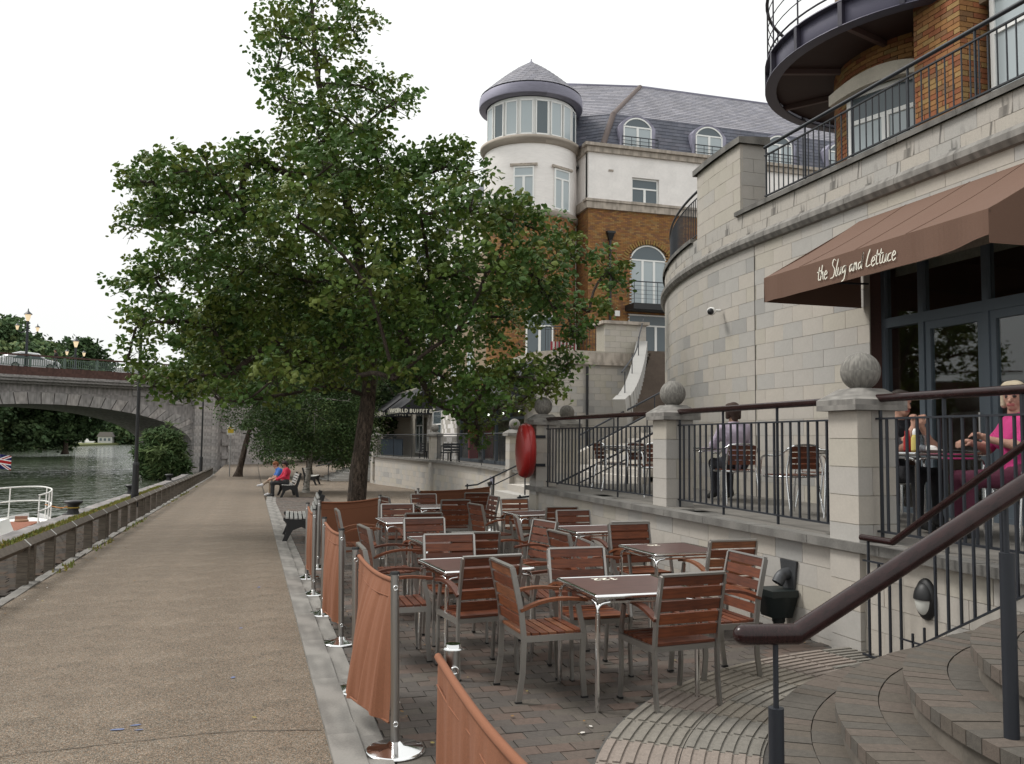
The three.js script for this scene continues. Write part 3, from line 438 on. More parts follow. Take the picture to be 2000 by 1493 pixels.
{ // awning with brush lettering
  const t = thing('awning', 'brown canvas awning with brush-script lettering over the pub doors', 'awning'), u0 = 5.72, u1 = 9.05, fv = 5.82, fy = 3.62, wy = 4.46, vy = 3.33;
  // slightly sagging cover
  const pos = [], n = 14, P = (i, j) => { const f = i / n, k = j / n, u = u0 + (u1 - u0) * f + (f > 0.99 ? 0.12 * k : 0), v = fv + (7.28 - fv) * k; return V(u, v, fy + (wy - fy) * k - 0.035 * Math.sin(PI * k) * (0.6 + 0.4 * Math.sin(f * 9))); };
  for (let i = 0; i < n; i++) for (let j = 0; j < n; j++) for (const q of [P(i, j), P(i + 1, j), P(i + 1, j + 1), P(i, j), P(i + 1, j + 1), P(i, j + 1)]) pos.push(q.x, q.y, q.z);
  const g = new THREE.BufferGeometry(); g.setAttribute('position', new THREE.BufferAttribute(new Float32Array(pos), 3)); g.computeVertexNormals(); obj('cover', [triUV(g)], M.awning, t);
  const wp = [], W = (i, k) => { const u = u0 + (u1 - u0) * i / 60, w = 0.012 * Math.sin(i * 0.7) * (1 - k) * (i < 16 || i > 52 ? 1 : 0.25); return V(u, fv - w, fy - (fy - vy) * (1 - k) + (i < 10 ? (1 - k) * 0.07 * (1 - i / 10) : 0)); };
  for (let i = 0; i < 60; i++) for (const q of [W(i, 0), W(i + 1, 0), W(i + 1, 1), W(i, 0), W(i + 1, 1), W(i, 1)]) wp.push(q.x, q.y, q.z);
  const vg = new THREE.BufferGeometry(); vg.setAttribute('position', new THREE.BufferAttribute(new Float32Array(wp), 3)); vg.computeVertexNormals(); const val = obj('valance', [triUV(vg)], M.awning, t);
  obj('side_panel', [quad(V(u1, fv, vy), V(u1 + 0.1, 7.28, vy + 0.02), V(u1 + 0.1, 7.28, wy - 0.01), V(u1, fv, fy - 0.004))], M.awning, t);
  obj('side_panel', [quad(V(u0, fv, vy), V(u0, 7.28, vy + 0.02), V(u0, 7.28, wy - 0.01), V(u0, fv, fy - 0.004))], M.awning, t);
  obj('frame_bar', [rod(V(u0, fv + 0.02, fy - 0.02), V(u1, fv + 0.02, fy - 0.02), 0.012), rod(V(u1 - 0.06, fv + 0.02, fy - 0.04), V(u1 - 0.06, 7.26, vy + 0.3), 0.012), rod(V(u0 + 0.06, fv + 0.02, fy - 0.04), V(u0 + 0.06, 7.26, vy + 0.3), 0.012)], M.iron, t);
  for (const f of [0.25, 0.5, 0.75]) obj('cover_seam', [tube([0, 4, 7, 10, 14].map(j => { const a = P(Math.round(f * n), j); a.y += 0.002; return a; }), 0.004, 16, 5)], M.awning, t);
  // brush lettering: each letter a set of strokes, thick and thin with direction
  const G = { t: [[[0.16, 1.05], [0.1, 0.4], [0.16, 0.05], [0.34, 0.1]], [[-0.12, 0.66], [0.4, 0.74]]], h: [[[0.12, 1.15], [0.02, 0.0]], [[0.04, 0.35], [0.24, 0.62], [0.28, 0.3], [0.36, 0.0]]], e: [[[0.04, 0.3], [0.34, 0.42], [0.22, 0.64], [0.04, 0.34], [0.16, 0.0], [0.42, 0.14]]], S: [[[0.56, 1.15], [0.3, 1.3], [0.16, 0.95], [0.46, 0.55], [0.36, 0.0], [0.02, -0.06]]], l: [[[0.2, 1.25], [0.04, 0.2], [0.1, 0.0], [0.22, 0.06]]], u: [[[0.04, 0.62], [0.02, 0.1], [0.2, 0.04], [0.36, 0.6], [0.36, 0.1], [0.46, 0.02]]], g: [[[0.36, 0.6], [0.08, 0.52], [0.08, 0.1], [0.34, 0.3], [0.38, 0.6], [0.3, -0.35], [0.02, -0.5]]], a: [[[0.36, 0.56], [0.08, 0.46], [0.08, 0.04], [0.32, 0.3], [0.36, 0.56], [0.36, 0.08], [0.48, 0.04]]], n: [[[0.06, 0.62], [0.02, 0.0]], [[0.04, 0.34], [0.26, 0.6], [0.3, 0.1], [0.4, 0.02]]], d: [[[0.34, 0.54], [0.08, 0.46], [0.08, 0.06], [0.34, 0.24], [0.48, 1.2], [0.4, 0.1], [0.48, 0.02]]], L: [[[0.3, 1.25], [0.1, 0.7], [0.06, 0.08], [0.5, 0.16]]], c: [[[0.36, 0.56], [0.1, 0.48], [0.08, 0.06], [0.4, 0.1]]] };
  const wide = { t: 0.36, h: 0.42, e: 0.42, S: 0.6, l: 0.26, u: 0.48, g: 0.46, a: 0.5, n: 0.44, d: 0.54, L: 0.52, c: 0.42 };
  const ribbon = (pts, sc, ox, oy) => { const cv = new THREE.CatmullRomCurve3(pts.map(p => new THREE.Vector3(p[0] * sc + ox + p[1] * sc * 0.16, p[1] * sc + oy, 0))), N = 18, a = cv.getPoints(N), out = []; const ed = a.map((p, i) => { const d = (a[Math.min(N, i + 1)].clone().sub(a[Math.max(0, i - 1)])).normalize(), th = 0.2 + 0.8 * Math.abs(Math.sin(Math.atan2(d.y, d.x) + 0.5)), w = sc * 0.052 * th * (i === 0 || i === N ? 0.5 : 1); return [new THREE.Vector3(p.x - d.y * w, p.y + d.x * w, 0), new THREE.Vector3(p.x + d.y * w, p.y - d.x * w, 0)]; }); for (let i = 0; i < N; i++) for (const q of [ed[i][0], ed[i][1], ed[i + 1][1], ed[i][0], ed[i + 1][1], ed[i + 1][0]]) out.push(q.x, q.y, q.z); const g = new THREE.BufferGeometry(); g.setAttribute('position', new THREE.BufferAttribute(new Float32Array(out), 3)); g.computeVertexNormals(); return triUV(g); };
  let x = 0; const sc = 0.142;
  for (const ch of 'the Slug and Lettuce') { if (ch === ' ') { x += 0.1 * sc / 0.3; continue; } const gs = G[ch].map(s => ribbon(s, sc, x, 0)); const l = obj('letter', gs.map(q => q.rotateY(-PI / 2).translate(fv - 0.016, 3.40, -8.0)), M.letter, val); x += wide[ch] * sc; }
}
// ---------- brickwork, windows ----------
const BRK = { pub: [[0.36, 0.165, 0.062], [0.40, 0.20, 0.07], [0.30, 0.105, 0.045], [0.34, 0.12, 0.05], [0.38, 0.235, 0.09], [0.26, 0.135, 0.06]], flats: [[0.34, 0.165, 0.055], [0.38, 0.19, 0.062], [0.29, 0.13, 0.055], [0.36, 0.215, 0.085], [0.24, 0.12, 0.06]] };
const brickMats = BRK.pub.map(c => mat(...c, { map: T.grain, roughness: 0.95 }));
let brickSeed = 900;
function brickwork(parent, path, s0, s1, y0, y1, o = {}) {
  const r = rng(brickSeed++), ch = (y1 - y0) / Math.round((y1 - y0) / 0.075), cols = o.cols || BRK.flats, rest = []; let made = 0; const d = o.depth || 0.03, gs = [0, 1].map(i => bx(0.215, ch - 0.01, d, 0, 0, -d / 2));
  for (let j = 0; y0 + j * ch < y1 - 0.01; j++) {
    let s = s0 - (j % 2 ? 0.1125 : 0);
    for (; s < s1; s += 0.225) {
      const a = Math.max(s, s0), b = Math.min(s + 0.225, s1), y = y0 + (j + 0.5) * ch; if (b - a < 0.04 || (o.skip && o.skip((a + b) / 2, y))) continue;
      const p = path((a + b) / 2), pr = rr(-0.002, 0.002, r), ci = Math.floor(Math.pow(r(), 1.2) * cols.length);
      if (made < (o.max || 0) && b - a > 0.22 && (!o.front || o.front((a + b) / 2, y))) { const m = new THREE.Mesh(gs[made % 2], brickMats[ci % brickMats.length]); m.name = 'brick'; m.position.set(p.v + Math.sin(p.turn) * pr, y, -p.u + Math.cos(p.turn) * pr); m.rotation.y = p.turn; m.castShadow = m.receiveShadow = true; parent.add(m); made++; }
      else { const k = 0.85 + 0.3 * r(), c = cols[ci]; rest.push(tint(triUV(new THREE.BoxGeometry(b - a - 0.01, ch - 0.01, d)).translate(0, 0, -d / 2 + pr).rotateY(p.turn).translate(p.v, y, -p.u), [c[0] * k, c[1] * k, c[2] * k])); }
    }
  }
  if (rest.length) stuffPart(obj('brick_courses', rest, M.vc, parent));
}
// window or glazed door in its own frame: local x right, y up from sill, z outward
function win(parent, pos, turn, w, h, o = {}) {
  const f = 0.07, g = [], panes = [], th = 0.07, bar = (x0, x1, y0, y1, d = th) => g.push(bx(x1 - x0, y1 - y0, d, (x0 + x1) / 2, (y0 + y1) / 2, 0));
  const tr = o.transom ? h * o.transom : h, x0 = -w / 2, x1 = w / 2;
  if (o.arch) { // segmental or round head
    const R = (w * w / 4 + o.arch * o.arch) / (2 * o.arch), cy = h - R, a = Math.asin(w / 2 / R), pts = [], inn = []; for (let i = 0; i <= 14; i++) { const t = PI / 2 + a - 2 * a * i / 14; pts.push([R * Math.cos(t), cy + R * Math.sin(t)]); inn.push([(R - f) * Math.cos(t), cy + (R - f) * Math.sin(t)]); }
    g.push(extr([...pts, ...inn.reverse()], th).translate(0, 0, -th / 2)); const yb = h - o.arch; bar(x0, x0 + f, 0, yb); bar(x1 - f, x1, 0, yb); bar(x0 + f, x1 - f, 0, f);
    const t0 = Math.min(tr, yb); bar(x0 + f, x1 - f, t0 - f, t0); panes.push(extr([[x0 + f, t0], [x1 - f, t0], ...inn.map(p => [p[0], Math.max(p[1], t0)])], 0.01).translate(0, 0, -0.005)); o.top = t0 - f;
  } else { bar(x0, x0 + f, 0, h); bar(x1 - f, x1, 0, h); bar(x0 + f, x1 - f, 0, f); bar(x0 + f, x1 - f, h - f, h); o.top = h - f; if (o.transom) { bar(x0 + f, x1 - f, tr - f, tr); panes.push(bx(w - 2 * f, h - f - tr, 0.01, 0, (h - f + tr) / 2, 0)); o.top = tr - f; } }
  const n = o.leaves || 2, cw = (w - 2 * f) / n;
  for (let i = 0; i < n; i++) { const a = x0 + f + i * cw, b = a + cw, s = o.stile ?? 0.06; if (i) bar(a - s, a + s, f, o.top); panes.push(bx(cw - (i ? s : 0) - (i < n - 1 ? s : 0), o.top - f, 0.01, (a + (i ? s : 0) + b - (i < n - 1 ? s : 0)) / 2, (f + o.top) / 2, 0)); }
  const m = obj(o.name || 'window', g, o.mat || M.frame, parent); m.position.copy(V(...pos)); m.rotation.y = turn;
  panes.forEach((p, i) => obj('pane', [p], o.pane ? (Array.isArray(o.pane) ? o.pane[i % o.pane.length] : o.pane) : M.pane, m));
  return m;
}
// ---------- pub upper floor ----------
{
  const TC = [11.5, 10.9], TR = 1.75, tp = s => { const a = s / TR; return { u: TC[0] - TR * Math.sin(a), v: TC[1] - TR * Math.cos(a), turn: -PI / 2 + a }; }; // s=0 faces -v, grows towards -u
  const wt = -1.25 + PI / 2, ws = wt * TR;
  const tur = obj('brick_turret', [new THREE.CylinderGeometry(TR - 0.03, TR - 0.03, 7, 48, 1, true).translate(TC[1], 8.5, -TC[0])], M.brickMortar, pub);
  brickwork(tur, tp, -2.4, 2.0, 5.0, 7.9, { cols: BRK.pub, max: 150, front: (s, y) => s < ws - 0.5 && s > -1.7 && y > 5.5, skip: (s, y) => Math.abs(s - ws) < 0.68 && y < 7.45 });
  const wp = tp(ws);
  const lint = obj('door_arch', [extr((() => { const p = []; for (let i = 0; i <= 12; i++) { const t = -0.85 + 1.7 * i / 12; p.push([t, 7.2 - 5.0 + 0.26 - 0.3 * t * t]); } for (let i = 12; i >= 0; i--) { const t = -0.85 + 1.7 * i / 12; p.push([t, 7.2 - 5.0 + 0.02 - 0.2 * t * t]); } return p; })(), 0.14)], mat(0.55, 0.5, 0.42, { map: T.mottle }), tur);
  lint.position.copy(V(wp.u - 0.0, wp.v - 0.08, 5.0)); lint.rotation.y = -1.25;
  win(pub, [wp.u + 0.02, wp.v + 0.0, 5.02], -1.25, 1.32, 2.2, { name: 'balcony_door', transom: 0.8, pane: [M.pane, M.paneCurtain, M.paneCurtain] });
  // flat brick pier and windows to its right
  const pr = obj('brick_pier', [B(9.17, 9.98, 8.94, 9.9, 5.0, 12)], M.brickMortar, pub);
  brickwork(pr, s => ({ u: s, v: 8.92, turn: -PI / 2 }), 9.15, 10.0, 5.0, 9.2, { cols: BRK.pub, max: 190 });
  brickwork(pr, s => ({ u: 9.15, v: s, turn: 0 }), 8.925, 9.4, 5.0, 9.2, { cols: BRK.pub });
  brickwork(pr, s => ({ u: 10.0, v: 9.9 - s, turn: PI }), 0, 0.98, 5.0, 9.2, { cols: BRK.pub });
  const w2 = obj('upper_wall', [B(2, 9.16, 9.25, 9.6, 7.6, 12), B(2, 4.2, 9.25, 9.6, 5, 7.6), B(9.98, 11, 9.6, 9.9, 5, 12)], M.brickMortar, pub);
  win(pub, [8.2, 9.3, 5.02], -PI / 2, 1.6, 2.6, { name: 'balcony_door', transom: 0.82, pane: M.paneCurtain });
  win(pub, [6.5, 9.3, 5.02], -PI / 2, 1.6, 2.6, { name: 'balcony_door', transom: 0.82, pane: M.paneCurtain });
  obj('room_block', [B(2, 11, 9.7, 13, 5, 12)], M.brickMortar, pub);
  const ra = railing('balcony_railing', 'black bar railing along the pub upper balcony above the awning', [11.45, 7.4], [4.2, 7.4], 5.32, 6.17, 60, { hmat: M.iron, hr: 0.026, gap: 0.13, posts: [0.005, 0.14, 0.28, 0.42, 0.56, 0.7, 0.84, 0.99] });
  const cr = thing('curved_balcony_railing', 'curved black railing beyond the stone pier of the pub balcony', 'railing'), P = wallPath(-0.12);
  for (const y of [5.42, 6.1, 6.22]) obj('rail', [tube(span(13.9, 19, 14).map(s => { const p = P(s); return V(p.u, p.v, y); }), y > 6.2 ? 0.024 : 0.012, 40, 8)], M.iron, cr);
  for (let s = 13.95; s < 19; s += 0.12) { const p = P(s); obj('bar', [rod(V(p.u, p.v, 5.34), V(p.u, p.v, 6.1), 0.009, 0.009, 6)], M.iron, cr); }
  // round steel balcony
  const rb = thing('round_steel_balcony', 'round dark steel balcony overhanging the brick turret', 'balcony', [11.5, 10.9, 7.8]), BR = 2.85;
  const ringL = prof => lathe(prof, 72);
  obj('deck', [new THREE.CylinderGeometry(BR - 0.1, BR - 0.1, 0.05, 64).translate(0, 0.12, 0)], M.soffit, rb);
  obj('fascia', [ringL([[BR - 0.12, 0.02], [BR - 0.03, 0.02], [BR - 0.03, 0.38], [BR - 0.12, 0.38]]), ringL([[BR - 0.14, 0], [BR + 0.05, 0], [BR + 0.05, 0.022], [BR - 0.14, 0.022]]), ringL([[BR - 0.14, 0.38], [BR + 0.05, 0.38], [BR + 0.05, 0.41], [BR - 0.14, 0.41]])], mat(0.075, 0.07, 0.105, { roughness: 0.42, metalness: 0.25 }), rb);
  for (let i = 0; i < 20; i++) { const a = i * PI / 10; obj('stiffener', [bx(0.07, 0.36, 0.10, 0, 0.2, BR + 0.0).rotateY(a)], M.steelPaint, rb); obj('post', [rod(new THREE.Vector3(0, 0.4, BR), new THREE.Vector3(0, 1.55, BR), 0.014).rotateY(a)], M.steelPaint, rb); if (i % 2 === 0) obj('beam', [bx(0.07, 0.1, BR - 0.2, 0, 0.06, BR / 2).rotateY(a)], mat(0.10, 0.06, 0.055, { roughness: 0.6 }), rb); }
  for (const [y, r] of [[0.55, 0.016], [0.8, 0.009], [1.05, 0.009], [1.3, 0.009], [1.56, 0.03]]) obj('guard_rail', [new THREE.TorusGeometry(BR, r, 8, 80).rotateX(PI / 2).translate(0, y, 0)], M.steelPaint, rb);
  const pot = thing('terracotta_planter', 'terracotta planter standing on the round steel balcony', 'planter', [10.0, 9.0, 8.21]); obj('pot', [lathe([[0, 0], [0.16, 0], [0.22, 0.34], [0.24, 0.36], [0.24, 0.42], [0.2, 0.42], [0.2, 0.36]], 20)], mat(0.28, 0.08, 0.05), pot); obj('shrub', [...Array(60)].map((_, i) => { const r = rng(i + 1); return tri(new THREE.Vector3(0, 0, 0), new THREE.Vector3(0.05, 0.09, 0.02), new THREE.Vector3(-0.04, 0.1, 0.01)).rotateX(r() * 6).rotateY(r() * 6).translate((r() - .5) * 0.4, 0.45 + r() * 0.35, (r() - .5) * 0.4); }), mat(0.12, 0.05, 0.04, { side: 2 }), pot);
  const cam = thing('security_camera', 'small white security camera on the curved pub wall', 'camera', [12.62, 7.27, 3.81]);
  obj('bracket', [rod(new THREE.Vector3(0.02, 0, 0), new THREE.Vector3(-0.1, -0.01, 0), 0.025)], M.white, cam); obj('camera_body', [new THREE.SphereGeometry(0.075, 16, 12).scale(1, 0.9, 1).translate(-0.14, -0.02, 0)], M.white, cam); obj('lens', [new THREE.SphereGeometry(0.055, 14, 10).translate(-0.175, -0.03, 0.035)], M.black, cam);
}
// ================= APARTMENT BUILDING with the round tower =================
const flats = thing('apartment_building', 'white and brick apartment block with round tower and slate mansard roof', 'building');
const FU = 38;
function slates(parent, name, P, w, h, sw, sh, cols, seed) { // P(x,y)->point on roof, x,y in metres; slates laid in courses
  const r = rng(seed), gs = []; for (let j = 0; j * sh < h; j++) for (let x = (j % 2 ? -sw / 2 : 0); x < w; x += sw) { const a = Math.max(0, x) + 0.004, b = Math.min(w, x + sw) - 0.004, y0 = j * sh, y1 = Math.min(h, y0 + sh * 1.02); if (b - a < 0.03) continue; const c = cols[Math.floor(r() * cols.length)], k = 0.85 + 0.3 * r(), n = 0.02, p0 = P(a, y0, 0.022), p1 = P(b, y0, 0.022), p2 = P(b, y1, 0.006), p3 = P(a, y1, 0.006), q0 = P(a, y0, 0), q1 = P(b, y0, 0); gs.push(tint(quad(p0, p1, p2, p3), c.map(z => z * k)), tint(quad(q0, q1, p1, p0), c.map(z => z * k))); }
  return stuffPart(obj(name, gs, M.slate, parent));
}
const SL = [[0.10, 0.105, 0.135], [0.115, 0.115, 0.145], [0.085, 0.09, 0.12]], SL2 = [[0.25, 0.242, 0.275], [0.225, 0.22, 0.255], [0.27, 0.26, 0.29]];
{
  const v0 = 14.95, v1 = 31;
  const bw = obj('brick_wall', [B(FU + 0.16, FU + 0.4, v0 + 0.03, v1, 5.0, 12.7), B(FU + 0.16, FU + 4, v0 + 0.03, v0 + 0.4, 5.0, 12.7)], M.brickMortar, flats);
  const hole = (s, y) => (s > 17.1 && s < 19.1 && y > 8.1 && y < 10.45 + Math.sqrt(Math.max(0, 1.1 - (s - 18.1) ** 2)) * 0.75) || (s > 17.0 && s < 19.3 && y < 7.75);
  brickwork(bw, s => ({ u: FU, v: s, turn: 0 }), v0, 21.5, 5.0, 12.7, { skip: hole, depth: 0.17 });
  brickwork(bw, s => ({ u: FU + 2 - s, v: v0, turn: -PI / 2 }), 0, 2, 5.0, 12.7);
  // brick arch over the tall window
  const ag = []; for (let i = 0; i < 27; i++) { const a = 0.28 + (PI - 0.56) * i / 26; ag.push(tint(bx(0.068, 0.24, 0.05, 0, 1.42, 0).rotateZ(a - PI / 2).translate(18.1, 9.86, -FU + 0.012), [0.36, 0.19 + 0.03 * (i % 3), 0.07])); } obj('brick_arch', ag, M.vc, flats);
  const up = obj('render_wall', [B(FU + 0.04, FU + 0.4, v0 + 0.02, 17.23, 13.14, 15.5), B(FU + 0.04, FU + 0.4, 18.67, v1, 13.14, 15.5), B(FU + 0.04, FU + 0.4, 17.23, 18.67, 14.43, 15.5), B(FU + 0.04, FU + 0.4, 17.23, 18.67, 13.14, 13.2), B(FU + 0.3, FU + 0.4, 17.2, 18.7, 13.14, 14.5), B(FU + 0.2, FU + 3.4, v0 + 0.02, v0 + 0.3, 13.14, 15.5), B(FU + 1.6, FU + 1.9, 12, 15, 5, 15.6)], M.render, flats);
  obj('string_course', [B(FU - 0.12, FU + 0.3, v0 - 0.12, v1, 12.7, 13.02), B(FU - 0.18, FU + 0.3, v0 - 0.18, v1, 13.03, 13.15), B(FU + 0.31, FU + 2, v0 - 0.12, v0 + 0.3, 12.7, 13.14)], M.bstone, flats);
  obj('cornice', [B(FU - 0.1, FU + 0.3, v0 - 0.1, v1, 15.45, 15.7), B(FU - 0.22, FU + 0.3, v0 - 0.22, v1, 15.71, 15.86), B(FU + 0.31, FU + 2, v0 - 0.1, v0 + 0.3, 15.45, 15.86), B(FU + 1.5, FU + 1.9, 12, v0 - 0.11, 15.45, 15.86)], M.bstone, flats);
  win(flats, [FU + 0.2, 17.95, 13.2], 0, 1.42, 1.22, { transom: 0.62, pane: M.pane });
  obj('window_sill', [B(FU - 0.06, FU + 0.05, 17.15, 18.75, 13.16, 13.2)], M.bstone, flats);
  obj('air_vent', [B(FU - 0.01, FU + 0.06, 16.0, 16.24, 14.6, 14.68)], M.bstone, flats);
  win(flats, [FU + 0.1, 18.1, 8.15], 0, 1.96, 3.0, { name: 'balcony_door', arch: 0.72, transom: 0.78, leaves: 3, pane: [M.pane, M.paneCurtain, M.paneCurtain, M.paneCurtain] });
  win(flats, [FU + 0.1, 18.15, 5.45], 0, 2.2, 2.3, { name: 'entrance_door', transom: 0.78, leaves: 3 });
  // mansard slopes and upper roof
  const RP = { a: V(FU + 0.08, 15.72, 15.87), b: V(FU + 0.08, v1, 15.87), c: V(FU + 0.94, v1, 17.8), d: V(FU + 0.94, 16.62, 17.8), e: V(FU + 5.2, v1, 21.3), f: V(FU + 5.2, 20.04, 21.3), g: V(FU + 6.5, 16.1, 21.45), h: V(FU + 3.2, 14.3, 18.1), i: V(FU + 3.0, 13.2, 15.87), j: V(FU + 0.1, v0, 15.86) };
  const roofFace = (name, p, sw, sh, cols, seed) => { // slated quad p0 p1 (eaves) p2 p3 (top), slates real size
    const w = p[0].distanceTo(p[1]), h = (p[0].distanceTo(p[3]) + p[1].distanceTo(p[2])) / 2, nn = p[1].clone().sub(p[0]).cross(p[3].clone().sub(p[0])).normalize(); if (nn.y < 0) nn.negate();
    obj('roof_underlay', [quad(...p.map(q => q.clone().addScaledVector(nn, -0.02)))], mat(0.08, 0.08, 0.1, { side: 2 }), flats);
    slates(flats, name, (x, y, n) => p[0].clone().lerp(p[1], x / w).lerp(p[3].clone().lerp(p[2], x / w), y / h).addScaledVector(nn, n), w, h, sw, sh, cols, seed); };
  roofFace('mansard_slates', [RP.a, RP.b, RP.c, RP.d], 0.42, 0.235, SL, 5); roofFace('roof_slates', [RP.d, RP.c, RP.e, RP.f], 0.5, 0.3, SL2, 6);
  roofFace('mansard_slates', [RP.i, RP.a, RP.d, RP.h], 0.42, 0.235, SL, 7); roofFace('roof_slates', [RP.h, RP.d, RP.f, RP.g], 0.5, 0.3, SL2, 8);
  obj('hip_gutter', [tri(RP.a, RP.j, RP.i)], M.lead, flats);
  obj('hip_flashing', [tube([RP.a, RP.a.clone().lerp(RP.d, 0.5), RP.d], 0.15, 10, 8), tube([RP.d, RP.d.clone().lerp(RP.f, 0.5), RP.f], 0.13, 10, 8)], M.ridge, flats);
  obj('ridge_tiles', [rod(RP.f, RP.e, 0.09), rod(RP.f, RP.g, 0.09)], M.lead, flats);
  // dormers with round heads and little balconies
  for (const [i, c] of [17.55, 21.45, 25.5, 29.2].entries()) {
    const d = win(flats, [FU + 0.12, c, 15.9], 0, 1.5, 1.52, { name: 'dormer_window', arch: 0.45, transom: 0.7, pane: [M.pane, M.paneCurtain, M.paneCurtain] });
    const pts = []; for (let k = 0; k <= 14; k++) { const a = PI * (0.16 + 0.68 * k / 14), R = 1.03; pts.push(new THREE.Vector3(Math.cos(PI - a) * R, 0.62 + Math.sin(a) * R, 0)); }
    const arch = [[-0.95, 0], [-0.95, 1.1], ...pts.map(p => [p.x, p.y]), [0.95, 1.1], [0.95, 0], [0.76, 0], [0.76, 1.07], ...[...Array(9)].map((_, k) => { const a = PI * (0.2 + 0.6 * k / 8); return [Math.cos(a) * 0.86, 0.7 + Math.sin(a) * 0.86]; }), [-0.76, 1.07], [-0.76, 0]];
    obj('dormer_surround', [extr(arch, 0.9).translate(c, 15.88, -FU - 1.0)], M.lead, flats);
    const rl = obj('dormer_railing', [beam(V(FU - 0.2, c - 0.95, 16.32), V(FU - 0.2, c + 0.95, 16.32), 0.04, 0.04), beam(V(FU - 0.2, c - 0.95, 15.95), V(FU - 0.2, c + 0.95, 15.95), 0.03, 0.03), beam(V(FU - 0.2, c - 0.95, 16.14), V(FU - 0.2, c + 0.95, 16.14), 0.02, 0.02), ...[-0.95, -0.45, 0, 0.45, 0.95].map(x => rod(V(FU - 0.2, c + x, 15.88), V(FU - 0.2, c + x, 16.32), 0.014))], M.iron, flats);
  }
  // balcony in front of the arched window
  const bf = obj('balcony_slab', [B(FU - 1.0, FU, 16.85, 19.5, 7.85, 8.13)], M.black, flats);
  const br = []; for (const y of [8.35, 8.55, 8.75, 8.95]) br.push(rod(V(FU - 0.95, 16.9, y), V(FU - 0.95, 19.45, y), 0.008), rod(V(FU - 0.95, 16.9, y), V(FU, 16.9, y), 0.008)); br.push(rod(V(FU - 0.95, 16.9, 9.15), V(FU - 0.95, 19.45, 9.15), 0.025), rod(V(FU - 0.95, 16.9, 9.15), V(FU, 16.9, 9.15), 0.025)); for (const v of [16.9, 17.5, 18.1, 18.7, 19.4]) br.push(rod(V(FU - 0.95, v, 8.1), V(FU - 0.95, v, 9.15), 0.016)); obj('balcony_railing', br, M.iron, bf);
  // rainwater pipes
  for (const [v, u, yt, yb] of [[16.05, FU - 0.08, 11.55, 7.0], [14.72, FU + 1.4, 15.0, 12.2]]) obj('drainpipe', [rod(V(u, v, yb), V(u, v, yt - 0.3), 0.065, 0.065, 10), clean(new THREE.CylinderGeometry(0.24, 0.12, 0.34, 4).rotateY(PI / 4).translate(v, yt - 0.15, -u)), bx(0.42, 0.1, 0.34, v, yt + 0.04, -u)], M.black, flats);
  obj('wall_light', [bx(0.24, 0.26, 0.1, 16.42, 7.72, -FU + 0.06)], M.white, flats);
}
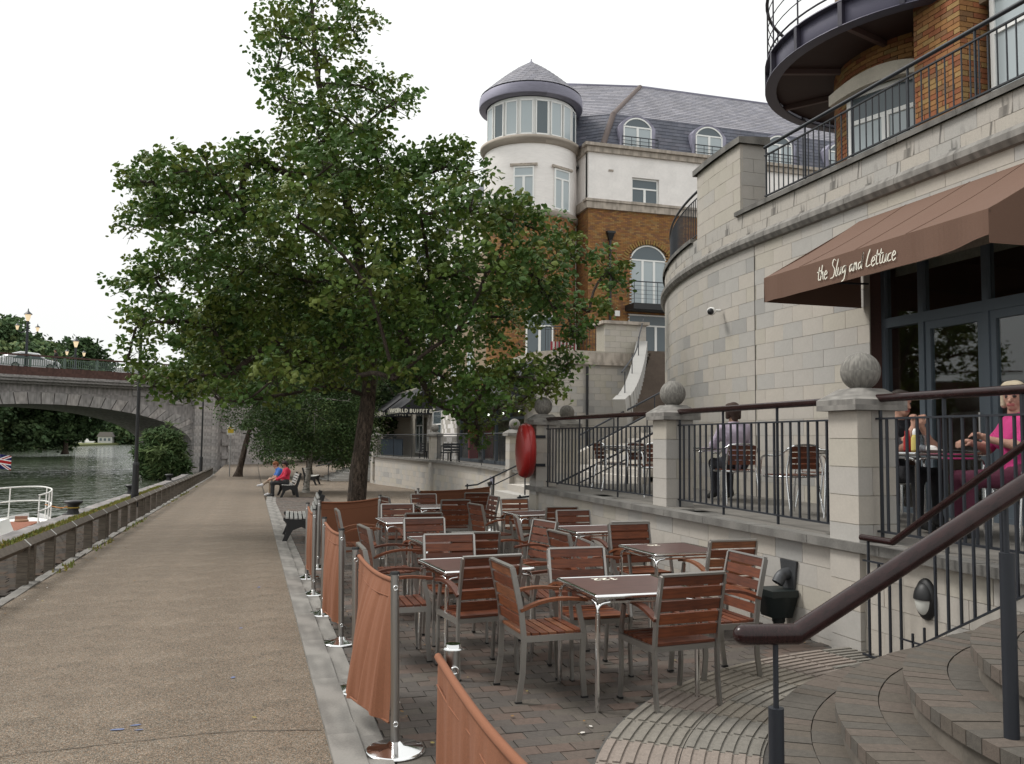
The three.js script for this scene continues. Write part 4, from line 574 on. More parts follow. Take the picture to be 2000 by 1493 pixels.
{ // round tower
  const tc = [FU + 2.2, 12.74], R = 2.27, X = tc[1], Z = -tc[0];
  const cyl = (r, y0, y1, n = 56) => new THREE.CylinderGeometry(r, r, y1 - y0, n, 1, true).translate(X, (y0 + y1) / 2, Z);
  const hole2 = [];
  obj('tower_render', [cyl(R, 12.4, 15.62)], M.render, flats);
  const tb = obj('tower_brick', [cyl(R - 0.03, 4.9, 12.2)], M.brickMortar, flats);
  brickwork(tb, s => ({ u: tc[0] - R * Math.cos(s / R), v: X + R * Math.sin(s / R), turn: s / R }), -3.2, 2.4, 5, 12.2, { skip: (s, y) => Math.abs(s + 0.2) < 0.72 && y < 7.6 });
  obj('tower_string_course', [lathe([[R, 15.56], [R + 0.1, 15.58], [R + 0.14, 15.74], [R + 0.22, 15.78], [R + 0.22, 15.92], [R, 15.96]], 56).translate(X, 0, Z), lathe([[R - 0.02, 12.15], [R + 0.1, 12.2], [R + 0.1, 12.42], [R - 0.02, 12.45]], 56).translate(X, 0, Z)], M.bstone, flats);
  obj('tower_drum', [cyl(R - 0.12, 15.9, 17.85)], M.frame, flats);
  for (let k = -4; k <= 4; k++) { const a = k * 0.335 - 0.06, w = obj('tower_window', [bx(0.045, 1.62, 0.06, -0.28, 0.86, 0), bx(0.045, 1.62, 0.06, 0.28, 0.86, 0), bx(0.6, 0.07, 0.06, 0, 0.06, 0), bx(0.6, 0.07, 0.06, 0, 1.68, 0)], M.frame, flats); w.position.set(X + Math.sin(a) * (R - 0.07), 15.98, Z + Math.cos(a) * (R - 0.07)); w.rotation.y = a; obj('pane', [bx(0.5, 1.54, 0.012, 0, 0.87, 0.005)], k % 3 === 0 ? M.pane : M.paneCurtain, w); }
  for (const a of [-0.30 - 0.14, 0.42]) { const p = [tc[0] - (R + 0.0) * Math.cos(a), X + (R + 0.0) * Math.sin(a), 12.5]; win(flats, p, a, 0.98, 1.95, { name: 'tower_casement', transom: 0.78, pane: M.paneCurtain }); const h = obj('window_head', [bx(1.3, 0.12, 0.1, 0, 2.02, 0.03)], M.bstone, flats); h.position.copy(V(...p)); h.rotation.y = a; }
  win(flats, [tc[0] - R + 0.02, X - 0.2, 5.1], -0.09, 1.3, 2.35, { name: 'tower_door', transom: 0.8 });
  obj('lead_fascia', [lathe([[R - 0.05, 17.86], [R + 0.26, 17.88], [R + 0.3, 17.95], [R + 0.28, 18.38], [R + 0.18, 18.46]], 56).translate(X, 0, Z)], M.lead, flats);
  obj('cone_core', [new THREE.ConeGeometry(R + 0.2, 1.93, 48, 1, true).translate(X, 18.44 + 0.965, Z)], M.lead, flats);
  const gs = [], r = rng(40), rows = 11, RR = R + 0.24, HH = 1.95; for (let j = 0; j < rows; j++) { const f0 = j / rows, f1 = (j + 1.08) / rows, r0 = RR * Math.pow(1 - f0, 0.82), r1 = RR * Math.pow(Math.max(0, 1 - f1), 0.82), n = Math.max(8, Math.round(2 * PI * r0 / 0.32)); for (let i = 0; i < n; i++) { const a = (i + (j % 2) / 2) * 2 * PI / n, b = a + 2 * PI / n * 0.97, p = (rad, q, y) => new THREE.Vector3(X + Math.sin(q) * rad, y, Z + Math.cos(q) * rad), y0 = 18.48 + HH * f0, y1 = 18.48 + HH * f1, c = SL2[i % 3], k = 0.8 + 0.35 * r(); gs.push(tint(quad(p(r0, a, y0 + 0.02), p(r0, b, y0 + 0.02), p(r1, b, y1), p(r1, a, y1)), c.map(z => z * k)), tint(quad(p(r0, a, y0), p(r0, b, y0), p(r0, b, y0 + 0.02), p(r0, a, y0 + 0.02)), c.map(z => z * k))); } }
  stuffPart(obj('cone_slates', gs, M.slate, flats));
  obj('cone_finial', [lathe([[0.2, 20.3], [0.12, 20.42], [0.03, 20.5], [0.03, 20.6], [0, 20.62]], 12).translate(X, 0, Z)], M.lead, flats);
  // river wing beyond the tower
  obj('river_wing', [B(FU + 2, 74, 12.5, 24, 5, 12.6)], M.brickMortar, flats); obj('river_wing_render', [B(FU + 2, 74, 12.52, 24, 12.6, 15.6)], M.render, flats);
  obj('river_wing_roof', [quad(V(FU + 3.2, 12.4, 15.6), V(74, 12.4, 15.6), V(74, 13.4, 17.8), V(FU + 3.2, 13.4, 17.8)), quad(V(FU + 3.2, 13.4, 17.8), V(74, 13.4, 17.8), V(74, 18, 20.6), V(FU + 7.5, 18, 20.6))], mat(0.13, 0.13, 0.16, { side: 2, map: T.mottle }), flats);
  for (let u = 42; u < 72; u += 4.5) for (const [y, h] of [[5.4, 2.2], [8.6, 2.0], [13.2, 1.4]]) win(flats, [u, 12.47, y], -PI / 2, 1.5, h, { transom: 0.78, pane: M.paneCurtain });
}
// ================= PODIUM with the restaurant =================
const podium = thing('restaurant_podium', 'stone-faced restaurant ground floor under the round tower', 'building');
{
  const y0 = 0.6, y1 = 5.0, pp = s => { if (s < 0) return { u: 31.6 - s, v: 10, turn: -PI / 2 }; const R = 1.6, a = s / R; if (a < PI / 2) return { u: 31.6 - R * Math.sin(a), v: 10 + R - R * Math.cos(a), turn: -PI / 2 + a }; return { u: 30.0, v: 10 + R + (s - R * PI / 2), turn: 0 }; };
  // pp: s<0 river face going away, 0..2.5 rounded corner, then the face towards the camera
  const core = obj('podium_wall', [B(30.05, 74, 11.6, 24, -1, 5.0), B(31.6, 74, 10.05, 11.6, 3.0, 5.0), B(31.6, 32.2, 10.05, 11.6, -1, 3), B(43.4, 52, 10.05, 11.6, -1, 3), B(56, 74, 10.05, 11.6, -1, 3), clean(new THREE.CylinderGeometry(1.55, 1.55, 6, 32).translate(11.6, 2, -31.6))], M.mortar, podium);
  ashlar(core, pp, 0, 6.1, -0.4, 4.6, 0.24, 0.46, { depth: 0.04, max: 300 });
  ashlar(core, pp, -20, -11.9, 0.6, 4.6, 0.24, 0.46, { depth: 0.04, max: 200, mats: [M.render, M.stone[0], M.render] });
  for (let s = -0.01; s < 6.1; s += 0.76) { const P = q => pp(q), a = [], n = 3; for (let i = 0; i < n; i++) { const p = P(s + 0.76 * (i + 0.5) / n); a.push(bx(0.76 / n - 0.001, 0.1, 0.26, 0, 0, 0.0).rotateY(p.turn).translate(p.v, 4.52, -p.u)); triUV(a[a.length - 1]); a.push(bx(0.76 / n - 0.001, 0.36, 0.12, 0, 0, -0.02).rotateY(p.turn).translate(p.v, 4.76, -p.u)); triUV(a[a.length - 1]); } obj('parapet_stone', a, M.bstone, core); }
  // pier with flat cap at the head of the stair
  const pr = obj('parapet_pier', [B(30.1, 31.0, 12.55, 14.18, 4.9, 6.05)], M.mortar, podium);
  ashlar(pr, s => ({ u: 30.06, v: s, turn: 0 }), 12.5, 14.2, 4.94, 6.05, 0.222, 0.44, { depth: 0.04, mats: [M.stone[4], M.stone[2], M.stone[0], M.stone[4], M.stone[2], M.stone[1]] });
  obj('pier_cap', [B(29.95, 31.1, 12.4, 14.3, 6.05, 6.17)], M.bstone, podium);
  // glazed front towards the river
  const fr = []; for (const u of [32.2, 34.4, 36.6, 38.8, 41, 43.3]) fr.push(B(u - 0.06, u + 0.06, 10.1, 10.22, 0.62, 3.1)); fr.push(B(32.2, 43.3, 10.1, 10.22, 2.5, 2.6), B(32.2, 43.3, 10.1, 10.22, 0.62, 0.75)); const f = obj('glazed_front', fr, M.greyframe, podium);
  for (let i = 0; i < 5; i++) { obj('pane', [B(32.26 + 2.2 * i, 34.34 + 2.2 * i, 10.155, 10.165, 0.75, 2.5)], M.glass, f); obj('pane', [B(32.26 + 2.2 * i, 34.34 + 2.2 * i, 10.155, 10.165, 2.6, 3.1)], M.glass, f); }
  obj('room_back', [B(32.2, 43.4, 11.4, 11.5, 0.6, 3.1)], mat(0.22, 0.16, 0.12), podium);
  for (const u of [33, 35, 37.5, 40]) obj('ceiling_lamp', [new THREE.SphereGeometry(0.05, 10, 6).translate(10.7, 2.85, -u)], mat(1, 0.95, 0.85, { emissive: C(1, 0.95, 0.85), emissiveIntensity: 3 }), podium);
  const rf = obj('red_menu_board', [B(39.2, 39.5, 9.6, 10.0, 0.8, 2.3)], mat(0.30, 0.04, 0.035), podium);
  for (const u of [48.5, 54]) win(podium, [u, 9.98, 0.8], -PI / 2, 2.4, 2.5, { transom: 0.7, mat: M.white });
  obj('drainpipe', [rod(V(29.9, 11.75, -0.4), V(29.9, 11.75, 4.4), 0.05)], M.black, podium);
}
function railStraight(label, a, b, y, n, name = 'podium_railing') { return railing(name, label, a, b, y, y + 1.05, n, { hmat: M.iron, hr: 0.022, gap: 0.1, br: 0.009, posts: [0.01, 0.5, 0.99] }); }
railStraight('dark railing on top of the restaurant podium left of the stone pier', [30.4, 12.3], [31.4, 10.6], 4.95, 16);
{ const c = thing('striped_windbreak', 'red and white striped fabric panel behind the podium railing', 'fabric panel', [31.2, 11.6, 4.96]); for (let i = 0; i < 14; i++) obj('stripe', [bx(0.075, 0.34, 0.02, -0.8 + i * 0.076, 0.3, 0.01 * (i % 2))], i % 2 ? mat(0.5, 0.46, 0.44) : mat(0.26, 0.03, 0.04), c); }
{ // black shop awnings and fascia
  const a = thing('restaurant_fascia_awning', 'long black awning with faint white lettering over the restaurant glazing', 'awning'), blk = mat(0.010, 0.010, 0.014, { roughness: 0.7, side: 2 });
  obj('cover', [quad(V(30.9, 8.9, 3.35), V(44.5, 8.9, 3.35), V(44.5, 10, 4.7), V(30.9, 10, 4.7))], blk, a); obj('valance', [B(30.9, 44.5, 8.87, 8.89, 3.08, 3.36)], blk, a); obj('side_panel', [tri(V(30.9, 8.9, 3.1), V(30.9, 10, 3.1), V(30.9, 10, 4.7)), tri(V(30.9, 8.9, 3.1), V(30.9, 8.9, 3.36), V(30.9, 10, 4.7))], blk, a);
  for (const [s, u] of [['JIAN', 32.6], ['VOLI', 37.5], ['IND', 44.0]]) obj('lettering', [text(s, 0.2).rotateY(-PI / 2).translate(8.862, 3.13, -u)], M.letter, a);
  // slanted red and white emblem on the cover, lying in its slope
  const e = obj('emblem', [extr([[-0.55, -0.5], [-0.15, -0.5], [0.75, 0.5], [0.35, 0.5]], 0.02).rotateX(-0.0)], mat(0.5, 0.05, 0.03), a); const w = obj('emblem_brush_mark', [extr([[-0.3, -0.4], [-0.18, -0.45], [-0.05, -0.2], [0.05, -0.28], [0.2, 0.05], [0.3, 0.0], [0.42, 0.4], [0.25, 0.3], [0.2, 0.1], [0.02, 0.0], [-0.1, -0.12]], 0.01)], M.letter, a);
  const bas = new THREE.Matrix4().makeBasis(V(-1, 0, 0), V(0, 0.634, 0.773), V(0, -0.773, 0.634)); for (const [o, d] of [[e, 0.01], [w, 0.035]]) { o.applyMatrix4(bas); o.scale.setScalar(1.15); o.position.copy(V(36.6, 9.45 - d, 4.03 + d)); }
  for (const [u0, u1, lab] of [[50.2, 56.2, 'nearer of two black awnings lettered world buffet and bar'], [57.5, 63.5, 'farther of two black awnings lettered world buffet and bar']]) {
    const t = thing('buffet_awning', lab, 'awning', [0, 0, 0], 0, 'black buffet awnings'); obj('cover', [quad(V(u0, 8.2, 3.5), V(u1, 8.2, 3.5), V(u1, 10, 4.9), V(u0, 10, 4.9)), tri(V(u0, 8.2, 3.5), V(u0, 10, 3.5), V(u0, 10, 4.9))], blk, t); obj('valance', [B(u0, u1, 8.17, 8.19, 3.1, 3.5), B(u0 - 0.02, u0, 8.2, 10, 3.1, 3.5)], blk, t); obj('lettering', [text('WORLD BUFFET & BAR', 0.22).translate(9.1, 3.2, -u0 + 0.03)], M.letter, t); obj('lettering', [text('WORLD BUFFET & BAR', 0.3).rotateY(-PI / 2).translate(8.16, 3.2, -(u0 + u1) / 2)], M.letter, t);
  }
}
{ // curved terrace wall of the restaurant
  const cv = new THREE.CatmullRomCurve3([V(22.6, 7.9, 0), V(24.5, 7.25, 0), V(28, 7.38, 0), V(35.7, 7.15, 0), V(41, 6.75, 0), V(46.2, 6.15, 0), V(49, 6.4, 0), V(51, 7.6, 0)]), LEN = cv.getLength();
  const pp = s => { const p = cv.getPointAt(Math.min(1, Math.max(0, s / LEN))), t = cv.getTangentAt(Math.min(1, Math.max(0, s / LEN))); return { u: -p.z, v: p.x, turn: Math.atan2(t.z, -t.x) }; }; // outward = left of travel
  const w = thing('restaurant_terrace_wall', 'long curved pale stone wall below the restaurant railings', 'wall'), seg = [], n = 60;
  for (let i = 0; i < n; i++) { const a = pp(LEN * i / n), b = pp(LEN * (i + 1) / n), A = V(a.u, a.v, 0), Bq = V(b.u, b.v, 0); A.y = Bq.y = 0.04; seg.push(beam(A.setY(0), Bq.setY(0), 0.22, 1.5).translate(0.13, 0, 0)); }
  const core = obj('wall_core', seg, M.mortar, w);
  ashlar(core, s => { const p = pp(s); return { u: p.u, v: p.v, turn: -PI / 2 - Math.atan2(pp(s + 0.1).v - pp(s - 0.1).v, pp(s + 0.1).u - pp(s - 0.1).u) }; }, 0.2, LEN - 0.2, -0.72, 0.72, 0.24, 0.5, { depth: 0.05, max: 300 });
  for (let s = 0.1; s < LEN - 0.5; s += 1.1) { const a = pp(s + 0.004), b = pp(s + 1.096); obj('coping_stone', [beam(V(a.u, a.v + 0.06, 0.76), V(b.u, b.v + 0.06, 0.76), 0.36, 0.09)], M.coping, core); }
  struct('restaurant_terrace_floor', [B(24.5, 51, 7.5, 10.1, -1, 0.62), B(18, 24.5, 8.4, 16, -1, 0.6)], M.floor);
  const PL = [[24.5, 7.35], [35.7, 7.25], [46.2, 6.25]], nm = ['ball-topped pillar at the near end of the restaurant terrace, beside the steps', 'ball-topped pillar in the middle of the restaurant terrace wall', 'ball-topped pillar of the restaurant terrace wall, just right of the big tree trunk'];
  PL.forEach((p, i) => ballPillar(p[0], p[1], -0.5, 1.98, 0.42, nm[i], 'restaurant terrace pillars'));
  railing('restaurant_railing', 'dark railing of the restaurant terrace, nearer section', [35.4, 7.27], [24.8, 7.38], 0.8, 1.86, 70, { hmat: M.iron, hr: 0.02, gap: 0.08, br: 0.011 });
  railing('restaurant_railing', 'dark railing of the restaurant terrace, farther section', [46, 6.27], [36, 7.24], 0.8, 1.86, 60, { hmat: M.iron, hr: 0.02, gap: 0.08, br: 0.011 });
  const wb = thing('windbreak_screen', 'dark blue windbreak screen behind the farther restaurant railing', 'screen'); obj('sheet', [beam(V(45.6, 6.42, 1.25), V(41.5, 6.86, 1.25), 0.02, 0.8)], mat(0.012, 0.03, 0.05), wb); obj('frame', [beam(V(45.6, 6.42, 1.66), V(41.5, 6.86, 1.66), 0.03, 0.03)], M.iron, wb);
  // spout box on this wall
  const h = thing('rainwater_hopper', 'grey rainwater hopper on the restaurant terrace wall behind the far barrier', 'rain hopper', [26.6, 7.3, 0.1]); obj('lead_apron', [extr([[-0.22, 0.4], [0.22, 0.4], [0.15, 0.0], [-0.15, 0.0]], 0.06).rotateY(-PI / 2)], M.lead, h); obj('spout', [rod(new THREE.Vector3(0, 0.2, 0), new THREE.Vector3(-0.16, 0.14, 0), 0.09)], M.dark, h);
}
{ // steps from the promenade up to the restaurant, then stairs to the podium
  const st = thing('stone_entrance_steps', 'pale stone steps beside the life-ring pillar', 'steps'); for (let k = 0; k < 5; k++) obj('step', [B(15.3 + 0.02 * k, 22.4, 5.1 + 0.36 * k, 8.6, -0.36 + (k ? 0.17 * k - 0.03 : -0.2), -0.36 + 0.17 * (k + 1))], M.stone[k % 4], st);
  for (const [u, lab] of [[16.1, 'black handrail on the pale entrance steps, nearer one'], [20.4, 'black handrail on the pale entrance steps, farther one']]) { const t = thing('entrance_handrail', lab, 'handrail', [0, 0, 0], 0, 'entrance step handrails'); obj('rail', [rod(V(u, 4.9, 0.55), V(u, 5.2, 0.58), 0.02), rod(V(u, 5.2, 0.58), V(u, 7.4, 1.6), 0.02), rod(V(u, 5.2, 0.38), V(u, 7.4, 1.4), 0.014)], M.iron, t); for (const v of [4.95, 5.6, 6.4, 7.2]) obj('post', [rod(V(u, v, -0.35 + Math.max(0, v - 5.1) * 0.46), V(u, v, 0.6 + Math.max(0, v - 5.2) * 0.46), 0.018)], M.iron, t); }
  const s2 = thing('stone_stair', 'brown stone stair climbing between pub and restaurant to the upper level', 'stairs'), dk = mat(0.12, 0.09, 0.07, { map: T.mottle });
  for (let k = 0; k < 13; k++) obj('step', [B(20, 25.5, 9.2 + 0.33 * k, 14, 0.5 + (k ? 0.165 * k - 0.02 : 0), 0.6 + 0.165 * (k + 1))], M.stone[k % 5], s2);
  for (let k = 0; k < 15; k++) obj('step', [B(25.6 + 0.3 * k, 25.6 + 0.3 * k + 0.5, 11.6 + 0.19 * k, 17.2, 1.9 + 0.16 * k, 2.74 + 0.16 * k)], dk, s2);
  obj('landing', [B(20, 25.6, 13.5, 18, 0.5, 2.72), B(30.1, 38, 14.3, 20, 4, 5.1)], dk, s2);
  // curved sloping stringer wall
  const sp = [], N = 16, Q = (f, y) => { return V(25.5 + 4.9 * f, 11.25 + 2.95 * Math.pow(f, 0.85), y + 2.5 * f); }; for (let i = 0; i < N; i++) { const a = i / N, b = (i + 1) / N; sp.push(beam(Q(a, 1.75), Q(b, 1.75), 0.42, 2.6)); } obj('stringer_wall', sp, M.stone[5], s2);
  obj('stringer_wall', [beam(V(20.2, 9.6, 1.0), V(20.2, 13.6, 3.0), 0.35, 0.5), beam(V(25.3, 9.6, 1.0), V(25.3, 13.6, 3.0), 0.35, 0.5)], M.stone[0], s2);
  for (const [u, lab] of [[20.2, 'nearest of the three sloping stair handrails above the terrace railing'], [22.8, 'middle of the three sloping stair handrails above the terrace railing'], [25.2, 'farthest of the three sloping stair handrails above the terrace railing']]) { const t = thing('stair_handrail', lab, 'handrail', [0, 0, 0], 0, 'sloping stair handrails'); obj('rail', [rod(V(u, 9.0, 1.5), V(u, 13.4, 3.72), 0.03), rod(V(u, 13.4, 3.72), V(u, 14.2, 3.74), 0.03)], M.iron, t); for (const v of [9.4, 10.8, 12.2, 13.4]) obj('post', [rod(V(u, v, 0.6 + (v - 9.2) * 0.5), V(u, v, 1.7 + (v - 9.4) * 0.505), 0.018)], M.iron, t); }
  railStraight('dark bar railing across the stair landing', [25.7, 13.9], [25.7, 17.5], 2.72, 26, 'landing_railing');
  const cr = thing('curved_stair_handrail', 'curved black handrail on the sloping stair wall', 'handrail'); obj('rail', [tube([V(25.5, 11.2, 3.85), V(27.2, 12.45, 4.7), V(29, 13.45, 5.6), V(30.4, 14.25, 6.35)], 0.025, 20)], M.iron, cr); for (let i = 0; i < 4; i++) obj('post', [rod(V(25.6 + 1.5 * i, 11.35 + 0.93 * i, 2.9 + 0.77 * i), V(25.6 + 1.5 * i, 11.35 + 0.93 * i, 3.88 + 0.77 * i), 0.016)], M.iron, cr);
  const nt = thing('notice_box', 'small white notice on a post by the upper doors', 'notice', [30.2, 16.6, 5.1]); obj('post', [rod(new THREE.Vector3(0, 0, 0), new THREE.Vector3(0, 0.9, 0), 0.02)], M.iron, nt); obj('board', [bx(0.32, 0.3, 0.06, 0, 1.0, 0)], M.white, nt);
}
// ================= TABLES AND CHAIRS =================
const v3 = (x, y, z) => new THREE.Vector3(x, y, z);
function makeChair(kind) { // faces +z, origin on the floor
  const SM = [M.slat.slice(0, 4), [M.slat[3], M.slat[1], M.slat[0], M.slat[3], M.slat[1]], [M.slat[4], M.slat[0], M.slat[2], M.slat[4], M.slat[1]]][kind], t = new THREE.Group();
  const W = 0.235;
  for (const s of [-1, 1]) {
    const x = s * W, rear = [[0, -0.25], [0.2, -0.222], [0.42, -0.215], [0.6, -0.235], [0.885, -0.30]], gs = [];
    for (let i = 0; i + 1 < rear.length; i++) gs.push(beam(v3(x, rear[i][0] - (i ? 0.004 : 0), rear[i][1]), v3(x, rear[i + 1][0], rear[i + 1][1]), 0.019, 0.036, v3(0, 0, 1)));
    const l = obj('leg', gs, M.alu, t); obj('foot_cap', [bx(0.026, 0.014, 0.046, x, 0.006, -0.25)], M.black, l);
    const fr = [[0, 0.225], [0.22, 0.205], [0.44, 0.215], [0.635, 0.17]], fg = [];
    for (let i = 0; i + 1 < fr.length; i++) fg.push(beam(v3(x, fr[i][0] - (i ? 0.004 : 0), fr[i][1]), v3(x, fr[i + 1][0], fr[i + 1][1]), 0.019, 0.036, v3(0, 0, 1)));
    const l2 = obj('leg', fg, M.alu, t); obj('foot_cap', [bx(0.026, 0.014, 0.046, x, 0.006, 0.225)], M.black, l2);
    // curved wooden arm
    const ap = [[-0.245, 0.605], [-0.1, 0.655], [0.06, 0.672], [0.24, 0.655]], ag = []; const cv = new THREE.CatmullRomCurve3(ap.map(p => v3(x, p[1], p[0]))), pts = cv.getPoints(7); for (let i = 0; i < 7; i++) ag.push(beam(pts[i], pts[i + 1], 0.05, 0.02)); obj('armrest', ag, SM[s > 0 ? 0 : 2], t);
    obj('side_rail', [bx(0.02, 0.04, 0.42, x, 0.415, 0)], M.alu, t);
  }
  obj('seat_frame', [bx(2 * W - 0.024, 0.036, 0.02, 0, 0.413, 0.205), bx(2 * W - 0.024, 0.036, 0.02, 0, 0.413, -0.2)], M.alu, t);
  for (let i = 0; i < 7; i++) obj('seat_slat', [bx(2 * W - 0.03, 0.018, 0.052, 0, 0.444 - 0.006 * Math.sin(i / 6 * PI), -0.19 + i * 0.063)], SM[i % SM.length], t);
  for (let i = 0; i < 5; i++) { const y = 0.525 + i * 0.083, z = -0.225 - Math.max(0, y - 0.55) * 0.225; obj('back_slat', [bx(2 * W - 0.026, 0.068, 0.017).rotateX(-0.2).translate(0, y, z)], SM[(i + 1) % SM.length], t); }
  obj('back_top_rail', [bx(2 * W, 0.014, 0.03).rotateX(-0.2).translate(0, 0.892, -0.302)], M.alu, t);
  return t;
}
function makeTable() {
  const t = new THREE.Group(), S = 0.365;
  obj('table_top', [bx(2 * S - 0.03, 0.022, 2 * S - 0.03, 0, 0.729, 0)], M.tabletop, t);
  obj('edge_band', [-1, 1].flatMap(s => [tube([v3(-S, 0.728, s * S), v3(S, 0.728, s * S)], 0.016, 2, 10), tube([v3(s * S, 0.728, -S), v3(s * S, 0.728, S)], 0.016, 2, 10)]).concat([-1, 1].flatMap(a => [-1, 1].map(b => new THREE.SphereGeometry(0.016, 10, 8).translate(a * S, 0.728, b * S)))), M.chrome, t);
  obj('under_rail', [-1, 1].flatMap(s => [bx(2 * S - 0.16, 0.014, 0.014, 0, 0.692, s * (S - 0.008)), bx(0.014, 0.014, 2 * S - 0.16, s * (S - 0.008), 0.692, 0)]), M.chrome, t);
  for (const a of [-1, 1]) for (const b of [-1, 1]) {
    const x = a * (S - 0.008), z = b * (S - 0.008);
    obj('leg', [rod(v3(x, 0, z), v3(x, 0.62, z), 0.017, 0.017, 12), tube([v3(x, 0.57, z), v3(x, 0.64, z), v3(x - a * 0.025, 0.68, z), v3(x - a * 0.085, 0.692, z)], 0.011, 12, 8), tube([v3(x, 0.57, z), v3(x, 0.64, z), v3(x, 0.68, z - b * 0.025), v3(x, 0.692, z - b * 0.085)], 0.011, 12, 8)], M.chrome, t);
  }
  return t;
}
const chairKinds = [0, 1, 2].map(makeChair), table0 = makeTable();
const slopeTilt = 0.015;
function putChair(u, v, turn, label, dark) { const c = chairKinds[dark ? 1 : Math.floor(u * 13 + v * 7) % 3].clone(); c.name = numbered('slatted_armchair'); c.position.copy(V(u, v, gy(u) + 0.002)); c.rotation.y = turn; tag(c, label, 'chair', 'slatted cafe armchairs'); scene.add(c); return c; }
function putTable(u, v, turn, label, num) {
  const c = table0.clone(); c.name = numbered('cafe_table'); c.position.copy(V(u, v, gy(u) + 0.002)); c.rotation.y = turn; tag(c, label, 'table', 'square cafe tables'); scene.add(c);
  if (num) { const g = obj('table_number', [text(num, 0.085, 0.001).rotateX(-PI / 2).rotateY(PI).translate(-0.06, 0.7412, -0.28)], M.letter, c); }
  return c;
}
const N_ = PI, F_ = 0, L_ = PI / 2, R_ = -PI / 2; // near chairs face away (+u), far ones the camera, left +v, right -v
const tables = [ // u, v, turn, words, number, chair tweaks {side:[du,dv,dturn,dark]}
  [5.66, 2.52, 0.0, 'the nearest table, beside the ribbed paving', '122', { N: [-0.32, 0.16, 0.1], F: [0.62, -0.02, 0.02], L: [0.2, -0.55, 0.04], R: [0.22, 0.80, 0.04, 1] }],
  [7.03, 1.78, 0.1, 'the table beside the nearest upright banner', '', { N: [-0.46, -0.1, 0.14], F: [0.62, -0.02, 0.0], L: [0.1, -0.62, 0], R: [0.15, 0.72, -0.1, 1] }],
  [9.02, 2.02, 0.08, 'the third table in the left row', '', { N: [-0.58, 0.06, -0.05, 1], F: [0.64, -0.1, 0.03], L: [0.0, -0.62, 0.1], R: [0.2, 0.85, 0.25, 1] }],
  [11.75, 2.04, 0.05, 'the fourth table in the left row', '', { N: [-0.6, 0.02, 0.06, 1], F: [0.66, 0.0, 0], L: [-0.1, -0.66, 0] }],
  [14.65, 3.06, 0.0, 'the farthest left table before the back banner', '', { N: [-0.6, 0.1, -0.03, 1], F: [0.68, -0.05, 0.1], R: [0.1, 0.72, 0.1, 1], L: [0.3, -0.6, 0.2] }],
  [12.7, 4.14, 0.08, 'the table nearest the life-ring pillar', '', { N: [-0.66, 0.1, 0, 1], F: [0.72, 0.0, 0.05], L: [-0.1, -0.68, 0.2, 1] }],
  [9.92, 3.98, 0.05, 'the middle table along the terrace wall', '', { N: [-0.62, 0.06, 0.05, 1], F: [0.66, 0.1, 0, 1], L: [0, -0.66, -0.2, 1] }],
  [7.7, 3.9, 0.05, 'the table nearest the rainwater hopper', '25', { N: [-0.5, 0.2, 0.02], F: [0.66, 0.0, 0.05], L: [0.3, -0.76, 0.1, 1] }],
  [17.0, 4.1, 0.0, 'the small half-hidden table at the very back', '', { N: [-0.6, 0.0, 0, 1], L: [0, -0.66, 0.1, 1] }],
];
tables.forEach(([u, v, turn, words, num, ch]) => {
  putTable(u, v, turn, 'square table with chrome edge, ' + words, num);
  for (const [k, name, base] of [['N', 'near side', N_], ['F', 'far side', F_], ['L', 'left side', L_], ['R', 'right side', R_]]) if (ch[k]) putChair(u + ch[k][0], v + ch[k][1], base + ch[k][2], 'slatted armchair at ' + name + ' of ' + words, ch[k][3]);
});
// ================= CANVAS BARRIERS =================
function post(u, v, label, o = {}) {
  const t = thing('barrier_post', label, 'barrier post', [u, v, gy(u)], 0, 'chrome barrier posts');
  obj('base', [lathe([[0, 0.0], [0.165, 0.0], [0.168, 0.012], [0.155, 0.024], [0.05, 0.04], [0.03, 0.06], [0, 0.06]], 32)], M.chrome, t);
  obj('tube', [rod(v3(0, 0.04, 0), v3(0, 0.97, 0), 0.024, 0.024, 16)], M.steel, t);
  obj('cap', [rod(v3(0, 0.97, 0), v3(0, 0.985, 0), 0.029, 0.026, 16), ...(o.disc ? [lathe([[0.02, 0.962], [0.042, 0.968], [0.02, 0.976]], 20)] : [])], o.disc ? M.chrome : M.black, t);
  obj('hook', [new THREE.TorusGeometry(0.012, 0.004, 6, 12).translate(0, 0.9, 0.03), new THREE.TorusGeometry(0.012, 0.004, 6, 12).translate(0, 0.16, 0.03)], M.chrome, t);
  t.rotation.z = o.lean || 0; return t;
}
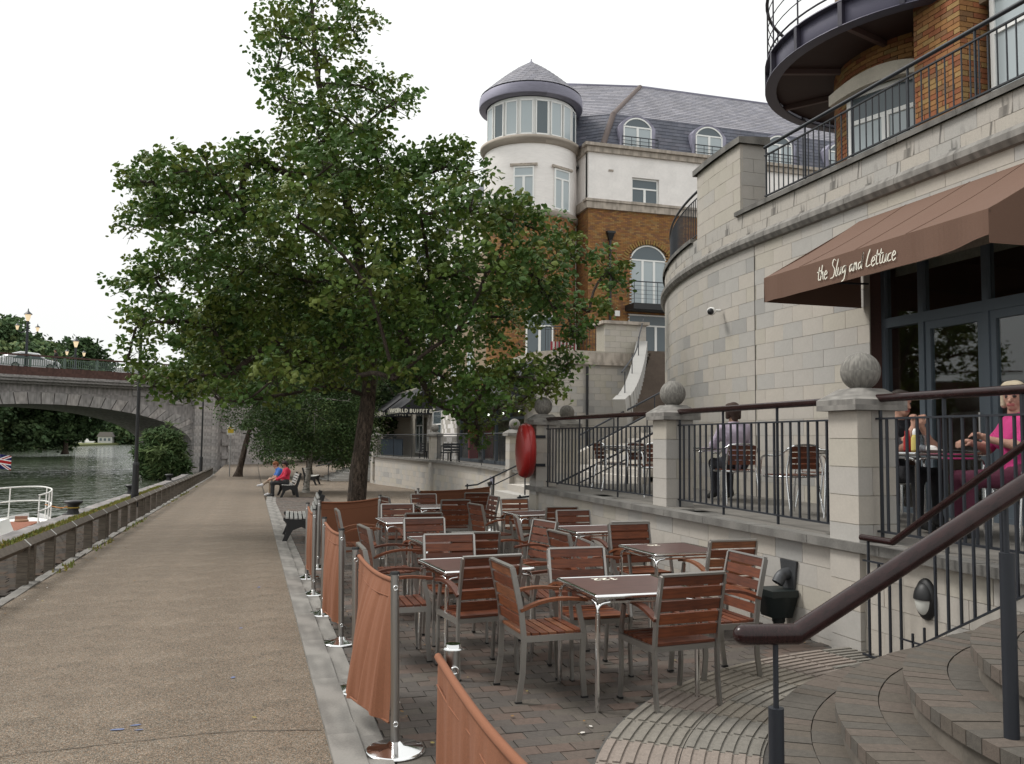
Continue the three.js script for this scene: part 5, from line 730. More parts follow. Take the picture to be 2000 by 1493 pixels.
function banner(p, q, label, m, seed, logo, o = {}) { // canvas sheet from post p to post q ([u,v]); hangs from a sleeve, gathers and bellies a little
  const t = thing('canvas_banner', label, 'banner', [0, 0, 0], 0, 'canvas barrier banners'), r = rng(seed), nx = 72, ny = 16, pos = [], uv = [], du = q[0] - p[0], dv = q[1] - p[1], L = Math.hypot(du, dv), ph = r() * 6;
  const Q = (i, j) => { const f = o.over ? -0.03 + i / nx : 0.03 + 0.94 * i / nx, k = j / ny, u = p[0] + du * f, base = gy(u); const w = (0.013 * Math.sin(f * 22 + ph + k) + 0.011 * Math.sin(f * 47 + ph * 2 + 2 * k) + 0.006 * Math.sin(f * 90 + ph)) * Math.pow(1 - k, 0.6) + 0.03 * Math.sin(PI * f) * Math.sin(PI * k * 0.9) + (o.billow || 0) * Math.sin(PI * Math.min(1, f * 1.15 + 0.05)) * (1 - k); const yt = 0.93 - 0.03 * Math.sin(PI * f), yb = 0.16 + 0.02 * Math.sin(PI * f) + 0.012 * Math.sin(f * 15 + ph); return V(u - dv / L * w, p[1] + dv * f - du / L * w * (o.over ? -1 : 1) - (o.over ? 0.045 : 0), base + yb + (yt - yb) * k); };
  for (let i = 0; i < nx; i++) for (let j = 0; j < ny; j++) { const s = [[i, j], [i + 1, j], [i + 1, j + 1], [i, j], [i + 1, j + 1], [i, j + 1]]; for (const [a, b] of s) { const P = Q(a, b); pos.push(P.x, P.y, P.z); uv.push(a / nx * L, b / ny * 0.77); } }
  const g = new THREE.BufferGeometry(); g.setAttribute('position', new THREE.BufferAttribute(new Float32Array(pos), 3)); g.setAttribute('uv', new THREE.BufferAttribute(new Float32Array(uv), 2)); g.computeVertexNormals();
  obj('canvas', [g], m, t);
  obj('top_bar', [tube([0, 18, 36, 54, 72].map(i => Q(i, ny)), 0.014, 16, 8)], m, t);
  obj('stitched_seam', [tube([0, 12, 24, 36, 48, 60, 72].map(i => Q(i, ny - 2)), 0.004, 30, 5)], m, t);
  obj('bottom_hem', [tube([0, 18, 36, 54, 72].map(i => Q(i, 0)), 0.007, 16, 6)], m, t);
  if (logo) { const a = Q(8, 7), b = Q(2, 5); obj('brush_logo', [beam(a.clone().add(v3(-0.03, 0.02, 0)), b.clone().add(v3(-0.03, 0, 0)), 0.004, 0.02), beam(b.clone().add(v3(-0.03, 0, 0)), b.clone().add(v3(-0.03, 0.05, -0.05)), 0.004, 0.012)], M.letter, t); }
  return t;
}
post(3.02, 0.69, 'chrome barrier post at the far end of the banner cut off by the frame', { disc: 1 }); post(1.55, 0.69, 'chrome barrier post below the frame edge at the near end of the foreground banner');
banner([3.02, 0.69], [1.55, 0.69], 'terracotta canvas banner cut off at the bottom edge of the picture', M.canvas, 1, 1, { billow: -0.05, over: 1 });
const bp = [[4.9, 0.80], [6.22, 0.73], [7.75, 0.78], [9.15, 0.73], [10.45, 0.72], [11.8, 0.72]];
const bn = ['full-height chrome barrier post with round base in the foreground', 'chrome barrier post at the far edge of the nearest full banner', 'chrome barrier post at the near edge of the second upright banner', 'chrome barrier post at the far edge of the second upright banner', 'chrome barrier post at the near edge of the banner by the bench', 'chrome barrier post beside the empty bench'];
bp.forEach((p, i) => post(p[0], p[1], bn[i], { lean: i < 3 ? 0.02 : 0.008 }));
banner(bp[0], bp[1], 'wrinkled terracotta banner on the tall post in the left foreground', M.canvas, 2, 0, { billow: 0.17 });
banner(bp[2], bp[3], 'terracotta banner, second upright one along the kerb', M.canvas, 3, 0, { billow: 0.08 });
banner(bp[4], bp[5], 'narrow-looking terracotta banner in front of the empty bench', M.canvas, 4);
const fb_ = [[12.75, 0.93], [13.75, 1.93], [16.0, 2.95], [17.9, 4.88]];
['chrome post left of the banner behind the tree trunk', 'chrome post right of the banner behind the tree trunk', 'chrome post at the left end of the long back banner', 'chrome post at the right end of the long back banner'].forEach((l, i) => post(...fb_[i], l));
banner(fb_[0], fb_[1], 'banner behind the tree trunk', M.canvas, 5);
banner(fb_[2], fb_[3], 'long banner closing the back of the seating', M.canvas, 6);
// ================= BENCHES =================
function makeBench() { // faces +z, 1.5 m long along x
  const t = new THREE.Group();
  for (const s of [-1, 1]) {
    const arm = obj('cast_iron_end', [extr([[0.26, 0], [0.33, 0], [0.25, 0.2], [0.24, 0.36], [0.30, 0.42], [0.30, 0.46], [0.16, 0.44], [-0.12, 0.40], [-0.22, 0.46], [-0.30, 0.66], [-0.36, 0.88], [-0.42, 0.86], [-0.36, 0.62], [-0.28, 0.36], [-0.34, 0.0], [-0.26, 0], [-0.2, 0.2], [-0.02, 0.30], [0.14, 0.24]], 0.05, 0.006).rotateY(-PI / 2).translate(s * 0.68 + 0.025, 0, 0)], M.black, t);
  }
  for (let i = 0; i < 6; i++) obj('seat_slat', [bx(1.46, 0.026, 0.055, 0, 0.462 - 0.014 * Math.sin(i / 5 * PI) + (i === 5 ? 0.0 : 0), -0.15 + i * 0.078)], M.benchSlat, t);
  for (let i = 0; i < 4; i++) obj('back_slat', [bx(1.46, 0.062, 0.026).rotateX(-0.3).translate(0, 0.545 + i * 0.088, -0.222 - i * 0.03)], M.benchSlat, t);
  return t;
}
M.benchSlat = mat(0.62, 0.61, 0.58, { map: rep(T.wood, 0.5, 0.3), roughness: 0.75 });
const bench0 = makeBench();
for (const [u, v, turn, lab] of [[17.12, 0.9, -PI / 2 - 0.04, 'empty black iron bench with pale slats beside the banner'], [33.4, 1.28, -PI / 2 + 0.05, 'black iron bench with the seated couple'], [45, 2.9, PI / 2 - 0.2, 'black iron bench behind the seated couple']]) { const b = bench0.clone(); b.name = numbered('park_bench'); b.position.copy(V(u, v, gy(u))); b.rotation.y = turn; tag(b, lab, 'bench', 'park benches'); scene.add(b); }
// ================= TIMBER KNEE RAIL, BOLLARDS, LAMPS =================
{
  const strapMat = mat(0.6, 0.6, 0.58, { roughness: 0.6 }), t = thing('timber_knee_rail', 'low weathered timber rail on square posts along the quay', 'fence'), r = rng(55);
  for (let u = 3.2, i = 0; u < 64; u += 1.46, i++) {
    const y = gy(u), v = -2.64 + 0.0 * i; obj('post', [B(u - 0.055, u + 0.055, v - 0.06, v + 0.06, y - 0.2, y + 0.48)], M.timber, t);
    if (i % 4 === 2) obj('post', [B(u + 0.26, u + 0.37, v - 0.06, v + 0.06, y - 0.2, y + 0.48)], M.timber, t);
    if (i % 2 === 0 && u < 61) { const a = V(u, v, y + 0.49), b = V(u + 2.91, v, gy(u + 2.91) + 0.49), ax = b.clone().sub(a).normalize(), diag = (g, o) => g.translate(-o.x, -o.y, -o.z).applyMatrix4(new THREE.Matrix4().makeRotationAxis(ax, PI / 4)).translate(o.x, o.y, o.z); const g = beam(a, b, 0.1, 0.1); diag(g, a); obj('rail', [g], M.timber, t); for (const q of [0, 1.45]) { const o = a.clone().addScaledVector(ax, q); obj('metal_strap', [diag(beam(o, o.clone().addScaledVector(ax, 0.035), 0.106, 0.106), o)], strapMat, t); } }
  }
}
for (const [u, v, l] of [[25.0, -4.42, 'black mooring bollard nearest the boat'], [36.3, -4.42, 'black mooring bollard at the foot of the tall lamp post'], [52, -4.42, 'black mooring bollard farthest along the quay']]) { const t = thing('mooring_bollard', l, 'bollard', [u, v, gy(u)], 0, 'mooring bollards'); obj('base_plate', [bx(0.42, 0.03, 0.5, 0, 0.015, 0)], M.black, t); obj('bollard_head', [lathe([[0.15, 0.03], [0.13, 0.1], [0.13, 0.2], [0.17, 0.26], [0.23, 0.3], [0.22, 0.35], [0.1, 0.37], [0, 0.37]], 20)], M.black, t); }
{ const t = thing('mooring_rope', 'orange mooring rope from the boat to the near bollard', 'rope'); obj('rope', [tube([V(25.0, -4.5, -0.15), V(26.0, -4.9, -0.28), V(27.6, -5.6, -0.3)], 0.014, 12, 6)], mat(0.4, 0.16, 0.03), t); obj('knot', [new THREE.TorusGeometry(0.14, 0.018, 6, 16).rotateX(PI / 2).translate(-4.42, -0.2, -25.0)], mat(0.35, 0.24, 0.05), t); }
function lampPost(u, v, h, label) {
  const t = thing('lamp_post', label, 'lamp post', [u, v, gy(u)], 0, 'black quayside lamp posts');
  obj('base', [lathe([[0.11, 0], [0.11, 0.35], [0.125, 0.37], [0.1, 0.42], [0.09, 1.2], [0.105, 1.24], [0.07, 1.32]], 16)], M.black, t);
  obj('column', [rod(v3(0, 1.3, 0), v3(0, h - 0.75, 0), 0.055, 0.045, 12)], M.black, t);
  obj('lantern', [lathe([[0.05, h - 0.8], [0.07, h - 0.72], [0.05, h - 0.66], [0.11, h - 0.6], [0.18, h - 0.35], [0.2, h - 0.33], [0.14, h - 0.2], [0.06, h - 0.1], [0.03, h - 0.02], [0.035, h + 0.03], [0, h + 0.06]], 8)], M.black, t);
}
lampPost(28.1, -3.32, 5.95, 'tall black lamp post on the quay before the bridge arch'); lampPost(56, -2.98, 6.2, 'farther black lamp post in front of the bridge abutment');
{ const t = thing('warning_sign', 'yellow and white warning sign on a pole near the bridge', 'sign', [60, -1.42, -0.9]); obj('pole', [rod(v3(0, 0, 0), v3(0, 3.4, 0), 0.035)], M.steel, t); obj('panel', [bx(0.5, 0.62, 0.03, 0, 3.05, 0.05), bx(0.42, 0.4, 0.03, 0.2, 3.1, -0.1).rotateY(0.4)], mat(0.72, 0.72, 0.66), t); obj('pictogram', [bx(0.36, 0.26, 0.012, 0, 2.98, 0.075), extr([[-0.15, 3.16], [0.15, 3.16], [0, 3.34]], 0.01).translate(0, 0, 0.07)], mat(0.68, 0.48, 0.05), t); }
const crownBlobs = [[1.34,-1.11,11.31,0.96],[-0.37,-1.19,10.47,0.87],[1.53,-1.69,10.85,0.67],[-0.74,-1.72,9.8,0.6],[0.2,-0.21,10.56,0.64],[0.49,-0.18,10.7,0.65],[1.6,-1.72,10.12,0.73],[1.66,-1.72,10.15,0.73],[-1.11,-0.81,9.26,0.84],[-0.06,-0.74,9.72,0.89],[0.44,0.22,9.45,0.71],[0.52,0.22,9.48,0.71],[0.57,0.79,9.29,0.55],[-2.21,0.37,8.17,0.47],[-1.11,-1.55,8.36,0.53],[-0.31,-1.53,8.66,0.56],[-1.87,-0.85,8.01,0.7],[0.17,-0.7,8.79,0.79],[-1.9,-0.29,7.68,0.61],[-1.9,-0.29,7.68,0.61],[-0.3,-1.02,7.9,0.71],[-1.6,-1.09,7.45,0.66],[2.32,-4.22,7.57,0.67],[-0.97,-3.85,6.64,0.56],[-0.39,-4.36,6.72,0.32],[-1.66,-3.36,6.67,0.47],[0.15,-3.52,7.21,0.52],[-1.52,-2.77,6.68,0.6],[-0.91,-2.8,6.86,0.62],[-0.27,-2.27,7.36,0.55],[0.14,-2.28,7.49,0.56],[3.02,-1.4,8.23,1.02],[-0.05,-1.49,7.3,0.87],[-2.83,-0.81,6.71,0.75],[2.14,-0.42,8.3,0.99],[-0.13,0.34,7.56,0.79],[-0.6,0.28,7.41,0.77],[0.28,1.1,7.6,0.63],[0.02,1.06,7.52,0.62],[0.09,1.83,7.84,0.6],[-0.2,1.77,7.74,0.59],[-0.23,2.32,7.57,0.45],[2.25,-4.56,6.51,0.5],[-0.74,-3.81,6.0,0.52],[1.54,-4.05,6.54,0.59],[0.69,-3.25,6.56,0.78],[-0.42,-3.17,6.28,0.73],[-1.17,-2.32,6.16,0.8],[0.06,-2.35,6.47,0.86],[0.94,-1.22,6.63,1.14],[-2.57,-1.37,5.75,0.92],[-1.18,-0.17,6.19,1.08],[-1.19,-0.17,6.19,1.08],[-2.61,0.76,6.01,0.87],[-0.6,1.12,6.55,0.98],[-2.82,1.64,6.12,0.69],[-3.42,1.5,5.95,0.66],[-1.51,2.79,6.36,0.56],[-2.93,2.38,5.97,0.51],[-1.69,3.27,6.15,0.46],[0.3,4.64,6.48,0.53],[0.75,-4.45,4.93,0.4],[0.13,-3.91,5.1,0.54],[0.62,-3.96,5.19,0.56],[2.76,-3.35,5.97,0.92],[-1.38,-3.07,5.15,0.73],[1.07,-2.23,5.5,1.07],[3.14,-2.26,5.89,1.19],[0.78,-0.99,5.3,1.18],[1.85,-0.93,5.5,1.25],[1.34,0.36,5.38,1.24],[-2.9,-0.16,4.61,0.96],[-0.5,1.37,5.23,1.14],[-1.26,1.22,5.08,1.09],[-3.46,1.77,4.9,0.92],[-1.16,2.38,5.38,1.07],[-3.07,2.82,4.95,0.69],[-1.79,3.24,5.22,0.75],[-2.03,4.0,5.62,0.48],[-0.78,5.11,5.63,0.46],[-0.92,-4.06,3.97,0.39],[-1.16,-3.48,4.06,0.64],[-0.04,-3.59,4.2,0.68],[0.8,-2.78,4.14,0.93],[0.26,-2.76,4.08,0.91],[2.68,-1.53,4.2,1.17],[0.45,-1.58,3.95,1.04],[2.15,-0.2,4.08,1.1],[-0.05,-0.4,3.84,0.98],[2.49,1.24,4.54,1.14],[-1.46,0.61,4.03,0.92],[-2.86,1.38,3.89,0.86],[0.17,2.07,4.29,1.03],[1.04,3.45,4.81,0.9],[-0.16,3.1,4.63,0.85],[-2.72,3.24,4.47,0.55],[-1.14,3.79,4.74,0.6],[-1.8,3.99,4.14,0.4],[1.72,-4.06,3.39,0.48],[0.55,-3.22,3.12,0.51],[2.31,-3.34,3.24,0.56],[0.11,-2.44,3.22,0.62],[1.19,-2.47,3.3,0.66],[3.11,-1.5,3.53,0.69],[-2.82,-1.64,3.07,0.49],[1.01,-0.72,3.45,0.54],[3.03,-0.58,3.61,0.6],[1.17,1.27,3.7,0.65],[-1.55,0.8,3.44,0.56],[1.46,2.26,3.35,0.67],[0.37,2.02,3.27,0.63],[-3.37,1.82,2.88,0.51],[-1.44,2.33,3.01,0.58],[-3.01,2.48,3.15,0.53],[-2.38,2.67,3.2,0.55],[0.21,4.27,3.33,0.5],[-1.23,2.19,2.27,0.36],[2.11,2.72,2.75,0.48],[-0.65,-4.2,3.43,0.37],[1.14,-3.94,3.04,0.43],[0.97,-3.43,2.79,0.37],[-1.22,-2.66,2.74,0.41],[-1.45,-2.13,2.66,0.39],[-1.31,-1.41,2.82,0.45],[-0.37,-0.61,3.04,0.42],[-1.58,-0.15,3.17,0.34],[-2.73,0.34,3.06,0.41],[-1.33,1.25,2.79,0.43],[-2.42,1.6,2.47,0.37],[1.16,3.14,2.61,0.46],[1.15,3.86,2.92,0.51],[-3.09,3.03,2.84,0.36],[-0.52,4.36,3.66,0.45],[-1.22,4.54,4.66,0.47],[-0.66,5.34,5.39,0.39],[0.23,2.56,1.92,0.28],[0.15,0.02,4.62,0.95],[1.31,-0.73,4.75,0.99],[-1.06,0.66,4.68,0.89],[0.48,1.79,4.76,0.93],[2.32,-2.0,4.94,0.97],[0.41,-2.6,4.93,0.82]]; // X1
// ================= TREES =================
function leafSpray(seed, n, spread, len, wid) {
  const r = rng(seed), pos = [], nor = [];
  for (let i = 0; i < n; i++) {
    const L = len * rr(0.7, 1.2, r), W = L * wid, m = new THREE.Matrix4(), e = new THREE.Euler(rr(-1.2, 1.2, r), r() * 2 * PI, rr(-0.8, 0.8, r)), o = v3((r() - 0.5) * 2 * spread, (r() - 0.5) * 1.4 * spread, (r() - 0.5) * 2 * spread); m.makeRotationFromEuler(e).setPosition(o);
    const P = [[0, 0, 0], [-0.34 * W, -0.03 * L, 0.2 * L], [-0.5 * W, -0.05 * L, 0.52 * L], [0, -0.12 * L, L], [0.5 * W, -0.05 * L, 0.52 * L], [0.34 * W, -0.03 * L, 0.2 * L], [0, 0.05 * L, 0.5 * L]].map(p => v3(...p).applyMatrix4(m));
    for (const [a, b, c] of [[0, 6, 1], [1, 6, 2], [2, 6, 3], [3, 6, 4], [4, 6, 5], [5, 6, 0]]) for (const k of [a, b, c]) pos.push(P[k].x, P[k].y, P[k].z);
  }
  const g = new THREE.BufferGeometry(); g.setAttribute('position', new THREE.BufferAttribute(new Float32Array(pos), 3)); g.computeVertexNormals(); return g;
}
const leafMat = new THREE.MeshPhysicalMaterial({ color: C(1, 1, 1), roughness: 0.6, specularIntensity: 0.45, transmission: 0.28, thickness: 0, side: THREE.DoubleSide });
const leafFar = new THREE.MeshStandardMaterial({ color: C(1, 1, 1), roughness: 0.9, side: THREE.DoubleSide });
const SPR = { near: leafSpray(3, 11, 0.19, 0.11, 0.84), small: leafSpray(4, 12, 0.2, 0.085, 0.72), far: leafSpray(5, 14, 0.75, 0.55, 0.75), vfar: leafSpray(6, 16, 1.7, 1.25, 0.8), willow: leafSpray(7, 12, 0.3, 0.5, 0.22) };
function makeTree(name, label, base, blobs, o) {
  const t = thing(name, label, o.cat || 'tree', base, 0, o.group), r = rng(o.seed || 1), tm = o.trunkMat || M.bark, H = Math.max(...blobs.map(b => b[2]));
  const tr = o.trunk || [[0, 0, 0], [0, 0, H * 0.3], [0, 0, H * 0.62], [0, 0, H * 0.92]], R1 = o.r || 0.18, L = (u, v, y) => v3(v, y, -u), cv = new THREE.CatmullRomCurve3(tr.map(p => L(...p)));
  { // tapered, slightly uneven trunk
    const N = 26, K = 14, pos = [], pt = cv.getPoints(N), rad = i => R1 * (1 - 0.86 * i / N) * (i === 0 ? 1.5 : i === 1 ? 1.14 : 1), P = (i, k) => { const a = 2 * PI * k / K, q = rad(i) * (1 + 0.09 * Math.sin(a * 3 + i * 0.7) + 0.05 * Math.sin(a * 5 - i)); return v3(pt[i].x + Math.cos(a) * q, pt[i].y, pt[i].z + Math.sin(a) * q); }, uv = [];
    for (let i = 0; i < N; i++) for (let k = 0; k < K; k++) for (const [a, b] of [[i, k], [i + 1, k], [i + 1, k + 1], [i, k], [i + 1, k + 1], [i, k + 1]]) { const q = P(a, b); pos.push(q.x, q.y, q.z); uv.push(b / K * 2 * PI * R1, pt[a].y); }
    const g = new THREE.BufferGeometry(); g.setAttribute('position', new THREE.BufferAttribute(new Float32Array(pos), 3)); g.setAttribute('uv', new THREE.BufferAttribute(new Float32Array(uv), 2)); g.computeVertexNormals(); obj('trunk', [g], tm, t);
  }
  const bg = [], ty = y => { let best = 0, bd = 1e9; for (let f = 0; f <= 1; f += 0.02) { const d = Math.abs(cv.getPoint(f).y - y); if (d < bd) { bd = d; best = f; } } return best; };
  if (!o.noBranch) { // each clump hangs on the nearest limb or clump closer to the trunk
    const nodes = []; for (let f = o.fork || 0.3; f <= 0.98; f += 0.05) nodes.push({ p: cv.getPoint(f), trunk: true, f });
    const list = blobs.map(b => ({ b, p: L(b[0], b[1], b[2] - 0.1), hd: Math.hypot(b[0], b[1]), kids: 0 })).sort((x, y) => x.hd - y.hd);
    for (const n of list) { let best = null, bd = 1e9; for (const m of nodes) { const d = m.p.distanceTo(n.p) * (m.trunk ? 0.9 : 1.15) + Math.max(0, m.p.y - n.p.y - 0.2) * 0.8; if (d < bd) { bd = d; best = m; } } n.up = best; nodes.push(n); }
    for (const n of [...list].reverse()) { n.kids++; if (!n.up.trunk) n.up.kids += n.kids; }
    for (const n of list) { const s = n.up.p, c = n.p, dist = s.distanceTo(c), th = Math.min(R1 * 0.42, 0.016 * (o.twigScale || 1) * Math.sqrt(n.kids) + 0.008), th0 = n.up.trunk ? th * 1.15 : th, mid = s.clone().lerp(c, 0.5).add(v3((r() - 0.5) * 0.2, 0.06 * dist + (r() - 0.5) * 0.15, (r() - 0.5) * 0.2)), p = new THREE.CatmullRomCurve3([s, mid, c]).getPoints(5); for (let i = 0; i < 5; i++) bg.push(rod(p[i], p[i + 1], th0 + (th * 0.75 - th0) * i / 5, th0 + (th * 0.75 - th0) * (i + 1) / 5, 6)); for (let k = 0; k < (o.twigs ?? 5); k++) { const d = v3(r() - 0.5, r() - 0.35, r() - 0.5).normalize().multiplyScalar(n.b[3] * rr(0.6, 1, r)); bg.push(rod(p[3 + k % 3], c.clone().add(d), 0.01 * (o.twigScale || 1), 0.004, 4)); } }
  }
  if (bg.length) obj('branches', bg, tm, t);
  const n = blobs.map(b => Math.round(o.dens * b[3] * b[3] * rr(0.8, 1.15, r) * (o.topThin && b[2] > o.topThin ? 0.46 : 1)) + 2), N = n.reduce((a, b) => a + b, 0), im = new THREE.InstancedMesh(SPR[o.spray], o.leaf || leafMat, N), mx = new THREE.Matrix4(), q = new THREE.Quaternion(), e = new THREE.Euler(), cc = new THREE.Color(), cols = o.cols; let id = 0;
  blobs.forEach((b, bi) => { const bt = r(); for (let k = 0; k < n[bi]; k++) {
    const d = v3(r() * 2 - 1, r() * 2 - 1, r() * 2 - 1); while (d.lengthSq() > 1) d.set(r() * 2 - 1, r() * 2 - 1, r() * 2 - 1); const sc = b[3] * (o.spread || 1.08); d.multiplyScalar(sc); d.y *= 0.82; if (r() < 0.1) d.multiplyScalar(1.22);
    e.set(rr(-0.6, 0.6, r), r() * 6.3, rr(-0.6, 0.6, r)); q.setFromEuler(e); const s = rr(0.75, 1.25, r) * (o.scale || 1); mx.compose(L(b[0], b[1], b[2]).add(d), q, v3(s, s, s)); im.setMatrixAt(id, mx);
    const c = cols[Math.floor((0.55 * bt + 0.45 * r()) * cols.length * 0.999)], w = rr(0.8, 1.25, r); cc.setRGB(c[0] * w, c[1] * w, c[2] * w); im.setColorAt(id++, cc);
  } });
  im.name = 'crown'; im.castShadow = im.receiveShadow = true; im.userData.kind = 'stuff'; t.add(im); return t;
}
const GR = { main: [[0.082, 0.155, 0.03], [0.068, 0.132, 0.027], [0.112, 0.175, 0.032], [0.14, 0.175, 0.034], [0.06, 0.115, 0.026]], dark: [[0.042, 0.08, 0.028], [0.055, 0.095, 0.03], [0.036, 0.07, 0.026]], bank: [[0.085, 0.14, 0.055], [0.105, 0.16, 0.062], [0.07, 0.12, 0.05], [0.13, 0.17, 0.065]], birch: [[0.07, 0.12, 0.035], [0.055, 0.10, 0.03], [0.09, 0.13, 0.04]] };
makeTree('promenade_tree', 'large leafy tree with dark trunk rising among the cafe tables', [17.74, 1.98, -0.27], crownBlobs, { seed: 8, r: 0.2, spray: 'near', dens: 72, spread: 0.96, cols: GR.main, topThin: 8, fork: 0.28, trunk: [[0, 0, 0], [-0.02, 0.08, 1.3], [0.0, 0.24, 2.8], [0.1, 0.2, 4.6], [0.0, -0.35, 7.0], [0.1, -0.9, 9.2], [0.2, -1.1, 11.2]], twigs: 6 });
function blobCloud(seed, n, ru, rv, y0, y1, r0, r1, top = 0.7) { const r = rng(seed), a = []; for (let i = 0; i < n; i++) { const f = r(), y = y0 + (y1 - y0) * f, k = Math.sqrt(Math.max(0.12, 1 - Math.pow(Math.abs(f - 0.45) / 0.6, 2))) * (f > top ? 0.8 : 1), an = r() * 2 * PI, q = Math.sqrt(r()); a.push([Math.cos(an) * ru * k * q, Math.sin(an) * rv * k * q, y, rr(r0, r1, r)]); } return a; }
makeTree('birch_tree', 'slender birch with white trunk beside the seated couple', [36.4, 2.15, gy(36.4)], blobCloud(12, 86, 2.8, 3.1, 1.5, 8.5, 0.55, 1.0), { seed: 9, r: 0.115, spray: 'small', dens: 170, cols: GR.birch, trunkMat: M.birch, trunk: [[0, -0.05, 0], [0, 0.16, 1.8], [0, 0.32, 3.6], [0, 0.3, 7.5]], fork: 0.25 });
makeTree('promenade_tree', 'leaning dark-trunked tree in front of the bridge abutment', [60, -0.9, -0.9], blobCloud(13, 56, 4, 4.6, 5.6, 11, 0.9, 1.6), { seed: 10, r: 0.22, spray: 'far', dens: 18, scale: 0.5, cols: GR.main, leaf: leafFar, trunk: [[0, 0, 0], [0, 0.55, 2.6], [0, 1.1, 5], [0, 1.2, 9]] });
makeTree('promenade_tree', 'dense tree over the path end, left of the birch trunk', [56, 3.4, -0.84], blobCloud(14, 60, 4, 3.6, 1.9, 10, 0.9, 1.5), { seed: 11, r: 0.2, spray: 'far', dens: 16, scale: 0.5, cols: GR.dark, leaf: leafFar });
makeTree('promenade_tree', 'dark tree behind the birch, in front of the far shops', [66, 7.5, -0.9], blobCloud(15, 46, 4, 4.6, 3, 11.5, 1, 1.7), { seed: 12, r: 0.24, spray: 'far', dens: 14, scale: 0.6, cols: GR.dark, leaf: leafFar });
makeTree('riverside_shrub', 'bushy green shrub at the water edge by the bridge pier', [70, -6.6, -1.6], blobCloud(16, 28, 1.7, 1.4, 0.5, 3.3, 0.55, 0.9), { seed: 13, r: 0.08, spray: 'willow', dens: 60, cols: GR.birch, leaf: leafFar, cat: 'shrub', noBranch: true });
{ // trees on the far bank and behind the bridge
  const spots = [ // u,v, half-width, height, label
    [150, -58, 9, 15, 'bank tree at the left edge under the bridge arch'], [172, -57, 9, 17, 'second bank tree from the left under the arch'], [196, -54, 10, 17, 'third bank tree from the left under the arch'], [222, -52, 10, 18, 'bank tree ending the near tree line at the water'], [252, -50, 9, 17, 'bank tree standing farthest along the near tree line'], [128, -62, 8, 13, 'bank tree partly outside the left edge'],
    [130, -47, 9.5, 19.5, 'tall tree above the bridge behind the first lamp'], [140, -36, 9, 18.5, 'broad tree above the bridge between the two lamps'], [150, -28, 7.5, 16.5, 'lower tree above the bridge right of the second lamp'], [122, -62, 9, 18, 'tree above the bridge at the left picture edge'],
    [380, -78, 11, 12.5, 'far tree left of the white house'], [384, -56, 10, 11, 'far tree behind the white house'], [374, -42, 8, 9, 'far rounded willow right of the white house'], [380, -28, 10, 12, 'far tree seen past the lamp post'], [380, -12, 11, 13, 'far tree near the bridge pier'], [376, 8, 12, 14, 'far tree hidden mostly by the bridge pier'], [385, -98, 12, 14, 'far dark tree at the left of the open water'],
    [160, 4, 9, 14, 'tree on the right bank beyond the bridge'], [230, 2, 11, 15, 'farther tree on the right bank beyond the bridge'], [120, 22, 10, 16, 'tree behind the bridge above the path end'], [105, 12, 7, 13, 'tree behind the land end of the bridge'],
  ];
  spots.forEach(([u, v, w, h, l], i) => { const farr = u > 300; const low = u < 260 && v < -48 && h < 20; makeTree('bank_tree', 'green ' + l, [u, v, -1.2], blobCloud(60 + i, farr ? 40 : 56, w, w, low ? 1.0 : (farr ? 1.5 : 2.5), h, w * 0.2, w * 0.34, 0.75), { seed: 70 + i, r: 0.4, spray: farr ? 'vfar' : 'far', dens: farr ? 2.2 : 5.5, scale: farr ? 1.1 : 1.25, cols: i % 3 === 2 ? GR.dark : GR.bank, leaf: leafFar, noBranch: true, group: 'trees beyond the bridge' }); });
  const h = thing('white_house', 'small white house far across the river under the arch', 'house', [368, -54.5, -0.9]); obj('wall', [bx(5, 2.4, 6, 0, 1.2, 0)], mat(0.5, 0.5, 0.48), h); obj('roof', [extr([[-3, 2.4], [3, 2.4], [1.9, 4.2], [-1.9, 4.2]], 6.6).translate(0, 0, -3.3)], mat(0.2, 0.18, 0.17), h); for (const x of [-1.5, 0, 1.5]) obj('window', [bx(0.8, 1, 0.1, x, 1.3, 3.03)], M.pane, h);
  const m = thing('moored_cruiser', 'white moored boat on the far bank left of the white house', 'boat', [366, -62.5, -1.45]); obj('hull', [extr([[-4.5, 1.1], [4.5, 1.1], [3.8, 0], [-4, 0]], 2, 0.1)], M.white, m); obj('cabin', [extr([[-2.5, 1.1], [2.5, 1.1], [1.8, 2.1], [-2.2, 2.1]], 1.6)], M.white, m);
}
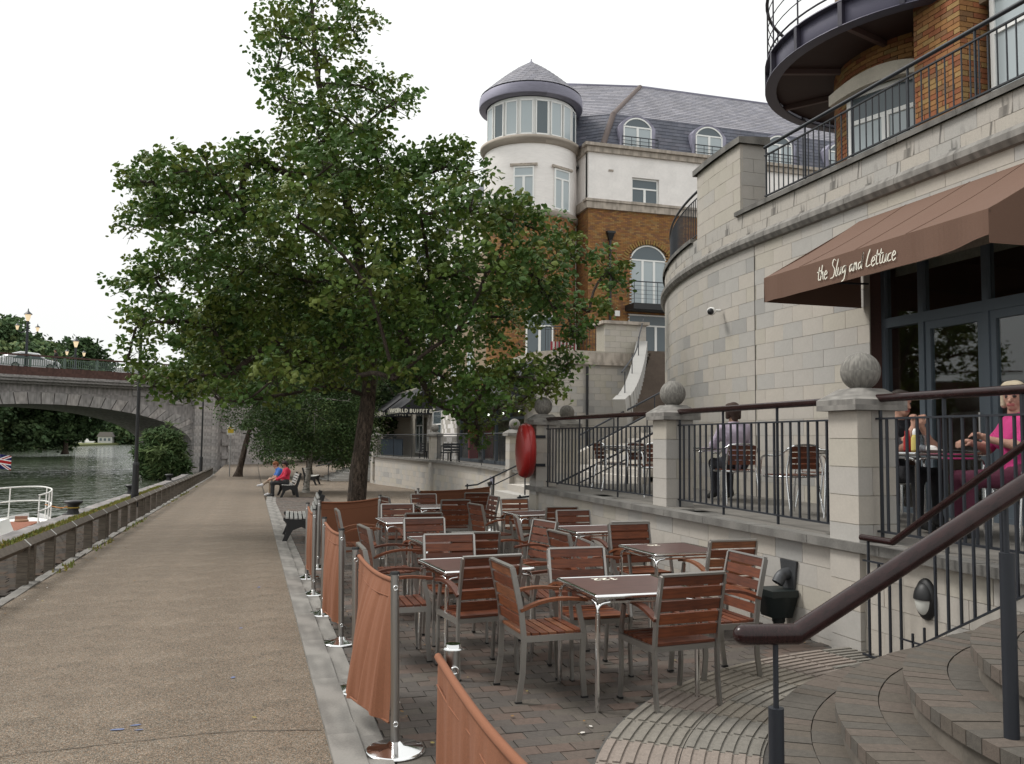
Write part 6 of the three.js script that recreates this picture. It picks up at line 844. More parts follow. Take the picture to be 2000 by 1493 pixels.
// ================= STONE ARCH BRIDGE =================
{
  const b = thing('stone_arch_bridge', 'grey granite arch bridge carrying a road across the river', 'bridge', [79.4, -15.5, 0], 0.51), cx = -0.85, a = 12.45, rise = 3.35, sp = 0.9, ell = (t, k = 0) => [cx + (a + k) * Math.cos(t), sp + (rise + k * 0.86) * Math.sin(t)];
  const inside = (x, y, k = 0) => y < sp ? Math.abs(x - cx) < a + k : ((x - cx) / (a + k)) ** 2 + ((y - sp) / (rise + k * 0.86)) ** 2 < 1;
  // body with arch barrel
  const sh = new THREE.Shape(); sh.moveTo(-48, -4); sh.lineTo(-48, 6.0); sh.lineTo(50, 6.0); sh.lineTo(50, -4); sh.lineTo(30.5, -4); sh.lineTo(30.5, 3.4); sh.lineTo(19, 3.4); sh.lineTo(19, -4); sh.lineTo(cx + a, -4); sh.lineTo(cx + a, sp); for (let i = 1; i <= 40; i++) { const p = ell(PI * i / 40); sh.lineTo(p[0], p[1]); } sh.lineTo(cx - a, -4); sh.lineTo(-48, -4);
  const body = obj('bridge_body', [triUV(new THREE.ExtrudeGeometry(sh, { depth: 11.8, bevelEnabled: false })).translate(0, 0, -11.85)], M.granite[3], b);
  const NV = 41; for (let i = 0; i < NV; i++) { const t0 = PI * i / NV + 0.003, t1 = PI * (i + 1) / NV - 0.003, k0 = 1.05 + 0.75 * Math.abs(Math.cos(t0)) ** 3, k1 = 1.05 + 0.75 * Math.abs(Math.cos(t1)) ** 3, p = [ell(t0, -0.03), ell(t0, k0), ell(t1, k1), ell(t1, -0.03)]; obj('voussoir', [extr(p, 0.42).translate(0, 0, -0.3)], M.granite[i * 7 % 4], body); }
  const r = rng(88); let j = 0; for (let y = -1.6; y < 5.6; y += 0.62, j++) for (let x = -18 - (j % 2) * 0.65; x < 19; x += 1.3) { const x0 = Math.max(x, -18), x1 = Math.min(x + 1.28, 18.9), y1 = y + 0.605; if ([[x0, y], [x1, y], [x0, y1], [x1, y1], [(x0 + x1) / 2, y]].some(p => inside(p[0], p[1], 1.75)) || x1 - x0 < 0.2 || (x1 > 11.7 && x0 < 14)) continue; obj('granite_block', [bx(x1 - x0, y1 - y, 0.12, (x0 + x1) / 2, (y + y1) / 2, 0.0)], M.granite[Math.floor(r() * 4)], body); }
  const pil = obj('pilaster', [bx(2.2, 9.4, 0.6, 12.75, 1.2, 0.1)], M.granite[3], b); for (let i = 0; i < 15; i++) obj('granite_block', [bx(2.3, 0.605, 0.7, 12.75, -3.2 + 0.62 * i, 0.12)], M.granite[(i * 5 + 2) % 3], pil);
  obj('cornice', [bx(98, 0.22, 0.9, 1, 6.12, 0.3), bx(98, 0.2, 0.5, 1, 5.9, 0.12), bx(98, 0.22, 1.2, 1, 6.35, 0.3)], M.granite[3], b);
  obj('parapet_base', [bx(98, 0.72, 0.7, 1, 6.8, 0.2), bx(98, 0.72, 0.5, 1, 6.8, -11.6)], M.rust, b);
  obj('road_deck', [bx(98, 0.5, 11.4, 1, 6.85, -5.9)], mat(0.06, 0.06, 0.06), b);
  const grn = mat(0.10, 0.14, 0.115, { roughness: 0.6 });
  obj('parapet_handrail', [bx(80, 0.13, 0.16, 1, 8.12, 0.15), bx(80, 0.1, 0.1, 1, 8.0, -11.6)], M.rust, b); obj('parapet_rail', [bx(80, 0.05, 0.06, 1, 7.28, 0.15), bx(80, 0.05, 0.06, 1, 7.92, 0.15)], grn, b);
  for (let x = -7; x < 18; x += 0.165) obj('baluster', [bx(0.045, 0.66, 0.045, x, 7.6, 0.15)], grn, b);
  for (let x = -7.5; x < 19; x += 2.6) obj('parapet_post', [bx(0.16, 1.0, 0.16, x, 7.62, 0.15)], grn, b);
  const fl = thing('flower_box', 'box of red flowers hung on the bridge parapet', 'flower box', [86.4, -3.3, 7.0], 0.51); obj('box', [bx(1.8, 0.3, 0.4, 0, 0, 0.2)], M.dark, fl); stuffPart(obj('flowers', [...Array(120)].map((_, i) => { const q = rng(i + 400); return tri(v3(0, 0, 0), v3(0.1, 0.06, 0), v3(-0.02, 0.12, 0.04)).rotateY(q() * 6).rotateX(q() * 6).translate((q() - .5) * 1.9, 0.1 + q() * 0.4, 0.25 + (q() - .5) * 0.5); }), mat(0.5, 0.06, 0.03, { side: 2 }), fl));
  const lamp = (x, z, h, lab) => { const p = v3(x, 0, z).applyAxisAngle(v3(0, 1, 0), 0.51), t = thing('bridge_lamp', lab, 'street lamp', [79.4 - p.z, -15.5 + p.x, 7.1], 0.51, 'three-lantern bridge lamps'), gl = mat(0.85, 0.72, 0.5, { emissive: C(1, 0.75, 0.45), emissiveIntensity: 0.35, roughness: 0.3 });
    obj('column', [lathe([[0.17, 0], [0.17, 0.9], [0.11, 1.0], [0.085, h - 1.2], [0.12, h - 1.1], [0.07, h - 1.0]], 12)], M.iron, t); obj('cross_arm', [tube([v3(-0.75, h - 1.75, 0), v3(-0.4, h - 1.9, 0), v3(0, h - 1.6, 0), v3(0.4, h - 1.9, 0), v3(0.75, h - 1.75, 0)], 0.03, 20), bx(0.6, 0.06, 0.06, 0, h - 2.6, 0)], M.iron, t);
    for (const [lx, ly, s] of [[0, h - 1.0, 1], [-0.75, h - 1.75, 0.62], [0.75, h - 1.75, 0.62]]) { const ln = obj('lantern', [lathe([[0.04, 0], [0.09, 0.04], [0.11, 0.08], [0.1, 0.08]], 6).scale(s, s, s), lathe([[0.33, 0.62], [0.3, 0.68], [0.12, 0.84], [0.05, 0.92], [0.03, 1.1], [0, 1.12]], 6).scale(s, s, s)], M.iron, t); obj('glass', [lathe([[0.1, 0.08], [0.25, 0.62], [0.2, 0.63]], 6).scale(s, s, s)], gl, ln); ln.position.set(lx, ly, 0); } };
  lamp(-2.45, -0.4, 4.75, 'three-lantern lamp on the bridge left of the pedestrian'); lamp(4.1, -8.5, 3.7, 'smaller-looking three-lantern lamp on the far side of the bridge');
  // cars on the bridge
  const car = (x, z, col, lab, dir = 1) => { const p = v3(x, 0, z).applyAxisAngle(v3(0, 1, 0), 0.51), t = thing('parked_car', lab, 'car', [79.4 - p.z, -15.5 + p.x, 7.1], 0.51 + (dir < 0 ? PI : 0)), paint = pmat(...col, { roughness: 0.3, metalness: 0.3, clearcoat: 1 });
    obj('body', [extr([[-2.1, 0.25], [2.1, 0.25], [2.15, 0.6], [1.95, 0.78], [1.1, 0.9], [0.45, 1.38], [-0.9, 1.46], [-1.75, 1.2], [-2.1, 0.95]], 1.5, 0.08).translate(0, 0, -0.75)], paint, t);
    for (const s of [-1, 1]) { obj('side_window', [extr([[-1.55, 0.93], [0.9, 0.93], [0.38, 1.3], [-0.85, 1.37]], 0.02).translate(0, 0, s * 0.835 - 0.01)], M.pane, t); for (const wx of [-1.3, 1.35]) { const w = obj('wheel', [new THREE.CylinderGeometry(0.31, 0.31, 0.2, 20).rotateX(PI / 2).translate(wx, 0.31, s * 0.76)], M.black, t); obj('rim', [new THREE.CylinderGeometry(0.19, 0.19, 0.02, 16).rotateX(PI / 2).translate(wx, 0.31, s * 0.87)], M.steel, w); } obj('tail_light', [bx(0.08, 0.2, 0.28, -2.12, 0.85, s * 0.55)], mat(0.5, 0.02, 0.02), t); obj('headlight', [bx(0.1, 0.14, 0.3, 2.12, 0.62, s * 0.55)], M.frame, t); } };
  car(-6.4, -3.2, [0.22, 0.22, 0.25], 'silver-grey car at the left edge of the bridge'); car(-1.3, -3.4, [0.7, 0.7, 0.72], 'white car on the bridge behind the pedestrian'); car(9.5, -6.5, [0.75, 0.75, 0.75], 'white car on the bridge seen through the leaves');
}
// ================= BOAT =================
{
  const t = thing('moored_boat', 'white boat with tubular bow rail moored at the left edge', 'boat', [20, -6.15, -1.4]); // local: bow towards -z
  const sec = [[0, 1.1, 0], [3, 1.2, 0], [5.5, 1.12, 0.02], [7.2, 0.85, 0.07], [8.2, 0.48, 0.12], [8.7, 0.12, 0.16]], hp = [], uvn = 8, P = (i, k) => { const [z, w, sh] = sec[i], f = k / uvn, a = -PI / 2 + PI * f, yy = 0.62 + sh; return v3(Math.sin(a) * w * (1 - 0.25 * Math.cos(a) ** 2), yy - Math.cos(a) ** 0.6 * (yy + 0.25), -z - (Math.cos(a) < 0.5 ? 0.12 * i / 5 : 0)); };
  for (let i = 0; i + 1 < sec.length; i++) for (let k = 0; k < uvn; k++) for (const [x, y] of [[i, k], [i + 1, k], [i + 1, k + 1], [i, k], [i + 1, k + 1], [i, k + 1]]) { const q = P(x, y); hp.push(q.x, q.y, q.z); }
  const hg = new THREE.BufferGeometry(); hg.setAttribute('position', new THREE.BufferAttribute(new Float32Array(hp), 3)); hg.computeVertexNormals(); obj('hull', [triUV(hg)], mat(0.72, 0.71, 0.70, { roughness: 0.35, side: 2 }), t);
  const ds = new THREE.Shape(); ds.moveTo(-1.08, 0); ds.lineTo(-1.18, 3); ds.lineTo(-1.1, 5.5); ds.lineTo(-0.83, 7.2); ds.lineTo(-0.46, 8.2); ds.lineTo(0, 8.75); ds.lineTo(0.46, 8.2); ds.lineTo(0.83, 7.2); ds.lineTo(1.1, 5.5); ds.lineTo(1.18, 3); ds.lineTo(1.08, 0);
  obj('deck', [triUV(new THREE.ExtrudeGeometry(ds, { depth: 0.03, bevelEnabled: false })).rotateX(-PI / 2).translate(0, 0.62, 0)], M.white, t); obj('wooden_deck_panel', [bx(1.1, 0.03, 3.2, 0, 0.672, -5.4)], mat(0.3, 0.1, 0.05, { map: T.wood }), t); obj('coachroof', [extr([[-0.7, 0], [0.7, 0], [0.55, 0.35], [-0.55, 0.35]], 3, 0.05).translate(0, 0.66, -3.6)], M.white, t);
  const edge = z => z < 5.5 ? 1.12 : z < 7.2 ? 1.1 - (z - 5.5) * 0.16 : z < 8.2 ? 0.83 - (z - 7.2) * 0.37 : 0.46 - (z - 8.2) * 0.8;
  for (const [y, zz] of [[1.56, 8.5], [1.16, 8.4]]) { const pts = []; for (const z of [4.2, 5.5, 7, 7.9, zz]) pts.push(v3(-edge(z) * 0.95, y, -z)); for (const z of [zz, 7.9, 7, 5.5, 4.2]) pts.push(v3(edge(z) * 0.95, y, -z)); obj('pulpit_rail', [tube(pts, 0.02, 60, 8)], M.white, t); }
  for (const z of [4.4, 5.9, 7.2, 8.1]) for (const s of [-1, 1]) obj('stanchion', [rod(v3(s * edge(z) * 0.95, 0.62, -z + 0.1), v3(s * edge(z) * 0.95, 1.56, -z), 0.018)], M.white, t);
  obj('mooring_cleat', [bx(0.3, 0.12, 0.1, 0, 0.74, -7.4)], mat(0.25, 0.12, 0.08), t); obj('rope_coil', [new THREE.TorusGeometry(0.14, 0.04, 8, 16).rotateX(PI / 2).translate(0.1, 0.7, -7.0)], mat(0.25, 0.14, 0.08), t);
  // flag on its staff
  const uj = tex(256, 1, (x, y) => { y = 1 - y; const W = 2 * x - 1, Hh = (2 * y - 1) * 0.5, red = [0.62, 0.03, 0.06], wh = [0.86, 0.86, 0.86], bl = [0.02, 0.04, 0.3]; if (Math.abs(W) < 0.1 || Math.abs(Hh) < 0.1) return red; if (Math.abs(W) < 0.17 || Math.abs(Hh) < 0.17) return wh; const d1 = Math.abs(Hh - W * 0.5) * 0.894, d2 = Math.abs(Hh + W * 0.5) * 0.894; if (Math.min(d1, d2) < 0.035) return red; if (Math.min(d1, d2) < 0.1) return wh; return bl; }); uj.repeat.set(1, 1);
  const f = thing('union_flag', 'red, white and blue crossed flag flying from the boat', 'flag', [29.0, -7.62, 0.72]), fp = [], fu = [], FP = (i, j) => v3(i / 12 * 0.78, j / 6 * 0.42 - 0.1 * (i / 12) ** 1.5, 0.06 * Math.sin(i * 0.75) * (i / 12)); for (let i = 0; i < 12; i++) for (let j = 0; j < 6; j++) for (const [a, b] of [[i, j], [i + 1, j], [i + 1, j + 1], [i, j], [i + 1, j + 1], [i, j + 1]]) { const q = FP(a, b); fp.push(q.x, q.y, q.z); fu.push(a / 12, b / 6); }
  const fg = new THREE.BufferGeometry(); fg.setAttribute('position', new THREE.BufferAttribute(new Float32Array(fp), 3)); fg.setAttribute('uv', new THREE.BufferAttribute(new Float32Array(fu), 2)); fg.computeVertexNormals(); obj('cloth', [fg], mat(1, 1, 1, { map: uj, side: 2 }), f); obj('staff', [rod(v3(0.25, -1.6, 0.3), v3(0, 0.5, 0), 0.015)], M.white, f);
}
// far steps and planting behind the couple
{
  const s = thing('broad_stone_steps', 'broad grey stone steps beyond the birch tree', 'steps'); for (let k = 0; k < 5; k++) obj('step', [B(50 + 0.35 * k, 56, 4.0 + 0.35 * k, 9.8, -0.95 + 0.16 * k, -0.95 + 0.16 * (k + 1))], M.stone[3], s);
  const h = thing('steps_handrail', 'black handrail on the broad grey steps', 'handrail'); obj('rail', [rod(V(50, 3.4, 0.1), V(50, 4.2, 0.25), 0.03), rod(V(50, 4.2, 0.25), V(51.5, 6, 1.1), 0.03)], M.iron, h); for (const v of [4.1, 5.8]) obj('post', [rod(V(50 + (v - 4.1) * 0.8, v, -0.8), V(50 + (v - 4.1) * 0.8, v, 0.25 + (v - 4.1) * 0.45), 0.025)], M.iron, h);
}
// ================= PEOPLE =================
function nets(f, lo, hi, cell) { // naive surface nets over a distance field
  const nx = Math.ceil((hi.x - lo.x) / cell) + 1, ny = Math.ceil((hi.y - lo.y) / cell) + 1, nz = Math.ceil((hi.z - lo.z) / cell) + 1, val = new Float32Array(nx * ny * nz), id = (i, j, k) => (k * ny + j) * nx + i;
  for (let k = 0; k < nz; k++) for (let j = 0; j < ny; j++) for (let i = 0; i < nx; i++) val[id(i, j, k)] = f(lo.x + i * cell, lo.y + j * cell, lo.z + k * cell);
  const vid = new Int32Array(nx * ny * nz).fill(-1), verts = [];
  for (let k = 0; k < nz - 1; k++) for (let j = 0; j < ny - 1; j++) for (let i = 0; i < nx - 1; i++) {
    let m = 0, x = 0, y = 0, z = 0, n = 0; const c = []; for (let q = 0; q < 8; q++) { c[q] = val[id(i + (q & 1), j + (q >> 1 & 1), k + (q >> 2))]; if (c[q] < 0) m |= 1 << q; } if (m === 0 || m === 255) continue;
    for (let a = 0; a < 8; a++) for (const d of [1, 2, 4]) if (!(a & d)) { const b = a | d; if ((c[a] < 0) !== (c[b] < 0)) { const t = c[a] / (c[a] - c[b]); x += (a & 1) + (d === 1 ? t : 0); y += (a >> 1 & 1) + (d === 2 ? t : 0); z += (a >> 2) + (d === 4 ? t : 0); n++; } }
    vid[id(i, j, k)] = verts.length; verts.push(v3(lo.x + (i + x / n) * cell, lo.y + (j + y / n) * cell, lo.z + (k + z / n) * cell));
  }
  const tri_ = [], Q = (a, b, c, d, fl) => { if (a < 0 || b < 0 || c < 0 || d < 0) return; fl ? tri_.push(a, b, c, a, c, d) : tri_.push(a, c, b, a, d, c); };
  for (let k = 1; k < nz - 1; k++) for (let j = 1; j < ny - 1; j++) for (let i = 1; i < nx - 1; i++) { const s = val[id(i, j, k)] < 0; if (s !== val[id(i + 1, j, k)] < 0) Q(vid[id(i, j - 1, k - 1)], vid[id(i, j, k - 1)], vid[id(i, j, k)], vid[id(i, j - 1, k)], s); if (s !== val[id(i, j + 1, k)] < 0) Q(vid[id(i - 1, j, k - 1)], vid[id(i - 1, j, k)], vid[id(i, j, k)], vid[id(i, j, k - 1)], s); if (s !== val[id(i, j, k + 1)] < 0) Q(vid[id(i - 1, j - 1, k)], vid[id(i, j - 1, k)], vid[id(i, j, k)], vid[id(i - 1, j, k)], s); }
  return { verts, tri: tri_ };
}
function boneMesh(bones, cell, kk) { // bones: [a,b,ra,rb,colour]; smooth union of tapered capsules, coloured by nearest bone
  const one = (b, x, y, z) => { const ax = b[0].x, ay = b[0].y, az = b[0].z, dx = b[1].x - ax, dy = b[1].y - ay, dz = b[1].z - az, l2 = dx * dx + dy * dy + dz * dz || 1e-9; let t = ((x - ax) * dx + (y - ay) * dy + (z - az) * dz) / l2; t = t < 0 ? 0 : t > 1 ? 1 : t; const ex = x - ax - dx * t, ey = y - ay - dy * t, ez = z - az - dz * t; return Math.sqrt(ex * ex + ey * ey + ez * ez) - (b[2] + (b[3] - b[2]) * t); };
  const f = (x, y, z) => { let d = 1e3; for (const b of bones) { const e = one(b, x, y, z); if (e > d + kk) continue; const h = Math.max(0, kk - Math.abs(d - e)) / kk; d = Math.min(d, e) - h * h * kk * 0.25; } return d; };
  const lo = v3(1e9, 1e9, 1e9), hi = v3(-1e9, -1e9, -1e9); for (const b of bones) { const R = Math.max(b[2], b[3]) + 3 * cell + kk * 0.3; for (const p of [b[0], b[1]]) { lo.min(v3(p.x - R, p.y - R, p.z - R)); hi.max(v3(p.x + R, p.y + R, p.z + R)); } }
  const { verts, tri: T3 } = nets(f, lo, hi, cell), pos = [], nor = [], col = [], e = cell * 0.5;
  const vn = verts.map(p => v3(f(p.x + e, p.y, p.z) - f(p.x - e, p.y, p.z), f(p.x, p.y + e, p.z) - f(p.x, p.y - e, p.z), f(p.x, p.y, p.z + e) - f(p.x, p.y, p.z - e)).normalize()), vc = verts.map(p => { let d = 1e9, c = null; for (const b of bones) { const q = one(b, p.x, p.y, p.z); if (q < d) { d = q; c = b[4]; } } return c; });
  for (const i of T3) { pos.push(verts[i].x, verts[i].y, verts[i].z); nor.push(vn[i].x, vn[i].y, vn[i].z); col.push(...vc[i]); }
  const g = new THREE.BufferGeometry(); g.setAttribute('position', new THREE.BufferAttribute(new Float32Array(pos), 3)); g.setAttribute('normal', new THREE.BufferAttribute(new Float32Array(nor), 3)); g.setAttribute('color', new THREE.BufferAttribute(new Float32Array(col), 3)); return triUV(g);
}
const bodyMat = mat(1, 1, 1, { vertexColors: true, roughness: 0.8, bumpMap: rep(T.mottle, 0.35), bumpScale: 0.03 });
// joints in a frame where the person faces +z and x is their left; returns the body and the head frame
function person(name, label, pos, turn, J, K) {
  const t = thing('person', label, 'person', pos, turn), p = k => v3(...J[k]), sk = K.skin, B_ = [], add = (a, b, ra, rb, c) => B_.push([typeof a === 'string' ? p(a) : a, typeof b === 'string' ? p(b) : b, ra, rb, c]);
  const sx = v3(0.075, 0, 0); add(p('pelvis').sub(sx), p('pelvis').add(sx), 0.125, 0.125, K.legs); add('pelvis', 'waist', 0.13, 0.125, K.top); add('waist', 'chest', 0.125, 0.135, K.top); add(p('chest').add(v3(0.07, 0.02, 0)), p('chest').add(v3(-0.07, 0.02, 0)), 0.13, 0.13, K.top); add(p('shL'), p('shR'), 0.062, 0.062, K.top); add('chest', 'neck', 0.09, 0.055, K.top); add('neck', 'head', 0.052, 0.055, sk);
  if (K.bust) { add(p('chest').add(v3(0.08, -0.04, 0.09)), p('chest').add(v3(0.08, -0.05, 0.1)), 0.075, 0.075, K.top); add(p('chest').add(v3(-0.08, -0.04, 0.09)), p('chest').add(v3(-0.08, -0.05, 0.1)), 0.075, 0.075, K.top); }
  for (const s of ['L', 'R']) { const el = p('el' + s), sh = p('sh' + s), wr = p('wr' + s), sl = K.sleeve ?? 1; const cut = sh.clone().lerp(el, Math.min(1, sl)); add(sh, cut, 0.06, 0.05, K.top); if (sl < 1) add(cut, el, 0.043, 0.04, sk); if (sl > 1) { const c2 = el.clone().lerp(wr, sl - 1); add(el, c2, 0.05, 0.042, K.top); add(c2, wr, 0.036, 0.028, sk); } else add(el, wr, 0.041, 0.028, sk); add('hip' + s, 'kn' + s, 0.092, 0.064, K.legs); add('kn' + s, 'an' + s, 0.06, 0.042, K.legs); add(p('an' + s), p('toe' + s), 0.046, 0.036, K.shoes); }
  const geos = [boneMesh(B_, 0.015, 0.05)];
  const hd = p('head'), look = (K.look || 0), tilt = K.tilt || 0, hm = new THREE.Matrix4().makeRotationFromEuler(new THREE.Euler(tilt, look, 0, 'YXZ')).setPosition(hd.clone().add(v3(0, 0.05, 0))), h = (x, y, z) => v3(x, y, z).applyMatrix4(hm), lip = [0.42, 0.13, 0.12], eye = [0.03, 0.02, 0.02], dk = sk.map(q => q * 0.8);
  const H = [[h(0, 0.055, -0.012), h(0, 0.045, 0.01), 0.083, 0.08, sk], [h(0, -0.01, 0.03), h(0, -0.06, 0.045), 0.066, 0.042, sk], [h(0, 0.012, 0.09), h(0, -0.018, 0.108), 0.008, 0.014, sk], [h(0.03, 0.045, 0.079), h(-0.03, 0.045, 0.079), 0.014, 0.014, sk], [h(0.031, 0.022, 0.087), h(0.033, 0.022, 0.087), 0.0085, 0.0085, eye], [h(-0.031, 0.022, 0.087), h(-0.033, 0.022, 0.087), 0.0085, 0.0085, eye], [h(0.02, -0.048, 0.085), h(-0.02, -0.048, 0.085), 0.0085, 0.0085, lip], [h(0.082, 0.015, -0.008), h(0.084, -0.02, -0.004), 0.017, 0.012, sk], [h(-0.082, 0.015, -0.008), h(-0.084, -0.02, -0.004), 0.017, 0.012, sk], [p('neck'), h(0, -0.03, 0.0), 0.05, 0.05, sk]];
  geos.push(boneMesh(H, 0.006, 0.018));
  for (const s of ['L', 'R']) { // hands: palm, four bent fingers and a thumb
    const wr = p('wr' + s), d = v3(...(J['hd' + s] || [0, -0.3, 1])).normalize(), side = v3(...(J['hs' + s] || (s === 'L' ? [-1, 0, 0] : [1, 0, 0]))); side.sub(d.clone().multiplyScalar(side.dot(d))).normalize(); const nrm = new THREE.Vector3().crossVectors(d, side).multiplyScalar(s === 'L' ? 1 : -1), curl = K.curl ?? 0.6, HB = [], P_ = (a, b, c) => wr.clone().addScaledVector(d, a).addScaledVector(side, b).addScaledVector(nrm, c);
    HB.push([P_(0, 0, 0), P_(0.03, 0, 0), 0.027, 0.03, sk], [P_(0.05, 0.022, 0), P_(0.05, -0.022, 0), 0.02, 0.02, sk], [P_(0.075, 0.026, 0), P_(0.075, -0.026, 0), 0.015, 0.014, sk]);
    [[0.03, 0.07], [0.01, 0.078], [-0.01, 0.073], [-0.029, 0.057]].forEach(([o, L]) => { const a = P_(0.085, o, 0), b = a.clone().addScaledVector(d, L * 0.5 * Math.cos(curl)).addScaledVector(nrm, L * 0.5 * Math.sin(curl)), c = b.clone().addScaledVector(d, L * 0.5 * Math.cos(curl * 2.2)).addScaledVector(nrm, L * 0.5 * Math.sin(curl * 2.2)); HB.push([a, b, 0.0095, 0.009, sk], [b, c, 0.009, 0.0075, sk]); });
    const th = P_(0.03, 0.03, 0.004), t1 = P_(0.06, 0.052, 0.018), t2 = P_(0.085, 0.05, 0.032); HB.push([th, t1, 0.013, 0.011, sk], [t1, t2, 0.0105, 0.009, sk]); geos.push(boneMesh(HB, 0.0055, 0.007));
  }
  obj('body', geos, bodyMat, t);
  const hc = K.hair, hb = []; if (K.hairStyle !== 'none') { hb.push([h(0, 0.07, -0.02), h(0, 0.05, -0.03), 0.094, 0.094, hc], [h(0.045, 0.09, 0.03), h(-0.045, 0.09, 0.03), 0.052, 0.052, hc]); if (K.hairStyle === 'bob') { for (const s of [-1, 1]) hb.push([h(s * 0.07, 0.06, -0.005), h(s * 0.083, -0.045, -0.005), 0.04, 0.028, hc]); hb.push([h(0, 0.03, -0.07), h(0, -0.06, -0.06), 0.055, 0.045, hc], [h(0.05, 0.105, 0.045), h(-0.03, 0.112, 0.045), 0.034, 0.036, hc]); } else hb.push([h(0, 0.02, -0.06), h(0, -0.02, -0.05), 0.06, 0.05, hc]); obj('hair', [boneMesh(hb, 0.007, 0.03)], bodyMat, t); }
  return t;
}
const sit = (o = {}) => ({ pelvis: [0, 0.54, 0], waist: [0, 0.70, 0.0], chest: [0, 0.90, 0.01], neck: [0, 1.07, 0.02], head: [0, 1.15, 0.035], shL: [0.17, 1.0, 0], shR: [-0.17, 1.0, 0], elL: [0.24, 0.75, 0.1], elR: [-0.24, 0.75, 0.1], wrL: [0.16, 0.68, 0.32], wrR: [-0.16, 0.68, 0.32], hipL: [0.09, 0.53, 0.04], hipR: [-0.09, 0.53, 0.04], knL: [0.12, 0.52, 0.46], knR: [-0.12, 0.52, 0.46], anL: [0.12, 0.09, 0.46], anR: [-0.12, 0.09, 0.46], toeL: [0.13, 0.045, 0.62], toeR: [-0.13, 0.045, 0.62], ...o });
const SK1 = [0.52, 0.29, 0.21], SK2 = [0.42, 0.25, 0.17];
// the couple on the far bench (bench faces the river)
person('person', 'person in a blue short-sleeved shirt leaning forward on the far bench', [33.75, 1.12, gy(33.4)], -PI / 2 + 0.1, sit({ waist: [0, 0.70, 0.05], chest: [0, 0.88, 0.15], neck: [0, 1.02, 0.24], head: [0, 1.08, 0.28], shL: [0.18, 0.96, 0.17], shR: [-0.18, 0.96, 0.17], elL: [0.22, 0.70, 0.3], elR: [-0.22, 0.70, 0.3], wrL: [0.05, 0.62, 0.48], wrR: [-0.06, 0.62, 0.48], knR: [-0.05, 0.62, 0.46], anR: [0.2, 0.42, 0.78], toeR: [0.24, 0.40, 0.94], knL: [0.08, 0.5, 0.46], anL: [0.08, 0.09, 0.5], toeL: [0.08, 0.045, 0.66] }), { skin: SK1, top: [0.07, 0.2, 0.6], legs: [0.33, 0.25, 0.18], shoes: [0.7, 0.7, 0.72], hair: [0.22, 0.08, 0.03], sleeve: 0.7, tilt: 0.45 });
person('person', 'person in a bright red jacket sitting back on the far bench', [33.0, 1.18, gy(33.4)], -PI / 2 + 0.15, sit({ chest: [0, 0.9, -0.03], neck: [0, 1.05, 0.0], head: [0, 1.12, 0.03], wrL: [0.04, 0.64, 0.34], wrR: [-0.05, 0.66, 0.34] }), { skin: SK2, top: [0.55, 0.02, 0.06], legs: [0.02, 0.02, 0.022], shoes: [0.02, 0.02, 0.02], hair: [0.02, 0.012, 0.012], sleeve: 1.9, hairStyle: 'bob', tilt: 0.4, look: 0.5 });
{ const t = thing('handbag', 'brown handbag on the lap of the person in red', 'handbag', [33.05, 0.88, gy(33) + 0.6], -PI / 2); obj('bag', [new THREE.SphereGeometry(1, 16, 12).scale(0.17, 0.11, 0.1)], mat(0.25, 0.09, 0.04), t); obj('strap', [new THREE.TorusGeometry(0.11, 0.012, 6, 18, PI).translate(0, 0.07, 0)], mat(0.15, 0.05, 0.03), t); }
// pedestrian on the bridge
{ const p = v3(0.1, 0, -1.3).applyAxisAngle(v3(0, 1, 0), 0.51); person('person', 'person in dark coat walking across the bridge', [79.4 - p.z, -15.5 + p.x, 7.11], 0.51 - PI / 2, { pelvis: [0, 0.95, 0], waist: [0, 1.1, 0.0], chest: [0, 1.32, 0.02], neck: [0, 1.5, 0.05], head: [0, 1.58, 0.08], shL: [0.19, 1.44, 0.02], shR: [-0.19, 1.44, 0.02], elL: [0.25, 1.17, -0.08], elR: [-0.25, 1.17, 0.06], wrL: [0.24, 0.95, 0.03], wrR: [-0.23, 0.95, 0.2], hipL: [0.09, 0.92, 0], hipR: [-0.09, 0.92, 0], knL: [0.1, 0.5, 0.16], knR: [-0.1, 0.5, -0.04], anL: [0.1, 0.1, 0.2], anR: [-0.1, 0.14, -0.3], toeL: [0.11, 0.045, 0.36], toeR: [-0.11, 0.05, -0.17], hdL: [0, -1, 0.1], hdR: [0, -1, 0.3] }, { skin: SK2, top: [0.03, 0.025, 0.022], legs: [0.02, 0.02, 0.025], shoes: [0.01, 0.01, 0.01], hair: [0.02, 0.015, 0.01], sleeve: 1.9 }); }
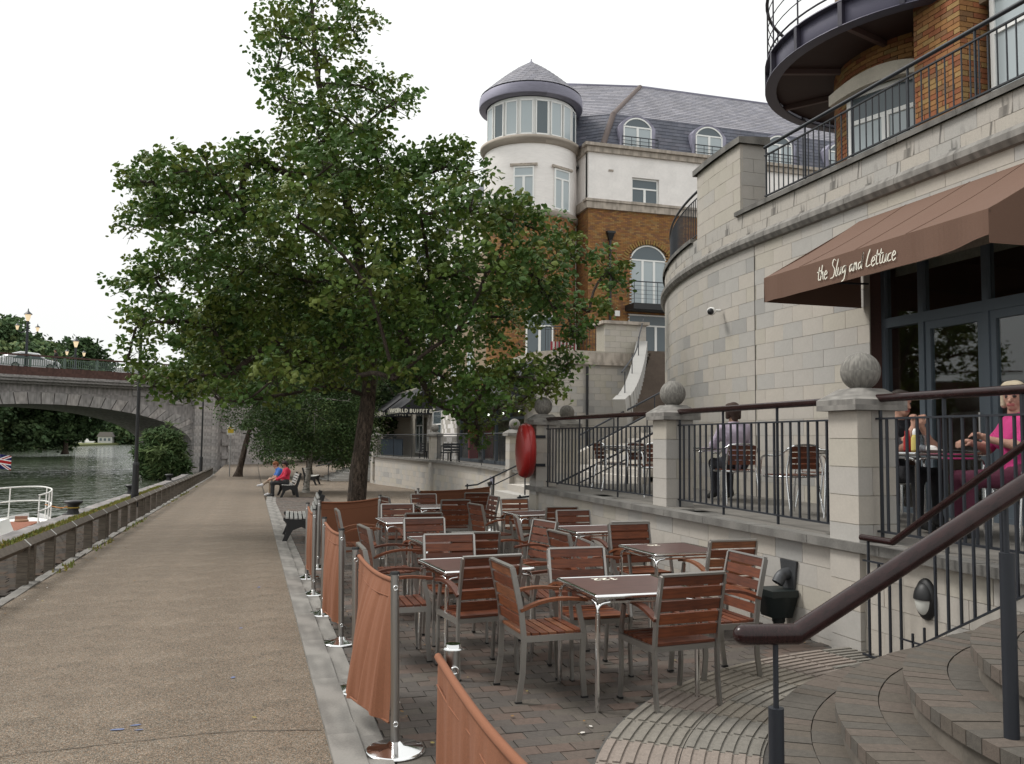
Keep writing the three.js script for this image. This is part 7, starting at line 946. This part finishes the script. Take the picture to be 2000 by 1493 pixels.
// people on the pub terrace
person('person', 'person in a bright pink blouse with short blond hair at the terrace table', [5.85, 6.22, TF], -1.95, sit({ elL: [0.27, 0.80, 0.12], wrL: [0.16, 0.86, 0.33], elR: [-0.26, 0.78, 0.16], wrR: [-0.1, 0.83, 0.36], hdL: [-0.2, 0.5, 0.8], hdR: [0.3, 0.1, 0.9] }), { skin: [0.48, 0.27, 0.2], top: [0.56, 0.035, 0.2], legs: [0.10, 0.015, 0.04], shoes: [0.03, 0.03, 0.03], hair: [0.56, 0.47, 0.34], sleeve: 0.85, hairStyle: 'bob', bust: 1, look: 0.8 });
person('person', 'person in a black shirt with hands clasped at the face behind the railing', [7.2, 6.02, TF], 0.1, sit({ chest: [0, 0.9, 0.08], neck: [0, 1.05, 0.13], head: [0, 1.13, 0.16], shL: [0.19, 1.0, 0.08], shR: [-0.19, 1.0, 0.08], elL: [0.2, 0.77, 0.36], elR: [-0.2, 0.77, 0.36], wrL: [0.05, 0.98, 0.36], wrR: [-0.05, 0.98, 0.36], hdL: [-0.2, 1, 0], hdR: [0.2, 1, 0], hsL: [0, 0, 1], hsR: [0, 0, 1] }), { skin: SK1, top: [0.012, 0.013, 0.018], legs: [0.015, 0.015, 0.02], shoes: [0.01, 0.01, 0.01], hair: [0.03, 0.02, 0.015], sleeve: 0.9, curl: 1.1 });
person('person', 'person in a pale lilac shirt seen from behind on the terrace', [10.55, 6.3, TF], PI - 0.15, sit({ elL: [0.25, 0.78, 0.12], wrL: [0.12, 0.8, 0.36], elR: [-0.25, 0.78, 0.12], wrR: [-0.12, 0.8, 0.36] }), { skin: SK2, top: [0.55, 0.47, 0.58], legs: [0.03, 0.03, 0.04], shoes: [0.02, 0.02, 0.02], hair: [0.045, 0.022, 0.014], sleeve: 1.7, hairStyle: 'bob' });
// ================= TERRACE FURNITURE =================
function makeBistroChair() { // tubular aluminium with dark slats; faces +z
  const t = new THREE.Group(), tb = (pts) => tube(pts.map(p => v3(...p)), 0.0125, 30, 8);
  for (const s of [-1, 1]) { obj('leg', [tb([[s * 0.25, 0, 0.24], [s * 0.25, 0.35, 0.22], [s * 0.255, 0.6, 0.2], [s * 0.26, 0.665, 0.12], [s * 0.255, 0.67, -0.1], [s * 0.22, 0.74, -0.22]])], M.chrome, t); obj('leg', [tb([[s * 0.23, 0, -0.28], [s * 0.215, 0.42, -0.2], [s * 0.2, 0.6, -0.21], [s * 0.19, 0.76, -0.25]])], M.chrome, t); }
  obj('back_hoop', [tb([[-0.22, 0.74, -0.22], [-0.15, 0.78, -0.26], [0, 0.79, -0.28], [0.15, 0.78, -0.26], [0.22, 0.74, -0.22]])], M.chrome, t); obj('seat_ring', [tb([[-0.21, 0.43, -0.2], [-0.22, 0.43, 0.2], [0.22, 0.43, 0.2], [0.21, 0.43, -0.2], [-0.21, 0.43, -0.2]])], M.chrome, t);
  for (let i = 0; i < 7; i++) obj('seat_slat', [bx(0.41, 0.014, 0.045, 0, 0.445, -0.17 + i * 0.057)], M.slat[i % 2 ? 3 : 1], t); for (let i = 0; i < 4; i++) obj('back_slat', [bx(0.37, 0.055, 0.014, 0, 0.545 + i * 0.066, -0.222 - i * 0.012)], M.slat[i % 2 ? 3 : 1], t);
  return t;
}
const bistro = makeBistroChair(); const bl_ = [[10.45, 6.25, PI - 0.15, 'aluminium terrace chair under the person in lilac'], [8.75, 5.95, PI + 0.1, 'empty aluminium terrace chair in the middle of the second railing'], [7.9, 6.2, -PI / 2, 'empty aluminium terrace chair just left of the large near pillar'], [9.4, 6.9, PI / 2, 'aluminium terrace chair by the pub wall'], [5.82, 6.32, -1.95, 'aluminium terrace chair under the person in pink'], [7.32, 6.04, 0.1, 'aluminium terrace chair under the person in black'], [11.9, 5.8, PI - 0.3, 'aluminium terrace chair behind the third railing, right one'], [12.7, 6.0, 0.3, 'aluminium terrace chair behind the third railing, middle one'], [13.6, 5.8, PI / 2, 'aluminium terrace chair behind the third railing, left one']];
bl_.forEach(([u, v, r, l]) => { const c = bistro.clone(); c.name = numbered('terrace_chair'); c.position.copy(V(u, v, TF)); c.rotation.y = r; tag(c, l, 'chair', 'aluminium terrace chairs'); scene.add(c); });
[[6.55, 5.82, 'table with drinks in front of the person in pink'], [8.6, 6.7, 'terrace table behind the empty aluminium chairs'], [11.2, 6.3, 'terrace table in front of the person in lilac'], [13.1, 5.9, 'terrace table behind the third railing']].forEach(([u, v, l]) => { const c = table0.clone(); c.name = numbered('terrace_table'); c.position.copy(V(u, v, TF)); tag(c, 'chrome-edged ' + l, 'table', 'terrace tables'); scene.add(c); });
{ const y = TF + 0.742, G2 = new THREE.MeshPhysicalMaterial({ color: C(0.9, 0.93, 0.95), transmission: 1, thickness: 0, roughness: 0.05 });
  const bottle = (u, v, c, cap, l) => { const t = thing('sauce_bottle', l, 'bottle', [u, v, y]); obj('bottle_body', [lathe([[0, 0], [0.032, 0], [0.034, 0.02], [0.034, 0.12], [0.022, 0.15], [0.02, 0.16]], 16)], mat(...c), t); obj('cap', [lathe([[0.022, 0.155], [0.022, 0.185], [0.01, 0.21], [0, 0.21]], 12)], mat(...cap), t); };
  bottle(6.5, 5.72, [0.6, 0.5, 0.15], [0.8, 0.8, 0.78], 'yellow sauce bottle with white cap on the terrace table'); bottle(6.62, 5.74, [0.4, 0.02, 0.02], [0.45, 0.03, 0.03], 'red sauce bottle on the terrace table');
  [[6.75, 5.66, 'tall clear glass on the terrace table beside the person in black'], [6.68, 5.6, 'tall clear glass left of the red sauce bottle'], [6.3, 5.62, 'tall clear glass in front of the person in pink']].forEach(([u, v, l]) => { const t = thing('drinking_glass', l, 'glass', [u, v, y]); obj('tumbler', [lathe([[0, 0.004], [0.03, 0.004], [0.038, 0.15], [0.035, 0.15], [0.027, 0.012], [0, 0.012]], 18)], G2, t); obj('ice_drink', [lathe([[0, 0.013], [0.026, 0.013], [0.03, 0.06], [0, 0.06]], 14)], mat(0.35, 0.33, 0.33, { roughness: 0.2 }), t); });
  [[6.4, 5.8, 'white plate with napkin on the terrace table'], [6.72, 5.95, 'white plate by the person in black']].forEach(([u, v, l]) => { const t = thing('plate', l, 'plate', [u, v, y]); obj('dish', [lathe([[0, 0.004], [0.08, 0.004], [0.125, 0.02], [0.12, 0.024], [0.08, 0.01], [0, 0.01]], 24)], M.white, t); obj('napkin', [new THREE.IcosahedronGeometry(0.05, 1).scale(1.2, 0.55, 1).translate(0, 0.035, 0)], M.white, t); }); }
// dark tables and chairs on the restaurant terrace
{ const mk = () => { const t = new THREE.Group(); for (const [x, z] of [[-0.2, -0.2], [0.2, -0.2], [-0.2, 0.2], [0.2, 0.2]]) obj('leg', [bx(0.035, z < 0 ? 0.86 : 0.44, 0.035, x, z < 0 ? 0.43 : 0.22, z)], M.dark, t); obj('seat', [bx(0.46, 0.05, 0.46, 0, 0.45, 0)], M.dark, t); for (let i = 0; i < 3; i++) obj('back_slat', [bx(0.4, 0.09, 0.025, 0, 0.56 + i * 0.13, -0.2)], M.dark, t); return t; }, c0 = mk();
  [[40.5, 8.2, 0.4], [41.6, 8.0, 2.0], [38.4, 8.3, -0.6], [39.6, 9.0, 3]].forEach(([u, v, r], i) => { const c = c0.clone(); c.name = numbered('dark_chair'); c.position.copy(V(u, v, 0.62)); c.rotation.y = r; tag(c, 'dark wooden chair behind the restaurant railing, number ' + ['one from the left', 'two from the left', 'three from the left', 'four from the left'][[1, 0, 3, 2][i]], 'chair', 'restaurant terrace chairs'); scene.add(c); });
  const t = thing('dark_table', 'dark table among the restaurant terrace chairs', 'table', [39.6, 8.3, 0.62]); obj('top', [bx(0.8, 0.04, 0.8, 0, 0.74, 0)], M.dark, t); obj('leg', [rod(v3(0, 0, 0), v3(0, 0.73, 0), 0.04)], M.dark, t); obj('base', [bx(0.45, 0.03, 0.45, 0, 0.015, 0)], M.dark, t); }
renderer.render(scene, camera);
